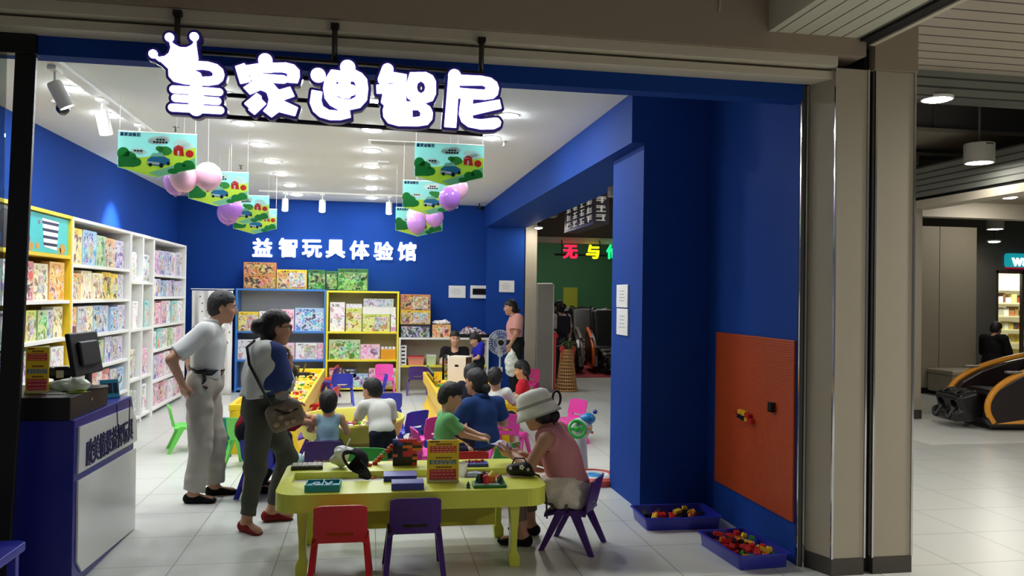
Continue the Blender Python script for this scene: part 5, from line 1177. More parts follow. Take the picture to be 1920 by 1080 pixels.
# bits on the left table's near end
q = gp(440, 745, .44); t = thing('picture_book', 'open picture book at the near end of the left yellow table', 'book', (-1.25, 8.72, .441), .1); MB().box((-.12, -.08, 0), (.12, .08, .012)).build('pages', WHITE, t); MB().box((-.1, -.06, .012), (.1, .06, .0135)).build('picture', art('book_print', PAL['yellow'][0], PAL['cream'][1], 'X', False, 9), t)
t = thing('toy_truck', 'small dark toy truck at the far end of the left yellow table', 'toy', (-.97, 11.9, .441)); MB().box((-.12, -.05, .03), (.12, .05, .07)).build('chassis', mat('truck_black', (30, 28, 26), rough=.4), t, bevel=.004); MB().box((-.11, -.045, .07), (-.03, .045, .16)).build('cab', mat('truck_olive', (90, 86, 40), rough=.4), t, bevel=.006); MB().tube([(.02, 0, .07), (.06, 0, .2)], .012).build('crane', mat('truck_olive', (90, 86, 40)), t)
for x in (-.07, .07):
    for y in (-.05, .05): MB().lathe([(.03, -.01), (.03, .01)], 14, ax=Matrix.Translation((x, y, .03)) @ Matrix.Rotation(PI/2, 4, 'X')).build('wheel', BLACK, t)
# hanging towel bag behind the man and bag under the tub
sd = SDF(.006); sd.box((0, 0, .2), (.06, .03, .2), .02); sd.noise(.012, 22, 6); q = gp(425, 835)
tag(link('cloth_bag', sd.mesh('cloth_bag'), mat('cloth_teal', (16, 110, 96), rough=.8), None, (-1.42, 8.42, .0)), 'dark teal cloth bag leaning on the left yellow table behind the man', 'bag')
sd = SDF(.006); sd.ell((0, 0, .12), (.12, .08, .12)); sd.ell((.03, 0, .25), (.08, .06, .12), k=.05); sd.noise(.018, 34, 8); sd.cut((0, 0, .001), (0, 0, -1))
t = tag(link('plastic_bag', sd.mesh('plastic_bag'), mat('bag_pale_teal', (150, 186, 190), rough=.3, noise=.15, nscale=18), None, (-.60, 6.62, 0)), 'pale teal plastic bag with a black strap on the floor before the oval tub', 'plastic bag')
MB().tube([(-.10, -.08, .24), (.02, -.1, .22), (.10, -.05, .16), (.13, -.05, .2)], .012, 8).build('strap', BLACK, t, smooth=True)
# ------------------------------------------------------------------ people
SKIN = mat('skin', (186, 138, 110), rough=.55, noise=.05, nscale=12)
SKIN2 = mat('skin_child', (206, 158, 128), rough=.55, noise=.05, nscale=12)
HAIR = mat('hair_black', (16, 13, 13), rough=.6, noise=.15, nscale=60, bump=.3, bscale=140)
EYEW = mat('eye_white', (220, 216, 210), rough=.2, noise=0); EYED = mat('eye_dark', (20, 14, 12), rough=.15, noise=0)
LIP = mat('lips', (150, 84, 78), rough=.5, noise=0)
V = lambda *a: np.array(a, float)
def _frame(f, up=V(0, 0, 1)):
    f = _nrm(f); l = np.cross(up, f); l = _nrm(l); u = np.cross(f, l); return f, l, u
def hand(sd, w_, d, n, q, curl=.5, spread=1.0, side=1):
    """palm and five fingers: d along the hand, n out of the palm, side +1 puts the thumb along d x n"""
    d = _nrm(d); n = _nrm(n-np.dot(n, d)*d); s = np.cross(d, n)*side; w_ = np.asarray(w_, float)
    sd.box(w_+d*.045*q, (.046*q, .040*q, .014*q), .012*q, .015, (d, s, n))
    for i, (o, L) in enumerate(((.030, .070), (.010, .080), (-.010, .074), (-.029, .058))):
        c = curl*(1+.12*i); b0 = w_+d*.084*q+s*o*q; d1 = _nrm(d*math.cos(c*.6)+n*math.sin(c*.6)+s*o*1.2*spread); d2 = _nrm(d*math.cos(c*1.5)+n*math.sin(c*1.5)+s*o*.6)
        m = b0+d1*L*.52*q; sd.cap(b0, m, .0095*q, .0088*q, k=.006); sd.cap(m, m+d2*L*.5*q, .0086*q, .0072*q, k=.004)
    b0 = w_+d*.022*q+s*.030*q; d1 = _nrm(d*.55+s*.75+n*.3); m = b0+d1*.040*q; sd.cap(b0, m, .0125*q, .0105*q, k=.012); sd.cap(m, m+_nrm(d*.85+s*.25+n*.4)*.034*q, .0098*q, .008*q, k=.004)
def head_sdf(sd, c, f, l, u, q):
    P = lambda a, b_, d: c+f*a*q+l*b_*q+u*d*q; ax = (f, l, u)
    sd.ell(P(-.012, 0, .03), (.096*q, .078*q, .092*q), .02, ax); sd.ell(P(.022, 0, -.035), (.070*q, .062*q, .080*q), .03, ax); sd.ell(P(.058, 0, -.092), (.026*q, .030*q, .022*q), .025, ax)
    for s in (-1, 1):
        sd.ell(P(.062, s*.034, -.024), (.024*q, .022*q, .020*q), .02, ax); sd.ell(P(.083, s*.030, .012), (.016*q, .017*q, .010*q), .008, ax, sub=True)
        sd.ell(P(-.006, s*.074, -.005), (.020*q, .011*q, .031*q), .006, ax)
    sd.cap(P(.074, -.034, .026), P(.074, .034, .026), .012*q, k=.012)
    sd.cap(P(.086, 0, .014), P(.102, 0, -.022), .009*q, .013*q, k=.008); sd.ell(P(.094, 0, -.026), (.010*q, .018*q, .009*q), .006, ax)
    sd.ell(P(.082, 0, -.054), (.010*q, .024*q, .006*q), .006, ax); sd.ell(P(.080, 0, -.066), (.010*q, .020*q, .007*q), .006, ax); sd.ell(P(.092, 0, -.060), (.006*q, .022*q, .0016*q), .002, ax, sub=True)
def eyes(o, c, f, l, u, q):
    for s in (-1, 1):
        p = c+f*.071*q+l*s*.031*q+u*.011*q; b = MB(); b.ball(p, .0125*q, 12, 8); b.mi = 1; b.ball(p+f*.0075*q, .0062*q, 10, 7); b.build('eye', [EYEW, EYED], o, smooth='all')
    b = MB(); p = c+f*.0865*q-u*.060*q; b.tube([p-l*.019*q-f*.004*q, p+u*.002, p+l*.019*q-f*.004*q], [.0022*q, .0042*q, .0022*q], 8); b.build('lips', LIP, o, smooth='all')
    for s in (-1, 1): MB().tube([c+f*.078*q+l*s*.048*q+u*.030*q, c+f*.0865*q+l*s*.03*q+u*.037*q, c+f*.086*q+l*s*.014*q+u*.032*q], [.002*q, .0035*q, .003*q], 6).build('eyebrow', HAIR, o, smooth='all')
def hair(o, c, f, l, u, q, style, res):
    P = lambda a, b_, d: c+f*a*q+l*b_*q+u*d*q; ax = (f, l, u); sd = SDF(res)
    th = .012 if style != 'buzz' else .005
    sd.ell(P(-.014, 0, .034), ((.096+th)*q, (.078+th)*q, (.092+th)*q), .01, ax)
    if style in ('short', 'balding', 'buzz'): sd.ell(P(-.055, 0, -.02), (.058*q, .072*q, .07*q), .03, ax)
    else: sd.ell(P(-.05, 0, -.03), (.068*q, .08*q, .08*q), .03, ax)
    if style == 'bun': sd.ell(P(-.118, 0, .0), (.062*q, .068*q, .060*q), .012, ax); sd.ell(P(-.06, 0, -.075), (.04*q, .05*q, .04*q), .02, ax)
    if style == 'lowbun': sd.ell(P(-.112, 0, -.06), (.045*q, .05*q, .045*q), .012, ax)
    if style == 'pony': sd.cap(P(-.11, 0, .01), P(-.14, 0, -.12), .035*q, .02*q, k=.02)
    if style == 'pigtails':
        for s in (-1, 1): sd.cap(P(-.03, s*.085, .0), P(-.05, s*.125, -.05), .03*q, .028*q, k=.02); sd.cap(P(-.05, s*.125, -.05), P(-.06, s*.12, -.15), .028*q, .010*q, k=.01)
    if style == 'long': sd.ell(P(-.06, 0, -.12), (.06*q, .085*q, .14*q), .04, ax)
    # face opening
    fr = .052 if style != 'balding' else .03
    sd.box(P(.085, 0, -.085), (.062*q, .12*q, .13*q), .03*q, .012, ax, sub=True)
    sd.ell(P(.105, 0, .0), ((.062 if style != 'balding' else .075)*q, .066*q, (.062 if style != 'balding' else .09)*q), .01, ax, sub=True)
    for s in (-1, 1): sd.ell(P(.0, s*.085, -.02), (.026*q, .025*q, .042*q), .008, ax, sub=True)
    sd.noise(.003*q, 120, 3)
    return link('hair', sd.mesh('hair'), HAIR, o)

def person(label, loc, face, J, skin=None, q=1.0, hq=1.0, res=.007, shirt=None, pants=None, shoes=None, hairstyle='short', group=None, skip_legs=False, curl=(.6, .6)):
    """one figure. J gives joints in its own frame (x forward, y left, z up); q scales limb thickness, hq the head"""
    skin = skin or SKIN; k = .03*q
    G = {n: np.asarray(v, float) for n, v in J.items()}
    f, l, u = _frame(G.get('hf', V(1, 0, 0)), G.get('hu', V(0, 0, 1))); c = G['hd']
    pel, che, nk = G['pel'], G['che'], G['nk']
    tl = _nrm(G['sL']-G['sR']); pl = _nrm(G.get('hL', pel+V(0, .09, 0)*q)-G.get('hR', pel-V(0, .09, 0)*q))
    tu = _nrm(nk-pel); tf = _nrm(np.cross(tl, tu)); pf = _nrm(np.cross(pl, tu))
    W = np.linalg.norm(G['sL']-G['sR'])/2
    def torso(sd, o=0.0, low=1.0, loose=0.0):
        a = np.array([tf, tl, tu])
        sd.ell(che-tf*.004*q, (.112*q+o, W*.80+o, .155*q+o), k*1.6, a)
        sd.ell((pel+che)/2+tu*.01*q+tf*.008*q, (.100*q+o+loose*.4, .122*q+o+loose*.6, .15*q+o), k*1.6, a)
        sd.ell(pel+tu*.03*q, (.112*q+o+loose, .148*q+o+loose, .118*q*low+o), k*1.8, np.array([pf, pl, tu]))
        for s, n in ((1, 'sL'), (-1, 'sR')): sd.cap(nk-tu*.035*q+tl*s*.04*q, G[n], .050*q+o, .052*q+o, k=k*1.4)
    def arm(sd, s, o=0.0, upto=2.0, k_=None):
        S_, E_, W_ = G['s'+s], G['e'+s], G['w'+s]; kk = k if k_ is None else k_
        m = S_+(E_-S_)*min(1, upto); sd.cap(S_, m, .050*q+o, (.050-.011*min(1, upto))*q+o*1.25, k=kk)
        if upto > 1: t = min(1, upto-1); sd.cap(E_, E_+(W_-E_)*t, .040*q+o, (.040-.013*t)*q+o, k=kk*.7)
    def leg(sd, s, o=0.0, upto=2.0, flare=0.0):
        H_, K_, A_ = G['h'+s], G['k'+s], G['a'+s]
        sd.cap(H_, H_+(K_-H_)*min(1, upto), .085*q+o, .060*q+o+flare*.4, k=k*1.3)
        if upto > 1: t = min(1, upto-1); sd.cap(K_, K_+(A_-K_)*t, .060*q+o+flare*.4, (.060-.022*t)*q+o+flare, k=k*1.0)
        if upto > 1 and not o: m = K_+(A_-K_)*.3; b_ = np.cross(pl, _nrm(A_-K_)); sd.ell(m+b_*.022*q, (.042*q, .04*q, .1*q), k, np.array([_nrm(b_), pl, _nrm(A_-K_)]))
    sd = SDF(res); torso(sd, -.004)
    sd.cap(nk-tu*.03*q, c-u*.05*hq-f*.018*hq, .056*q, .050*hq, k=.03)
    head_sdf(sd, c, f, l, u, hq)
    for s, th in (('L', -1), ('R', 1)):
        arm(sd, s)
        if 'd'+s in G: hand(sd, G['w'+s], G['d'+s], G.get('n'+s, V(0, 0, -1)), q, curl[0 if s == 'L' else 1], 1.0, th)
    if not skip_legs:
        for s in 'LR':
            leg(sd, s); t = _nrm(G['t'+s]); A_ = G['a'+s]
            sd.cap(A_-t*.03*q-V(0, 0, .035)*q, A_+t*.13*q-V(0, 0, .052)*q, .034*q, .026*q, k=.03)
    o = bpy.data.objects.new('person', sd.mesh('body')); COL.objects.link(o); o.location = loc; o.rotation_euler = (0, 0, math.radians(face)); o.data.materials.append(skin)
    tag(o, label, 'person', group)
    eyes(o, c, f, l, u, hq)
    if hairstyle: hair(o, c, f, l, u, hq, hairstyle, max(.005, res*.9))
    if pants:
        sd = SDF(res); a = np.array([pf, pl, tu]); po = pants.get('o', .016)
        sd.ell(pel+tu*.02*q, (.116*q+po, .152*q+po, .125*q+po*.5), k*1.5, a); sd.ell(pel+tu*.10*q, (.104*q+po*.7, .128*q+po*.7, .10*q), k*1.5, a)
        for s in 'LR': leg(sd, s, po, pants.get('upto', 1.96), pants.get('flare', 0.0))
        sd.noise(pants.get('nz', .006), 26, 5)
        sd.cut(pel+tu*.135*q, tu)
        for s in 'LR':
            up_ = pants.get('upto', 1.96)
            p_, d_ = (G['k'+s]+(G['a'+s]-G['k'+s])*(up_-1), G['a'+s]-G['k'+s]) if up_ > 1 else (G['h'+s]+(G['k'+s]-G['h'+s])*up_, G['k'+s]-G['h'+s])
            sd.cut(p_, d_, .16*q)
        link(pants.get('name', 'trousers'), sd.mesh('trousers'), pants['m'], o)
        if pants.get('belt'):
            b = MB(); ring = []
            for i in range(33):
                t_ = 2*PI*i/32; ring.append(pel+tu*.128*q+pf*math.cos(t_)*(.108*q+po)+pl*math.sin(t_)*(.132*q+po))
            b.sheet([[p-tu*.018 for p in ring], [p+tu*.018 for p in ring]], (0, 0, .001)); lk = b.build('belt', BLACK, o, smooth='all')
            lk.modifiers.new('thick', 'SOLIDIFY').thickness = .008
    if shirt:
        sd = SDF(res); so = shirt.get('o', .014); torso(sd, so, shirt.get('low', 1.0), shirt.get('loose', 0.0)); sl = shirt.get('sleeve', .62)
        if sl > 0:
            for s in 'LR': arm(sd, s, so+shirt.get('sl_o', .006), sl)
        for e in shirt.get('extra', ()): sd.ell(*e)
        sd.noise(shirt.get('nz', .006), 24, 7)
        if sl > 0:
            for s in 'LR':
                S_, E_, W_ = G['s'+s], G['e'+s], G['w'+s]
                p_, d_ = (S_+(E_-S_)*sl, E_-S_) if sl <= 1 else (E_+(W_-E_)*(sl-1), W_-E_)
                sd.cut(p_, d_, .13*q)
        else:
            for s, sg in (('L', 1), ('R', -1)): sd.cut(G['s'+s]-tl*sg*.012*q, tl*sg*1.0+tu*.15, .14*q)
        sd.cut(pel+tu*shirt.get('hem', .02)*q, -tu)
        nd = _nrm(c-nk); sd.cap(nk+tu*.022*q+tf*.004, nk+nd*.2, .060*q, .10*q, k=.008, sub=True)
        if shirt.get('scoop'): sd.ell(nk+tf*.06*q+tu*.0, (.06*q, .07*q, .085*q), .01, np.array([tf, tl, tu]), True)
        so_ = link(shirt.get('name', 'shirt'), sd.mesh('shirt'), shirt['m'], o)
        if shirt.get('collar'):
            b = MB(); rw = []
            for z_, r_ in ((.0, .066), (.035, .060)):
                rw.append([nk+tu*(z_+.012)*q+(tf*math.cos(t_)*r_+tl*math.sin(t_)*r_)*q*1.06-tf*.006*q for t_ in [.35+5.58*i/20 for i in range(21)]])
            b.sheet(rw, tuple(tf*.002)); cl = b.build('collar', shirt['m'], so_, smooth='all'); cl.modifiers.new('thick', 'SOLIDIFY').thickness = .006
    if shoes and not skip_legs:
        for s in 'LR':
            t = _nrm(G['t'+s]); A_ = G['a'+s]; z0 = A_[2]-.080*q; sd = SDF(min(res, .006))
            up_ = V(0, 0, 1)
            sd.cap(A_-t*.035*q-up_*.045*q, A_+t*.13*q-up_*.055*q, .043*q, .034*q, k=.03); sd.ell(A_+t*.12*q-up_*.052*q, (.06*q, .045*q, .032*q), .02, np.array([t, np.cross(up_, t), up_]))
            sd.cut(A_-up_*.082*q, -up_); sd.cut(A_-up_*.012*q+t*.02*q, up_+t*shoes.get('open', .25))
            link('shoe', sd.mesh('shoe'), shoes['m'], o)
    return o
def stand(h=1.66, **kw):
    s = h/1.66
    J = dict(pel=V(0, 0, .90), che=V(.01, 0, 1.20), nk=V(-.01, 0, 1.39), hd=V(.03, 0, 1.545), sL=V(-.01, .175, 1.345), sR=V(-.01, -.175, 1.345), eL=V(-.03, .23, 1.08), eR=V(-.03, -.23, 1.08), wL=V(.04, .23, .86), wR=V(.04, -.23, .86),
             dL=V(.1, 0, -1), dR=V(.1, 0, -1), nL=V(.2, -1, 0), nR=V(.2, 1, 0), hL=V(0, .088, .86), hR=V(0, -.088, .86), kL=V(.02, .095, .47), kR=V(.02, -.095, .47), aL=V(-.01, .10, .08), aR=V(-.01, -.10, .08), tL=V(1, .15, 0), tR=V(1, -.15, 0))
    nod = ('dL', 'dR', 'nL', 'nR', 'tL', 'tR', 'hf', 'hu')
    J = {k: (v if k in nod else v*s) for k, v in J.items()}
    J.update({k: np.asarray(v, float) for k, v in kw.items()}); return J
def seated(s=1.0, z=.36, **kw):
    """s: body scale, z: pelvis height"""
    J = dict(pel=V(0, 0, 0), che=V(.05, 0, .29), nk=V(.05, 0, .47), hd=V(.10, 0, .625), sL=V(.05, .165, .43), sR=V(.05, -.165, .43), eL=V(.12, .21, .19), eR=V(.12, -.21, .19), wL=V(.32, .12, .18), wR=V(.32, -.12, .18),
             dL=V(1, -.2, 0), dR=V(1, .2, 0), nL=V(0, -.3, -1), nR=V(0, .3, -1), hL=V(.02, .085, -.02), hR=V(.02, -.085, -.02), kL=V(.36, .12, .03), kR=V(.36, -.12, .03), aL=V(.36, .11, -.29), aR=V(.36, -.11, -.29), tL=V(1, .1, 0), tR=V(1, -.1, 0))
    nod = ('dL', 'dR', 'nL', 'nR', 'tL', 'tR', 'hf', 'hu')
    J = {k: (v if k in nod else v*s+V(0, 0, z)) for k, v in J.items()}
    for n in ('aL', 'aR'): J[n][2] = .08*s
    J.update({k: np.asarray(v, float) for k, v in kw.items()}); return J
CLO = lambda n, c, nz=.06: mat('cloth_'+n, c, rough=.85, noise=nz, nscale=30, spec=.2)

# the man at the left
J = stand(1.66, pel=(.0, 0, .90), che=(.03, 0, 1.20), nk=(.06, 0, 1.385), hd=(.135, 0, 1.525), hf=(1, .05, -.18), sL=(.04, .18, 1.335), sR=(.02, -.18, 1.335), eR=(-.20, -.27, 1.13), wR=(-.13, -.19, .93), dR=(.2, .35, -.9), nR=(.6, .7, .3), eL=(-.16, .27, 1.12), wL=(-.12, .19, .94), dL=(.2, -.3, -.9), nL=(.6, -.7, 0),
          hL=(.0, .088, .86), hR=(-.02, -.088, .86), kL=(.07, .10, .48), kR=(.0, -.10, .48), aL=(.08, .12, .08), aR=(-.05, -.11, .08), tL=(1, .1, 0), tR=(1, -.15, 0))
man = person('person in pale grey short sleeved shirt, hand on hip, standing at the left', (-1.30, 6.74, 0), 3, J, q=1.0, hq=1.03,
       shirt=dict(m=CLO('pale_grey', (206, 209, 208)), hem=.08, sleeve=.80, sl_o=.014, o=.016, collar=True, nz=.014), pants=dict(m=CLO('stone_grey', (176, 172, 160)), belt=True, o=.022, flare=.020, nz=.013), shoes=dict(m=CLO('shoe_black', (20, 18, 18))), hairstyle='balding')
o = MB().tube([(.02, -.15, 1.02), (.03, -.165, .96), (.0, -.17, .92), (.05, -.17, .90)], .011, 8).build('key_bunch', mat('keys', (40, 38, 40), rough=.35, metal=.4), man, smooth=True)
# the woman with the shoulder bag
J = stand(1.53, pel=(-.03, 0, .82), che=(-.01, 0, 1.08), nk=(.01, 0, 1.255), hd=(.075, 0, 1.395), hf=(1, .05, -.1), sL=(-.0, .16, 1.205), sR=(-.0, -.16, 1.205), eR=(.08, -.20, .99), wR=(.155, -.12, 1.13), dR=(.1, .25, 1), nR=(-.9, .3, .1), eL=(.06, .21, .98), wL=(.20, .17, .84), dL=(.6, -.1, -.8), nL=(-.3, -.9, .2),
          hL=(-.0, .085, .78), hR=(-.03, -.085, .78), kL=(.17, .09, .47), kR=(-.06, -.10, .43), aL=(.07, .12, .085), aR=(-.11, -.09, .08), tL=(1, .0, 0), tR=(.55, -.8, 0))
wo = person('person in grey top with navy shoulder and hair bun behind the front table', (-.73, 5.90, 0), 10, J, q=.98, hq=1.0,
       shirt=dict(m=CLO('soft_grey', (206, 208, 204)), hem=.10, sleeve=1.0, sl_o=.045, o=.022, loose=.02, nz=.012, extra=[((-.0, -.11, 1.0), (.13, .12, .16), .06)]), pants=dict(m=CLO('grey_green', (80, 82, 74)), o=.016, flare=-.004, nz=.010, upto=1.9), shoes=dict(m=CLO('shoe_maroon', (124, 34, 36)), open=.5), hairstyle='bun')
G_ = J
sd = SDF(.007); sd.cap((.03, -.165, 1.205), (.07, -.215, 1.03), .106, .112, k=.03); sd.cap((.03, -.05, 1.245), (.03, -.165, 1.21), .072, .106, k=.02); sd.cut((.095, -.22, .97), (.3, -.2, -1), .2); sd.cap((.01, 0, 1.27), (.08, 0, 1.40), .065, .1, sub=True); sd.noise(.005, 24, 7)
link('navy_sleeve', sd.mesh('navy_sleeve'), CLO('navy_raglan', (50, 66, 120)), wo)
b = MB()
for k in range(9): t = k/8; b.ball((.085+.075*t+.012*math.sin(k*2), -.21-.06*t*.9, 1.20-.20*t), (.022, .02, .026), 8, 6)
b.build('flower_trim', CLO('trim_white', (206, 212, 206)), wo, smooth='all')
b = MB(); b.tube([(.165, -.055, 1.405), (.16, -.06, 1.41), (.08, -.085, 1.405)], .003, 6)
for s in (-1, 1): b.tube([(.172+.004*math.cos(a), s*.034+.022*math.cos(a), 1.402+.018*math.sin(a)) for a in [2*PI*i/14 for i in range(15)]], .0028, 6)
b.build('glasses', mat('glasses_brown', (50, 34, 30), rough=.3), wo, smooth=True)
ang = math.radians(10); w2 = lambda x, y, z: (-.73+x*math.cos(ang)-y*math.sin(ang), 5.90+x*math.sin(ang)+y*math.cos(ang), z)
bg = thing('shoulder_bag', 'brown patterned shoulder bag on a black strap at the woman\'s hip', 'bag', w2(.12, -.27, .715), ang)
sd = SDF(.006); sd.box((0, 0, .10), (.115, .05, .09), .04, ax=(_nrm((1, 0, .35)), (0, 1, 0), _nrm((-.35, 0, 1)))); sd.ell((.0, 0, .15), (.11, .05, .05), k=.03); sd.noise(.008, 40, 2); link('body', sd.mesh('body'), mat('bag_brown', (112, 98, 84), rough=.7, noise=.35, nscale=22), bg)
MB().tube([(-.08, .0, .16), (-.16, .0, .30), (-.235, .03, .45), (-.25, .09, .56), (-.20, .16, .60)], .010, 8).build('strap', BLACK, bg, smooth=True); MB().tube([(-.07, -.05, .15), (.0, -.065, .12), (.08, -.05, .15)], .008, 8).build('front_strap', BLACK, bg, smooth=True)
b = MB()
for x, z in ((-.03, .10), (.03, .14), (.05, .07), (-.06, .05), (.01, .06)): b.ball((x, -.055, z), (.022, .012, .018), 10, 7)
b.build('flower_patches', mat('bag_pinkish', (160, 130, 116), rough=.7, noise=.2), bg, smooth='all')
# the figure in dark red bending over the tub
J = stand(1.5, pel=(-.12, 0, .50), che=(-.02, 0, .70), nk=(.06, 0, .83), hd=(.15, -.01, .935), hf=(.9, -.25, -.5), sL=(.04, .15, .785), sR=(.06, -.15, .775), eR=(.20, -.20, .60), wR=(.38, -.13, .56), dR=(1, .2, 0), nR=(.1, .3, -1), eL=(.18, .2, .60), wL=(.38, .10, .58), hL=(-.11, .085, .47), hR=(-.11, -.085, .47), kL=(.16, .12, .40), kR=(.14, -.12, .40), aL=(-.06, .10, .08), aR=(-.06, -.10, .08))
person('person in dark red top reaching to the child in the pale blue vest', (-.86, 6.98, 0), 12, J, q=.96, hq=1.0, shirt=dict(m=CLO('dark_red', (150, 26, 52)), hem=-.05, sleeve=1.25, sl_o=.02, o=.02, nz=.01), pants=dict(m=CLO('ink', (34, 34, 44))), shoes=dict(m=CLO('shoe_black', (20, 18, 18))), hairstyle='lowbun')
def kid(label, x, y, face, J, shirtm, pantm, st='short', s=.62, res=.006, **k):
    sh = dict(m=shirtm, o=.010, sleeve=.8, sl_o=.004, hem=-.02, nz=.005); sh.update(k.pop('sh', {})); pa = dict(m=pantm, o=.012, upto=1.0, nz=.004); pa.update(k.pop('pa', {}))
    return person(label, (x, y, 0), face, J, SKIN2, q=s*1.06, hq=k.pop('hq', .86), res=res, shirt=sh, pants=pa, shoes=dict(m=k.pop('shoem', WHITE)), hairstyle=st, **k)
def kseat(s=.62, z=.335, **kw):
    J = seated(s, z); J['hd'] = J['nk']+V(.03, 0, .13); 
    for n in ('aL', 'aR'): J[n] = J['k'+n[1]]+V(.02, 0, 0); J[n][2] = .055
    J.update({k: np.asarray(v, float) for k, v in kw.items()}); return J
kid('person, child in pale blue sleeveless vest seated at the oval tub', -.34, 6.90, 92, kseat(eL=(.10, .15, .50), wL=(.22, .15, .50), dL=(1, 0, .1), eR=(.12, -.16, .47), wR=(.26, -.09, .50), dR=(1, .3, .1), hd=(.05, 0, .725), nk=(.03, 0, .60)), CLO('pale_blue', (150, 186, 206)), CLO('kid_navy', (40, 44, 80)), sh=dict(sleeve=0))
Jk = stand(1.02); Jk.update(dict(pel=V(0, 0, .47), che=V(.10, 0, .62), nk=V(.17, .0, .715), hd=V(.24, .02, .80), hf=V(.85, .45, -.3), hu=V(.2, 0, 1), sL=V(.15, .11, .68), sR=V(.14, -.11, .68), eL=V(.25, .15, .56), wL=V(.37, .10, .53), dL=V(1, 0, -.1), nL=V(0, 0, -1), eR=V(.16, -.15, .54), wR=V(.26, -.13, .47), dR=V(.8, .3, -.3), nR=V(.2, .3, -1), hL=V(-.01, .055, .45), hR=V(-.01, -.055, .45), kL=V(.0, .06, .25), kR=V(.02, -.06, .25), aL=V(-.03, .06, .05), aR=V(-.0, -.07, .05)))
kid('person, child in white T-shirt and dark shorts leaning over the oval tub', .11, 6.94, 108, Jk, CLO('white_tee', (222, 222, 214)), CLO('kid_dark', (30, 34, 46)), sh=dict(hem=-.035, nz=.004, o=.016), pa=dict(o=.006, nz=.002))
kid('person, child in light green T-shirt seated looking right beyond the price board', .58, 6.68, 5, kseat(hd=(.085, 0, .80), hf=(.95, -.15, -.35), nk=(.06, 0, .665), che=(.045, 0, .56), sL=(.05, .115, .635), sR=(.05, -.115, .635), eR=(.16, -.13, .51), wR=(.30, -.12, .47), dR=(1, 0, -.1), eL=(.18, .09, .54), wL=(.33, .02, .48), dL=(1, 0, -.1), pel=(0, 0, .36)), CLO('light_green', (110, 180, 116)), CLO('kid_navy', (40, 44, 80)), s=.66, hq=.94)
J = seated(.98, .38, hd=(.11, .02, .845), hf=(1, .35, -.12), nk=(.05, 0, .70), che=(.03, 0, .56), pel=(0, 0, .33), sL=(.03, .165, .645), sR=(.03, -.165, .645), eL=(.14, .24, .45), eR=(.04, -.26, .46), wL=(.34, .14, .47), wR=(.25, -.22, .46))
person('person in dark blue polo shirt seated with back turned, hair tied low', (1.03, 7.30, 0), 118, J, q=.98, hq=1.0, shirt=dict(m=CLO('dark_blue', (34, 62, 112)), hem=-.06, sleeve=.75, sl_o=.008, o=.016, nz=.009, collar=True), pants=dict(m=CLO('ink', (34, 34, 44)), o=.002, nz=.003), shoes=dict(m=CLO('shoe_black', (20, 18, 18))), hairstyle='lowbun')
# the woman in the white hat
fa = 150; ca, sa = math.cos(math.radians(fa)), math.sin(math.radians(fa))
def toloc(X, Y, Z, o): dx, dy = X-o[0], Y-o[1]; return V(dx*ca+dy*sa, -dx*sa+dy*ca, Z)
LO = (1.33, 5.22)
J = seated(.95, .36, pel=(.0, 0, .36), che=(.08, 0, .60), nk=(.165, 0, .755), hd=(.255, 0, .865), hf=(1, .0, -.38), hu=(.2, 0, 1), sL=(.13, .16, .715), sR=(.13, -.16, .715), eR=(.19, -.19, .485), wR=(.375, -.06, .555), dR=(1, .15, .18), nR=(.1, .6, .7), eL=(.24, .17, .53), wL=(.40, .06, .575), dL=(1, -.1, .12), nL=(.1, -.6, .7),
           kL=(.36, .14, .42), kR=(.36, -.12, .42), aL=(.29, .15, .08), aR=(.32, -.11, .08), tL=(1, .1, 0), tR=(1, -.1, 0))
lady = person('person in white bucket hat and pink blouse reading at the front table', (LO[0], LO[1], 0), fa, J, q=.95, hq=.98, res=.006, shirt=dict(m=CLO('dusty_pink', (206, 140, 146)), hem=.02, sleeve=0, o=.022, nz=.010), pants=dict(m=CLO('taupe_leg', (120, 104, 92)), upto=1.75, o=.014), shoes=dict(m=CLO('shoe_black', (20, 18, 18))), hairstyle='lowbun', curl=(1.0, 1.0))
sd = SDF(.006); sd.ell((.03, 0, .37), (.16, .19, .15), k=.05); sd.ell((.14, .09, .40), (.20, .11, .10), k=.06); sd.ell((.14, -.09, .40), (.20, .11, .10), k=.06); sd.ell((.0, 0, .30), (.12, .15, .1), k=.05); sd.noise(.014, 34, 12); sd.cut((0, 0, .275), (0, 0, -1)); sd.cut((0, 0, .475), (.15, 0, 1))
link('skirt', sd.mesh('skirt'), CLO('cream_lace', (226, 216, 200), .18), lady)
hf, hl, hu = _frame(J['hf'], J['hu']); HC = J['hd']
A = Matrix(((hf[0], hl[0], hu[0], HC[0]+hu[0]*.03-hf[0]*.012), (hf[1], hl[1], hu[1], HC[1]+hu[1]*.03-hf[1]*.012), (hf[2], hl[2], hu[2], HC[2]+hu[2]*.03-hf[2]*.012), (0, 0, 0, 1)))
b = MB(); b.lathe([(.148, -.062), (.152, -.058), (.130, -.010), (.118, .012), (.116, .06), (.104, .095), (.07, .116), (.001, .122)], 36, ax=A @ Matrix.Diagonal((1.06, .95, 1, 1)), cap=False)
ht = b.build('bucket_hat', CLO('hat_white', (226, 226, 216)), lady, smooth='all', fix=True); ht.modifiers.new('thick', 'SOLIDIFY').thickness = .004
b = MB(); b.lathe([(.119, .012), (.1195, .03), (.118, .032)], 36, ax=A @ Matrix.Diagonal((1.06, .95, 1, 1)), cap=False); b.lathe([(.150, -.064), (.155, -.060), (.153, -.055)], 36, ax=A @ Matrix.Diagonal((1.06, .95, 1, 1)), cap=False); b.build('hat_piping', CLO('hat_grey', (160, 162, 156)), lady, smooth=True)
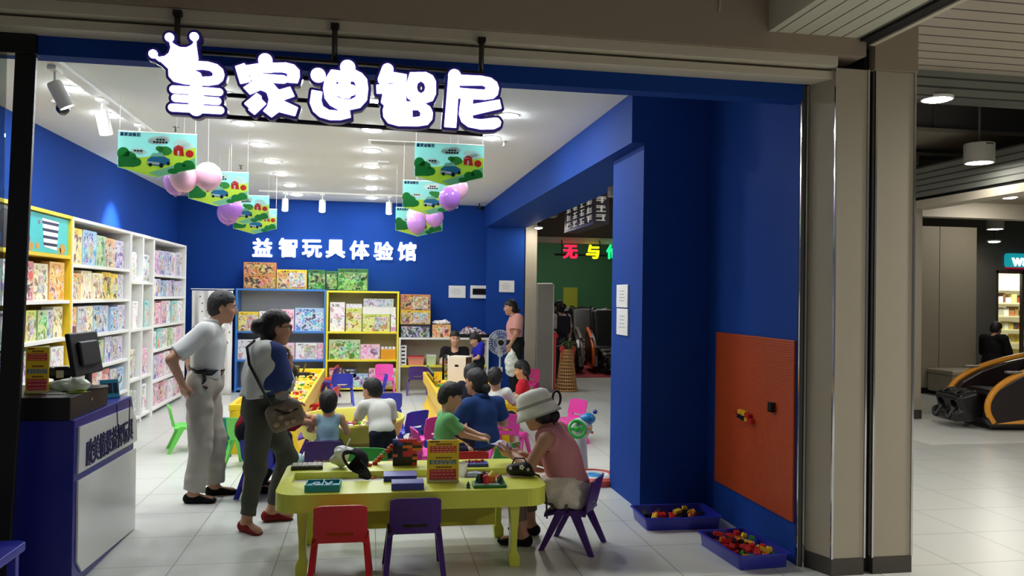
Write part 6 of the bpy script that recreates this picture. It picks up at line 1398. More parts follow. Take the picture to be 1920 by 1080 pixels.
b = MB(); b.tube([A @ Vector((-.12+.0*math.cos(t_), -.02, .0)) + Vector((-.02-.028*math.cos(t_), -.02, .02+.05*math.sin(t_))) for t_ in [2*PI*i/18 for i in range(19)]], .0085, 8); b.build('hair_loop', BLACK, lady, smooth=True)
b = MB()
for s in (-1, 1):
    p = J['s'+'LR'[s < 0]]; b.tube([p+V(.055*math.cos(t_), -s*.018, .062*math.sin(t_)-.02) for t_ in [2*PI*i/20 for i in range(21)]], .006, 8)
b.build('armhole_trim', CLO('trim_red', (150, 50, 54)), lady, smooth=True)
q_ = V(.50, .0, .60); wq = (LO[0]+q_[0]*ca-q_[1]*sa, LO[1]+q_[0]*sa+q_[1]*ca, .565)
lf = thing('leaflet', 'folded pale blue and pink leaflet held by the woman in the white hat', 'leaflet', wq, math.radians(fa))
b = MB(); b.sheet([[(-.05+.10*t_, y_, .03+.035*t_+.012*math.sin(3*t_)+.02*abs(y_)*4) for y_ in (-.085, -.04, 0, .04, .085)] for t_ in [i/5 for i in range(6)]], (0, 0, .003)); b.build('sheets', art('leaflet_print', [(110, 150, 170), (196, 210, 216), (214, 170, 190), (150, 120, 160)], (190, 206, 210), 'X', False, 16), lf, smooth='all')
# children and grown ups at the right hand table
kid('person, child in white T-shirt reaching over the right yellow table', 1.27, 8.16, 55, kseat(.66, .38, hd=(.02, .02, .80), hf=(.95, .3, -.2), eR=(.13, -.15, .54), wR=(.27, -.12, .53), dR=(1, 0, -.1), che=(.01, 0, .56), nk=(.02, 0, .665)), CLO('white_tee', (222, 222, 214)), CLO('kid_dark', (30, 34, 46)), s=.66)
kid('person, girl in red top with pigtails at the right yellow table', 1.80, 9.30, 165, kseat(.64, .36, hd=(.05, 0, .78), hf=(1, .1, -.3)), CLO('red_top', (196, 40, 56)), CLO('kid_dark', (30, 34, 46)), st='pigtails')
kid('person, dark haired child mostly hidden beyond the woman in dark blue', 1.02, 8.30, 60, kseat(.66, .42, hd=(.05, 0, .83), nk=(.02, 0, .70)), CLO('kid_dark', (30, 34, 46)), CLO('kid_navy', (40, 44, 80)), sh=dict(o=.012))
J = seated(.9, .40, hd=(.08, 0, .955), hf=(1, .15, -.25), nk=(.03, 0, .79), che=(.03, 0, .64), sL=(.03, .16, .755), sR=(.03, -.16, .755), wL=(.24, .10, .55), wR=(.24, -.10, .55), eL=(.12, .2, .56), eR=(.12, -.2, .56))
person('person in black scoop neck top facing the entrance beyond the white box', (1.34, 12.95, 0), 262, J, SKIN2, q=.92, hq=.98, res=.009, shirt=dict(m=CLO('black_top', (22, 20, 24)), hem=-.05, scoop=True, sleeve=.6), pants=dict(m=CLO('ink', (34, 34, 44))), shoes=dict(m=CLO('shoe_black', (20, 18, 18))), hairstyle='buzz')
Jk = stand(1.06); Jk.update(dict(hf=V(1, -.05, -.5), hd=V(.07, 0, .93), eR=V(.06, -.15, .66), wR=V(.17, -.09, .62), dR=V(1, .2, -.1), eL=V(.06, .15, .66), wL=V(.17, .09, .62), dL=V(1, -.2, -.1)))
kid('person, boy in royal blue T-shirt standing with head bowed', 1.72, 12.85, 190, Jk, CLO('royal_blue', (40, 44, 170)), CLO('kid_dark', (30, 34, 46)), s=.66, res=.008)
J = stand(1.58, hf=(1, .1, -.15), hd=(.10, 0, 1.46), nk=(.04, 0, 1.31), che=(.03, 0, 1.13), eL=(.02, .2, 1.05), wL=(.10, .14, .87), dL=(.3, 0, -1), nL=(0, -1, 0))
pw = person('person in salmon pink shirt and black trousers carrying a white bag', (2.30, 12.75, 0), 176, J, q=.98, hq=1.0, res=.009, shirt=dict(m=CLO('salmon', (206, 150, 140)), hem=.07, sleeve=.7, sl_o=.02, o=.02, collar=True), pants=dict(m=CLO('black_trousers', (26, 26, 28)), o=.03, flare=.01), shoes=dict(m=CLO('shoe_black', (20, 18, 18))), hairstyle='lowbun')
sd = SDF(.008); sd.ell((0, 0, .20), (.11, .09, .20), k=.04); sd.cap((0, 0, .33), (0, 0, .46), .05, .014, k=.05); sd.noise(.014, 30, 4)
tag(link('plastic_bag', sd.mesh('plastic_bag'), mat('bag_white_green', (222, 228, 214), rough=.35, noise=.2, nscale=14), None, (2.21, 12.60, .36)), 'white plastic bag hanging from the hand of the woman in salmon pink', 'plastic bag')
# passers by in the corridor
J = stand(1.55, hf=(1, .3, -.2))
pb = person('person in pale top with a dark backpack walking in the dim corridor', (3.52, 14.9, 0), 100, J, q=.96, hq=1.0, res=.010, shirt=dict(m=CLO('pale_lilac', (206, 190, 200)), hem=.0, sleeve=.8), pants=dict(m=CLO('ink', (34, 34, 44))), shoes=dict(m=CLO('shoe_black', (20, 18, 18))), hairstyle='bun')
bk = thing('backpack', 'dark backpack worn in the corridor by the person in the pale top', 'backpack', (3.55, 14.76, 1.0), math.radians(100)); sd = SDF(.01); sd.box((-.06, 0, .12), (.06, .13, .17), .05); link('body', sd.mesh('body'), CLO('pack', (30, 28, 34)), bk)
for s in (-1, 1): MB().tube([(-.03, s*.09, .28), (.06, s*.10, .37), (.16, s*.10, .30), (.17, s*.09, .1), (.02, s*.1, -.02)], .018, 8).build('strap', CLO('pack', (30, 28, 34)), bk, smooth=True)
J = seated(1.0, .57, hf=(1, 0, -.4), hd=(.13, 0, 1.17))
person('person in dark clothes sitting hunched on the bench end in the hall', (10.95, 12.72, 0), 20, J, q=1.0, hq=1.02, res=.010, shirt=dict(m=CLO('black_coat', (22, 22, 24)), hem=-.05, sleeve=1.8, o=.03), pants=dict(m=CLO('black_trousers', (26, 26, 28))), shoes=dict(m=CLO('shoe_black', (20, 18, 18))), hairstyle='short')
# ------------------------------------------------------------------ hanging posters and balloons
PM = [mat('poster_'+n, c, rough=.45, noise=.03) for n, c in (('sky', (168, 222, 218)), ('grass', (222, 226, 90)), ('bush', (30, 146, 66)), ('cloud', (222, 228, 226)), ('car', (50, 130, 190)), ('barn', (206, 50, 50)), ('ink', (30, 40, 110)), ('dark', (30, 30, 40)), ('path', (150, 206, 196)), ('leaf', (70, 160, 80)))]
def blob(cx, cy, rx, ry, n=16): return [(cx+rx*math.cos(2*PI*i/n), cy+ry*math.sin(2*PI*i/n)) for i in range(n)]
for m in PM:      # thin printed card lets some light through
    nt = m.node_tree; b_ = nt.nodes['Principled BSDF']; tr = nt.nodes.new('ShaderNodeBsdfTranslucent'); mx = nt.nodes.new('ShaderNodeMixShader'); mx.inputs[0].default_value = .72
    if b_.inputs['Base Color'].links: nt.links.new(b_.inputs['Base Color'].links[0].from_socket, tr.inputs[0])
    nt.links.new(b_.outputs[0], mx.inputs[1]); nt.links.new(tr.outputs[0], mx.inputs[2]); nt.links.new(mx.outputs[0], nt.nodes['Material Output'].inputs[0])
_pm = None
def poster_meshes():
    global _pm
    if _pm: return _pm
    W_, H_ = .57, .35
    out = [(0, 0), (0, -.275), (.27, -.345), (W_, -.265), (W_, 0)]
    b = MB(); b.prism(out, -.004, .004, 'y')
    def lay(pts, m, d): b.mi = m; b.prism(pts, -.004-d, -.0035, 'y')
    lay([(0.004, -.20), (.20, -.19), (.40, -.13), (W_-.004, -.10), (W_-.004, -.264), (.27, -.342), (.004, -.273)], 1, .0005)
    lay([(.22, -.31), (.42, -.24), (.56, -.18), (.56, -.262), (.29, -.335)], 8, .0008)
    for c in ((.04, -.17, .045, .05), (.085, -.20, .05, .05), (.13, -.23, .04, .035), (.03, -.23, .028, .045)): lay(blob(*c), 2, .0012)
    lay([(.004, -.19), (.08, -.19), (.165, -.235), (.12, -.27), (.004, -.272)], 2, .0013)
    for c in ((.40, -.29, .04, .022), (.45, -.255, .045, .035), (.51, -.235, .045, .035)): lay(blob(*c), 2, .0012)
    lay([(.37, -.30), (.45, -.26), (.56, -.23), (.562, -.262), (.39, -.308)], 2, .0013)
    for c in ((.29, -.055, .075, .032), (.33, -.045, .05, .03), (.26, -.065, .05, .022), (.46, -.075, .06, .035), (.50, -.09, .05, .025), (.14, -.145, .05, .022), (.17, -.155, .04, .018)): lay(blob(*c), 3, .0015)
    for c in ((.34, -.135, .05, .035), (.30, -.12, .03, .02)): lay(blob(*c), 9, .0018)
    lay([(.40, -.115), (.47, -.105), (.48, -.17), (.405, -.165)], 5, .002); lay(blob(.52, -.15, .03, .028), 5, .002); lay([(.395, -.112), (.435, -.085), (.475, -.104)], 5, .0022); lay([(.43, -.13), (.445, -.13), (.445, -.166), (.43, -.166)], 3, .0024)
    lay([(.215, -.205), (.24, -.185), (.335, -.18), (.375, -.20), (.375, -.235), (.30, -.255), (.21, -.245)], 4, .0026); lay([(.235, -.188), (.25, -.155), (.32, -.152), (.335, -.182)], 8, .0025); lay([(.215, -.222), (.30, -.228), (.30, -.246), (.212, -.24)], 3, .003)
    for c in ((.235, -.247, .013, .014), (.315, -.25, .016, .018), (.365, -.232, .012, .014)): lay(blob(*c), 7, .0034)
    for k in range(3): lay([(.275+k*.022, -.044), (.292+k*.022, -.044), (.292+k*.022, -.058), (.275+k*.022, -.058)], 7, .002)
    for k in range(5): lay([(.252+k*.022, -.064), (.269+k*.022, -.064), (.269+k*.022, -.078), (.252+k*.022, -.078)], 7, .002)
    for k in range(3): lay([(.115+k*.022, -.138), (.131+k*.022, -.138), (.131+k*.022, -.15), (.115+k*.022, -.15)], 7, .002)
    me = b.mesh('printed_card')
    for m in PM: me.materials.append(m)
    tm = facing(text_mesh('皇家迪智尼', .030, .0006, .0012, 'LEFT'), ROT_FRONT); tm.transform(Matrix.Translation((.012, -.005, -.022))); tm.materials.append(PM[6])
    mb = MB(); mb.tube([(0, 0, .002), (W_, 0, .002)], .005, 8)
    hm = mb.mesh('hanging_rod'); hm.materials.append(WHITE); _pm = (me, tm, hm); return _pm
def poster(x, y, z, label, rz=0., sc=1.0):
    t = thing('hanging_poster', label, 'poster', (x, y, z), rz, 'cartoon landscape posters hung from the ceiling')
    for n, me in zip(('printed_card', 'heading', 'hanging_rod'), poster_meshes()):
        o = bpy.data.objects.new(n, me); COL.objects.link(o); o.parent = t
    t.scale = (sc, sc, sc)
    for x_ in (.01, .56): MB().tube([(x_, 0, .004), (x_, 0, (CH-z)/sc)], .0012, 6).build('thread', WHITE, t)
for a in ((*wp(222, 246, 7.02), 'frontmost left hanging poster of a blue car in a green landscape'), (-1.80, 8.4, 2.845, 'second left hanging poster, partly behind pink balloons'), (-1.78, 9.9, 2.79, 'third left hanging poster, beside the purple balloons'), (-1.86, 11.4, 2.785, 'rearmost left hanging poster, mostly hidden by the one before it'),
          (*wp(778, 267, 7.02), 'frontmost right hanging poster of a blue car in a green landscape'), (.30, 8.3, 2.815, 'second right hanging poster, left of a purple balloon'), (.275, 9.85, 2.70, 'rearmost right hanging poster, behind lilac balloons')): poster(*a, rz=.02, sc=1.065 if a[1] < 7.1 else 1.0)
BAL = {n: mat('balloon_'+n, c, rough=.25, noise=.02, spec=.5) for n, c in (('pink', (246, 190, 214)), ('lilac', (200, 140, 220)), ('purple', (170, 110, 206)))}
def balloon(col, px, py, Y, r, label):
    p = wp(px, py, Y); t = thing('balloon', label, 'balloon', p, 0, 'balloons hung between the posters')
    b = MB(); b.lathe([(.001, r*1.0)]+[(r*math.cos(a), r*math.sin(a)*(1.0 if a > 0 else 1.18)) for a in [PI/2-PI*i/16 for i in range(1, 16)]]+[(.012, -r*1.17), (.008, -r*1.2), (.016, -r*1.26), (.001, -r*1.24)], 24, cap=False); b.build('skin', BAL[col], t, smooth='all')
    MB().tube([(0, 0, r*.98), (0, .0, CH-p[2])], .0016, 6).build('string', WHITE, t)
balloon('pink', 390, 329, 7.3, .115, 'pink balloon at the right edge of the frontmost left poster'); balloon('pink', 344, 332, 7.25, .115, 'pink balloon below the frontmost left poster'); balloon('lilac', 330, 341, 7.3, .10, 'lilac balloon peeping out left of two pink ones')
balloon('purple', 432, 389, 9.0, .125, 'purple balloon below the second left poster'); balloon('purple', 428, 398, 9.25, .118, 'second purple balloon, lower of the left pair')
balloon('purple', 843, 371, 7.6, .102, 'deep purple balloon at the right of the second right poster'); balloon('pink', 858, 352, 7.8, .10, 'pink balloon mostly behind the frontmost right poster')
balloon('pink', 781, 405, 9.1, .11, 'pale pink balloon behind the second right poster'); balloon('lilac', 781, 418, 9.0, .105, 'lilac balloon in the middle of the rearmost right poster'); balloon('lilac', 815, 406, 9.4, .105, 'lilac balloon at the right of the rearmost right poster')

# ------------------------------------------------------------------ what is seen through the side opening and in the hall
q = gp(1014, 738); sc = thing('banner_stand', 'tall grey roll up banner standing beyond the rear pier', 'banner stand', (2.96, 13.62, 0), .35)
MB().box((-.16, -.012, .03), (.16, .012, 1.86)).build('panel', mat('panel_grey', (150, 146, 138), rough=.5), sc); b = MB(); b.tube([(-.16, 0, 1.86), (.14, 0, 1.87), (.17, 0, 1.84), (.17, 0, .02)], .012, 8); b.build('frame', WHITE, sc, smooth=True); MB().box((-.18, -.15, 0), (.2, .15, .03)).build('base', mat('panel_base', (120, 120, 116)), sc, bevel=.006)
q = gp(1062, 733); bs = thing('wicker_stand', 'tall tapering wicker plant stand in the corridor', 'plant stand', (q[0], q[1], 0))
b = MB()
for i in range(13):
    z = .02+i*.058; r = .185-.085*(i/12)**.8
    b.lathe([(r+.010*math.cos(a), z+.016*math.sin(a)) for a in [2*PI*k/8 for k in range(9)]], 26, cap=False)
for k in range(26):
    a = 2*PI*k/26; b.tube([((.19-.088*t**.8)*math.cos(a), (.19-.088*t**.8)*math.sin(a), .01+.72*t) for t in [i/12 for i in range(13)]], .0075, 5)
b.build('wickerwork', mat('wicker', (186, 140, 86), rough=.7, noise=.25, nscale=40), bs, smooth='all'); MB().lathe([(.168, 0), (.092, .72), (.001, .72)], 24).build('core', mat('wicker_dark', (70, 46, 28), rough=.8), bs, smooth=True)
pl = thing('potted_plant', 'dark leafy plant with red bows on the wicker stand', 'plant', (q[0], q[1], .74)); b = MB()
for k in range(46):
    a = random.uniform(0, 6.28); e = random.uniform(.1, 1.2); L_ = random.uniform(.12, .26); d = Vector((math.cos(a)*math.cos(e), math.sin(a)*math.cos(e), math.sin(e))); s = d.cross(Vector((0, 0, 1))).normalized()*.02
    p0 = d*.03; m = d*L_*.6+Vector((0, 0, .02)); e_ = d*L_-Vector((0, 0, .05)); b.sheet([[p0-s*.3, p0+s*.3], [m-s, m+s], [e_-s*.1, e_+s*.1]], (0, 0, .002))
b.build('leaves', mat('leaf_dark', (84, 104, 58), rough=.5, noise=.2), pl); MB().lathe([(.06, 0), (.085, .07), (.08, .075), (.001, .06)], 16).build('pot', mat('pot_dark', (60, 50, 44)), pl, smooth=True)
b = MB()
for s in (-1, 1): b.ball((s*.1, -.06, .0), (.05, .02, .06), 10, 7); b.box((s*.1-.015, -.075, -.22), (s*.1+.015, -.07, -.02))
b.build('red_bow', mat('bow_red', (190, 50, 46), rough=.6), pl)
q = gp(1038, 733); rp = thing('red_post', 'slim red post left of the wicker stand', 'post', (q[0], q[1]-.02, 0)); MB().box((-.028, -.02, .015), (.028, .02, .92)).build('post', mat('post_red', (186, 52, 46), rough=.5), rp, bevel=.004); MB().box((-.09, -.09, 0), (.09, .09, .015)).build('base', DARK, rp); MB().ball((0, 0, .96), (.07, .04, .06), 12, 8).build('bow', mat('bow_red', (190, 50, 46)), rp, smooth='all')
q = wp(940, 643, 13.5); fn = thing('pedestal_fan', 'white pedestal fan with a black hub before the blue rear pier', 'fan', (q[0], 13.62, 0))
FANM = mat('fan_white', (206, 208, 206), rough=.4); zf = q[2]
MB().lathe([(.19, 0), (.18, .03), (.03, .05), (.001, .05)], 28, cap=False).build('base', FANM, fn, smooth=True); MB().tube([(0, 0, .04), (0, 0, zf-.02)], .017).build('pole', FANM, fn, smooth=True); MB().box((-.04, -.035, zf-.24), (.04, .035, zf-.12)).build('control_box', FANM, fn, bevel=.006)
RX = Matrix.Translation((0, 0, zf)) @ Matrix.Rotation(PI/2, 4, 'X'); b = MB(); b.lathe([(.05, -.10), (.06, -.02), (.001, .0)], 18, ax=RX); b.build('motor', FANM, fn, smooth=True)
b = MB(); b.lathe([(.045, .085), (.05, .07), (.001, .095)], 18, ax=RX); b.build('hub', BLACK, fn, smooth=True)
b = MB()
for zz, r in ((.075, .07), (.07, .13), (.055, .18), (.03, .205), (0, .215), (-.03, .20)): b.lathe([(r+.0028*math.cos(a), zz+.0028*math.sin(a)) for a in [2*PI*k/6 for k in range(7)]], 36, ax=RX, cap=False)
for k in range(28): a = 2*PI*k/28; b.tube([RX @ Vector((r*math.cos(a), r*math.sin(a), zz)) for zz, r in ((.08, .045), (.07, .13), (.03, .205), (0, .215), (-.03, .20), (-.05, .06))], .0022, 5)
b.build('guard', FANM, fn, smooth='all')
for k in range(3):
    a = 2*PI*k/3+.3; b = MB(); b.sheet([[RX @ Vector((r*math.cos(a+d*w_), r*math.sin(a+d*w_), .02+.02*d)) for d in (-1, -.3, .4, 1)] for r, w_ in ((.03, .3), (.08, .42), (.14, .42), (.185, .25))], (0, .003, 0)); b.build('blade', mat('fan_blade', (150, 160, 168), rough=.3), fn, smooth='all')
q = wp(935, 693, 13.95); o = MB().box((-.07, -.05, 0), (.07, 0, .09)).build('socket_box', WHITE, None, (q[0], 14.0, q[2]-.05), bevel=.004); tag(o, 'white socket box low on the blue rear pier', 'socket')

# dim arcade at the corridor's end
AY = 16.0
sbox('wall_end_left', (2.68, 14.4, 0), (2.78, 22, 4.6), mat('arcade_wall', (60, 58, 54), rough=.7)); sbox('wall_end_lintel', (2.78, AY, 2.74), (7.46, AY+.12, 2.86), BEIGE2); sbox('wall_end_lintel_upper', (2.78, AY+.02, 2.86), (7.46, AY+.14, 4.6), mat('arcade_lintel', (92, 82, 72), rough=.7))
GW = mat('arcade_green', (60, 120, 76), rough=.6); sbox('wall_end_back', (2.78, 21.6, 0), (7.6, 21.75, 3.4), GW)
for k, (a, c) in enumerate(((3.25, 3.75), (5.2, 5.6))): sbox('trim_%d' % (20+k), (a, 21.57, 1.0), (c, 21.6, 1.9), mat('arcade_yellow', (176, 180, 50), rough=.6))
sbox('ceiling_arcade', (2.78, AY+.14, 3.4), (7.6, 21.75, 3.5), DARK); sbox('wall_end_right', (7.46, 10.45, 0), (7.6, 21.75, 4.6), mat('arcade_wall', (60, 58, 54)))
o = sbox('floor_red_carpet', (2.78, 15.95, .0), (7.46, 21.6, .012), mat('carpet_red', (150, 46, 52), rough=.9, noise=.1))
for k, (x, y) in enumerate(((3.3, 17.5), (4.4, 17.2), (3.9, 18.6), (5.0, 18.4), (3.2, 20.0), (5.8, 19.5))):
    downlight(x, y, 3.4, .07, 15, (1, .96, .88), 'small downlight in the dark arcade ceiling, %s of six from the front' % ORD[k], 'arcade downlights')
# neon characters
nt = {'无': (1070, 472, (255, 30, 70), 'pink red'), '与': (1112, 472, (250, 235, 20), 'yellow'), '伦': (1151, 472, (20, 220, 120), 'green')}
ns = thing('neon_sign', 'coloured glowing characters hung before the dim arcade', 'sign', (4.4, AY-.1, 2.5))
for c_, (px_, py_, col, n) in nt.items():
    q = wp(px_, py_, AY-.12); me = facing(text_mesh(c_, .30, .02, .011), ROT_FRONT); co = np.array([v.co[:] for v in me.vertices]); me.transform(Matrix.Translation((-(co[:, 0].max()+co[:, 0].min())/2, 0, -(co[:, 2].max()+co[:, 2].min())/2)))
    o = link('character', me, mat('neon_'+n.replace(' ', '_'), col, emit=1.6, noise=0), ns, (q[0]-4.4, 0, q[2]-2.5)); o['label'] = n+' glowing character'
MB().box((-.75, .03, -.02), (1.1, .06, .02)).build('mounting_rail', DARK, ns)
for x_ in (-.6, .2, .95): MB().tube([(x_, .045, 0), (x_, .045, .27), (x_, .11, .30)], .01, 8).build('hanger', DARK, ns)
# hanging direction sign
HX = 2.93; qa, qb, qc = xp(1058, 437, HX), xp(1113, 421, HX), xp(1058, 395, HX)
hs = thing('hanging_sign', 'boxy hanging sign with rows of pale lettering in the corridor', 'sign', (HX, qb[1], qa[2])); ln, hg = qa[1]-qb[1], qc[2]-qa[2]+.06
MB().box((0, 0, 0), (.22, ln, hg)).build('case', mat('sign_dark', (52, 46, 56), rough=.4), hs, bevel=.004); MB().box((-.004, .01, .0), (.0, ln-.01, .02)).build('blue_strip', mat('sign_navy', (40, 44, 120), rough=.4), hs)
LT = mat('sign_letter_pale', (214, 210, 204), emit=.25, noise=0)
def marks(wd, n, k, r, put):   # unreadable far lettering: a little cluster of strokes
    b = MB(); c = wd/n; z0 = .045+r*(hg-.05)/3; ch_ = (hg-.05)/3*.72; u = c*(k+.12); v = c*(k+.82); m = u+(v-u)*random.uniform(.3, .6)
    put(b, m, m+(v-u)*.2, z0, z0+ch_)
    for zz in random.sample((0, .3, .6, .85), 3): put(b, u, v-random.uniform(0, .2)*c, z0+ch_*zz, z0+ch_*(zz+.15))
    return b
for r in range(3):
    for k in range(4): marks(ln-.1, 4, k, r, lambda b, u, v, z0, z1: b.box((-.005, .05+u, z0), (-.001, .05+v, z1))).build('character', LT, hs)
    marks(.2, 1, 0, r, lambda b, u, v, z0, z1: b.box((.01+u, -.005, z0), (.01+v, -.001, z1))).build('side_character', LT, hs)
for t_ in (.25, .75): MB().tube([(.11, ln*t_, hg), (.11, ln*t_, 4.6-qa[2])], .012, 8).build('hanger_rod', DARK, hs)
for k, (px_, py_, Y_, h_) in enumerate(((1028, 397, 13.0, .13), (1152, 362, 8.4, .06))):
    q = wp(px_, py_, Y_); o = MB().box((-h_, -h_, -h_*.7), (h_, h_, h_*1.2)).build('duct_box', mat('duct_grey', (140, 136, 130), rough=.5), None, (q[0], Y_, q[2]), bevel=.004); tag(o, ('pale duct box left of the hanging corridor sign', 'pale duct box nearest the blue pillar top')[k], 'duct box')
    MB().tube([(0, 0, h_), (0, 0, 4.6-q[2])], .012, 8).build('hanger_rod', DARK, o)
q = wp(1010, 427, 13.6); downlight(q[0], 13.6, q[2], .07, 12, (1, .95, .85), 'small downlight at the top of the beige rear column', 'hall ceiling lamps', 4.6)
# massage chairs
def massage_chair(loc, rz, label, group, trim, sc=1.0):
    t = thing('massage_chair', label, 'massage chair', loc, rz, group); BD = mat('massage_brown', (34, 24, 24), rough=.3, noise=.05); BK_ = mat('massage_black', (18, 17, 19), rough=.35)
    TRM_ = mat('massage_trim_'+trim, {'amber': (226, 150, 40), 'grey': (120, 110, 106), 'orange': (214, 96, 40)}[trim], rough=.3)
    prof = [(-.62, .10), (.52, .06), (.58, .14), (.56, .34), (.44, .50), (.20, .64), (-.10, .74), (-.45, .82), (-.68, .70), (-.72, .35)]
    for s in (-1, 1):
        y0, y1 = (.30, .42) if s > 0 else (-.42, -.30); b = MB(); b.prism(prof, y0, y1, 'y'); b.build('side_panel', BD, t, bevel=.025, seg=3)
        pth = [(.50, .10), (.565, .22), (.555, .36), (.44, .515), (.20, .655), (-.10, .755), (-.45, .835)]; P4 = [pth[0]]+pth+[pth[-1]]; pth = [tuple(.5*(2*P4[i][c]+(P4[i+1][c]-P4[i-1][c])*u+(2*P4[i-1][c]-5*P4[i][c]+4*P4[i+1][c]-P4[i+2][c])*u*u+(3*P4[i]  [c]-P4[i-1][c]-3*P4[i+1][c]+P4[i+2][c])*u**3) for c in (0, 1)) for i in range(1, len(P4)-2) for u in (0, .25, .5, .75)]+[pth[-1]]
        b = MB(); b.tube([(x, s*.40, z) for x, z in pth], .034, 10); b.build('armrest_trim', TRM_, t, smooth='all')
        b = MB(); b.prism([(.50, .09), (-.25, .10), (-.10, .16), (.10, .15)], s*.36, s*.432, 'y'); b.build('lower_trim', TRM_, t, bevel=.006)
        MB().box((.18, s*.40-.03, .665), (.36, s*.40+.03, .69)).build('control_pad', mat('pad_grey', (120, 116, 112), rough=.3), t, bevel=.006)
    sd = SDF(.016); sd.box((0, 0, .36), (.46, .27, .10), .06); sd.box((-.52, 0, .78), (.14, .28, .46), .08, k=.06, ax=(_nrm((1, 0, .42)), (0, 1, 0), _nrm((-.42, 0, 1)))); link('seat_and_back', sd.mesh('seat_and_back'), BK_, t)
    for s in (-1, 1): sd = SDF(.012); sd.cap((-.60, s*.24, .80), (-.80, s*.24, 1.20), .085, .075); link('shoulder_pad', sd.mesh('shoulder_pad'), BK_, t)
    sd = SDF(.014); sd.box((.66, 0, .28), (.14, .26, .15), .06, ax=(_nrm((1, 0, -.3)), (0, 1, 0), _nrm((.3, 0, 1)))); sd.box((.74, 0, .15), (.13, .25, .07), .05, k=.04)
    for y in (-.13, .13): sd.cap((.62, y, .46), (.86, y, .16), .075, .06, k=.01, sub=True)
    link('calf_rest', sd.mesh('calf_rest'), BK_, t); MB().box((-.55, -.27, 0), (.45, .27, .14)).build('base', BK_, t, bevel=.02); sd = SDF(.012); sd.ell((-.66, 0, 1.16), (.08, .16, .10)); link('head_cushion', sd.mesh('head_cushion'), BD, t)
    t.scale = (sc, sc, sc); return t
massage_chair((8.45, 9.43, 0.003), math.radians(172), 'dark massage chair with amber armrest trim in the hall at the far right', None, 'amber', 1.12)
for k, (x, y, rz, tr) in enumerate(((4.10, 17.3, 262, 'grey'), (5.22, 17.2, 262, 'orange'), (6.34, 17.3, 262, 'grey'), (4.2, 19.6, 262, 'grey'), (5.32, 19.6, 262, 'orange'), (6.44, 19.6, 262, 'grey'))):
    massage_chair((x, y, .012), math.radians(rz), '%s massage chair of the %s row in the dim arcade, %s trim' % (('left', 'middle', 'right')[k % 3], 'front' if k < 3 else 'rear', tr), 'massage chairs in the arcade', tr, 1.1)
# hall bench
bn = thing('bench', 'pale stone bench with rounded edges before the clad core', 'bench', (10.9, 12.62, 0)); BNM = mat('bench_stone', (176, 166, 146), rough=.45, noise=.04)
MB().box((-1.05, -.3, .06), (1.2, .36, .38)).build('body', BNM, bn, bevel=.03, seg=3); MB().box((-1.06, -.31, .38), (1.21, .37, .46)).build('seat_slab', BNM, bn, bevel=.03, seg=3); MB().box((-1.0, -.26, 0), (1.15, .32, .06)).build('plinth', DARK, bn)
# ducts
DU = mat('duct_metal', (96, 90, 84), rough=.5, noise=.05); DU_PALE = mat('pipe_and_lit_duct', (150, 140, 122), rough=.6, noise=.05)
q0, q1 = wp(1707, 200, 9.5), wp(1707, 238, 9.5); dt = thing('air_duct', 'large square air duct crossing above the hall', 'duct', (9.5, 9.9, q1[2])); MB().box((-4.5, -.35, 0), (5, .6, q0[2]-q1[2]+.15)).build('casing', DU, dt)
MB().box((-4.5, -.42, -.05), (5, .7, 0)).build('painted_lit_underside', DU_PALE, dt)  # paler slab: light on the duct's underside put into its colour
for x in (-3.6, -2.2, -.8, .6, 2): MB().box((x, -.37, -.01), (x+.05, -.33, q0[2]-q1[2]+.15)).build('joint_flange', DU, dt)
for x in (-3.8, 0, 4): MB().tube([(x, .1, .3), (x, .1, 4.6-q1[2])], .012, 8).build('hanger', DARK, dt)
q = wp(1760, 290, 10.6); pp = thing('ceiling_pipe', 'white pipe with a bent end under the hall ceiling', 'pipe', (q[0], 10.6, q[2])); z_ = wp(1720, 316, 10.6)[2]-q[2]
MB().tube([(-.7, 0, z_), (-.42, 0, z_), (-.36, 0, z_+.06), (-.36, 0, -.06), (-.34, 0, 0), (3.5, 0, 0)], .03, 10).build('pipe', DU_PALE, pp, smooth=True); MB().tube([(1, 0, 0), (1, 0, 4.6-q[2])], .01, 8).build('hanger', DARK, pp)
# far lit shop with a teal sign
SHY = 15.0
q = wp(1883, 475, SHY); qb = wp(1883, 501, SHY); sg = thing('shop_sign', 'teal glowing shop sign with white letters at the far right', 'sign', (q[0], SHY, qb[2])); hh = q[2]-qb[2]
TE = mat('sign_teal', (20, 150, 160), emit=.8, noise=0)
b = MB(); b.prism(rrect(0, 0, 2.6, hh, .06, 5), -.08, 0, 'y'); o = b.build('panel', TE, sg); MB().box((.02, -.085, -.035), (2.6, -.0, 0)).build('red_edge', mat('sign_crimson', (190, 30, 60), emit=.3, noise=0), sg)
me = facing(text_mesh('watsons', .34, .006, .012, 'LEFT'), ROT_FRONT); link('lettering', me, mat('sign_white', (250, 250, 250), emit=1.5, noise=0), sg, (.12, -.088, hh*.47))
wx0 = wp(1868, 507, SHY)[0]; wz1 = wp(1868, 507, SHY)[2]
sbox('wall_far_shop', (wx0-3.2, SHY, 0), (wx0, SHY+.3, 4.6), mat('far_wall', (84, 82, 76), rough=.6)); sbox('wall_far_shop_top', (wx0, SHY, wz1), (wx0+6, SHY+.3, 4.6), mat('far_wall', (84, 82, 76)))
sbox('wall_far_shop_back', (wx0, SHY+2.2, 0), (wx0+6, SHY+2.3, wz1+.3), mat('shop_cream', (240, 234, 206), emit=.35, noise=.03)); sbox('ceiling_far_shop', (wx0, SHY+.3, wz1+.1), (wx0+6, SHY+2.3, wz1+.2), CEILW)
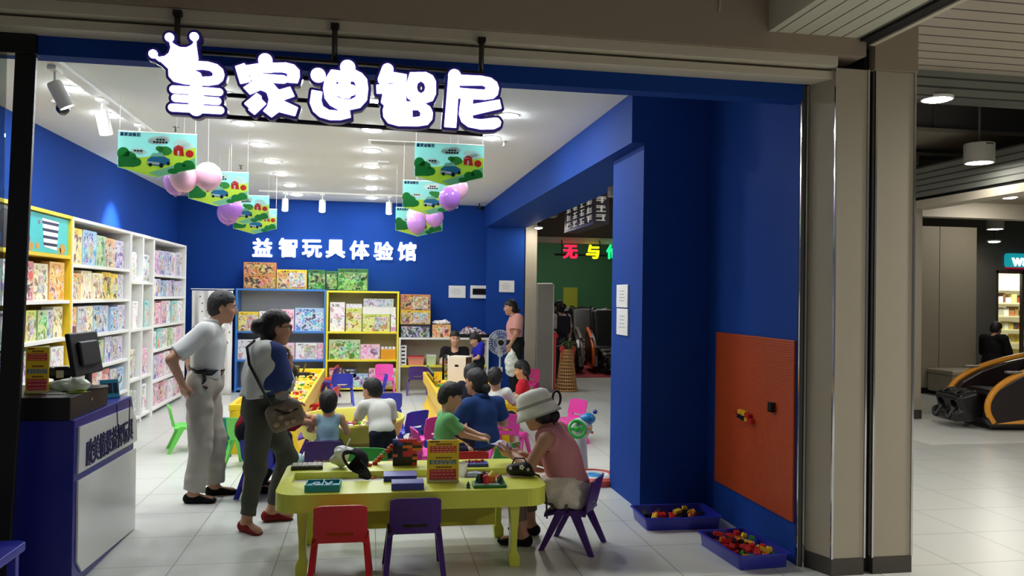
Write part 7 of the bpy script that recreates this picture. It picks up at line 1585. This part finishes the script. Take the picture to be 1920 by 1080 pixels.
o = sbox('window_1', (wx0+.06, SHY+.02, .05), (wx0+6, SHY+.04, wz1), glass('shop_glass', (236, 240, 238))); b = MB()
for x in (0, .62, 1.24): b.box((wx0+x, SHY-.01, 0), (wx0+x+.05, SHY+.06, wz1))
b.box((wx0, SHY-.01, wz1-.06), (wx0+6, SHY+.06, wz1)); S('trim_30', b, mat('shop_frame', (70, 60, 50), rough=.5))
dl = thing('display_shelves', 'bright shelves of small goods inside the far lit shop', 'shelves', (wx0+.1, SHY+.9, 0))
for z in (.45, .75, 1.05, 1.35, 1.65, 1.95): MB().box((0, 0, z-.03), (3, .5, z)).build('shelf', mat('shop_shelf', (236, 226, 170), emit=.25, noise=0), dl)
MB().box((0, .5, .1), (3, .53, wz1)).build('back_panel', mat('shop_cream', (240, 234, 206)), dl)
GOODS = [mat('goods_%d' % i, c, rough=.5) for i, c in enumerate(((190, 120, 70), (226, 200, 120), (120, 80, 60), (236, 232, 214), (150, 60, 50), (210, 180, 90), (90, 84, 70), (200, 190, 160), (170, 140, 90)))]
for z in (.45, .75, 1.05, 1.35, 1.65):
    b = MB(); x = .03
    while x < 2.9: w_ = random.uniform(.05, .14); b.mi = random.randrange(9); b.box((x, .05, z+.001), (x+w_, .3, z+random.uniform(.10, .22))); x += w_+.012
    o = b.build('small_goods', GOODS, dl); o['kind'] = 'stuff'
ll = thing('shop_lamp', 'bright strip lamp inside the far lit shop', 'lamp', (wx0+1.5, SHY+.6, wz1+.09)); MB().box((-1.4, -.06, -.03), (1.4, .06, 0)).build('tube', LAMP, ll)
ld = bpy.data.lights.new('glow', 'AREA'); ld.shape = 'RECTANGLE'; ld.size = 2.6; ld.size_y = .1; ld.energy = 60; lo = bpy.data.objects.new('glow', ld); COL.objects.link(lo); lo.parent = ll; lo.location = (0, 0, -.035)

q = wp(1348, 22, 4.376); o = MB().tube([(0, 0, 0), (.004, -.003, .05), (-.002, 0, .12), (0, 0, .3)], .004, 6).build('loose_wire', BEIGE2, None, (q[0], 4.374, q[2]), smooth=True); tag(o, 'short loose wire hanging on the brown bulkhead left of the slatted soffit', 'wire')
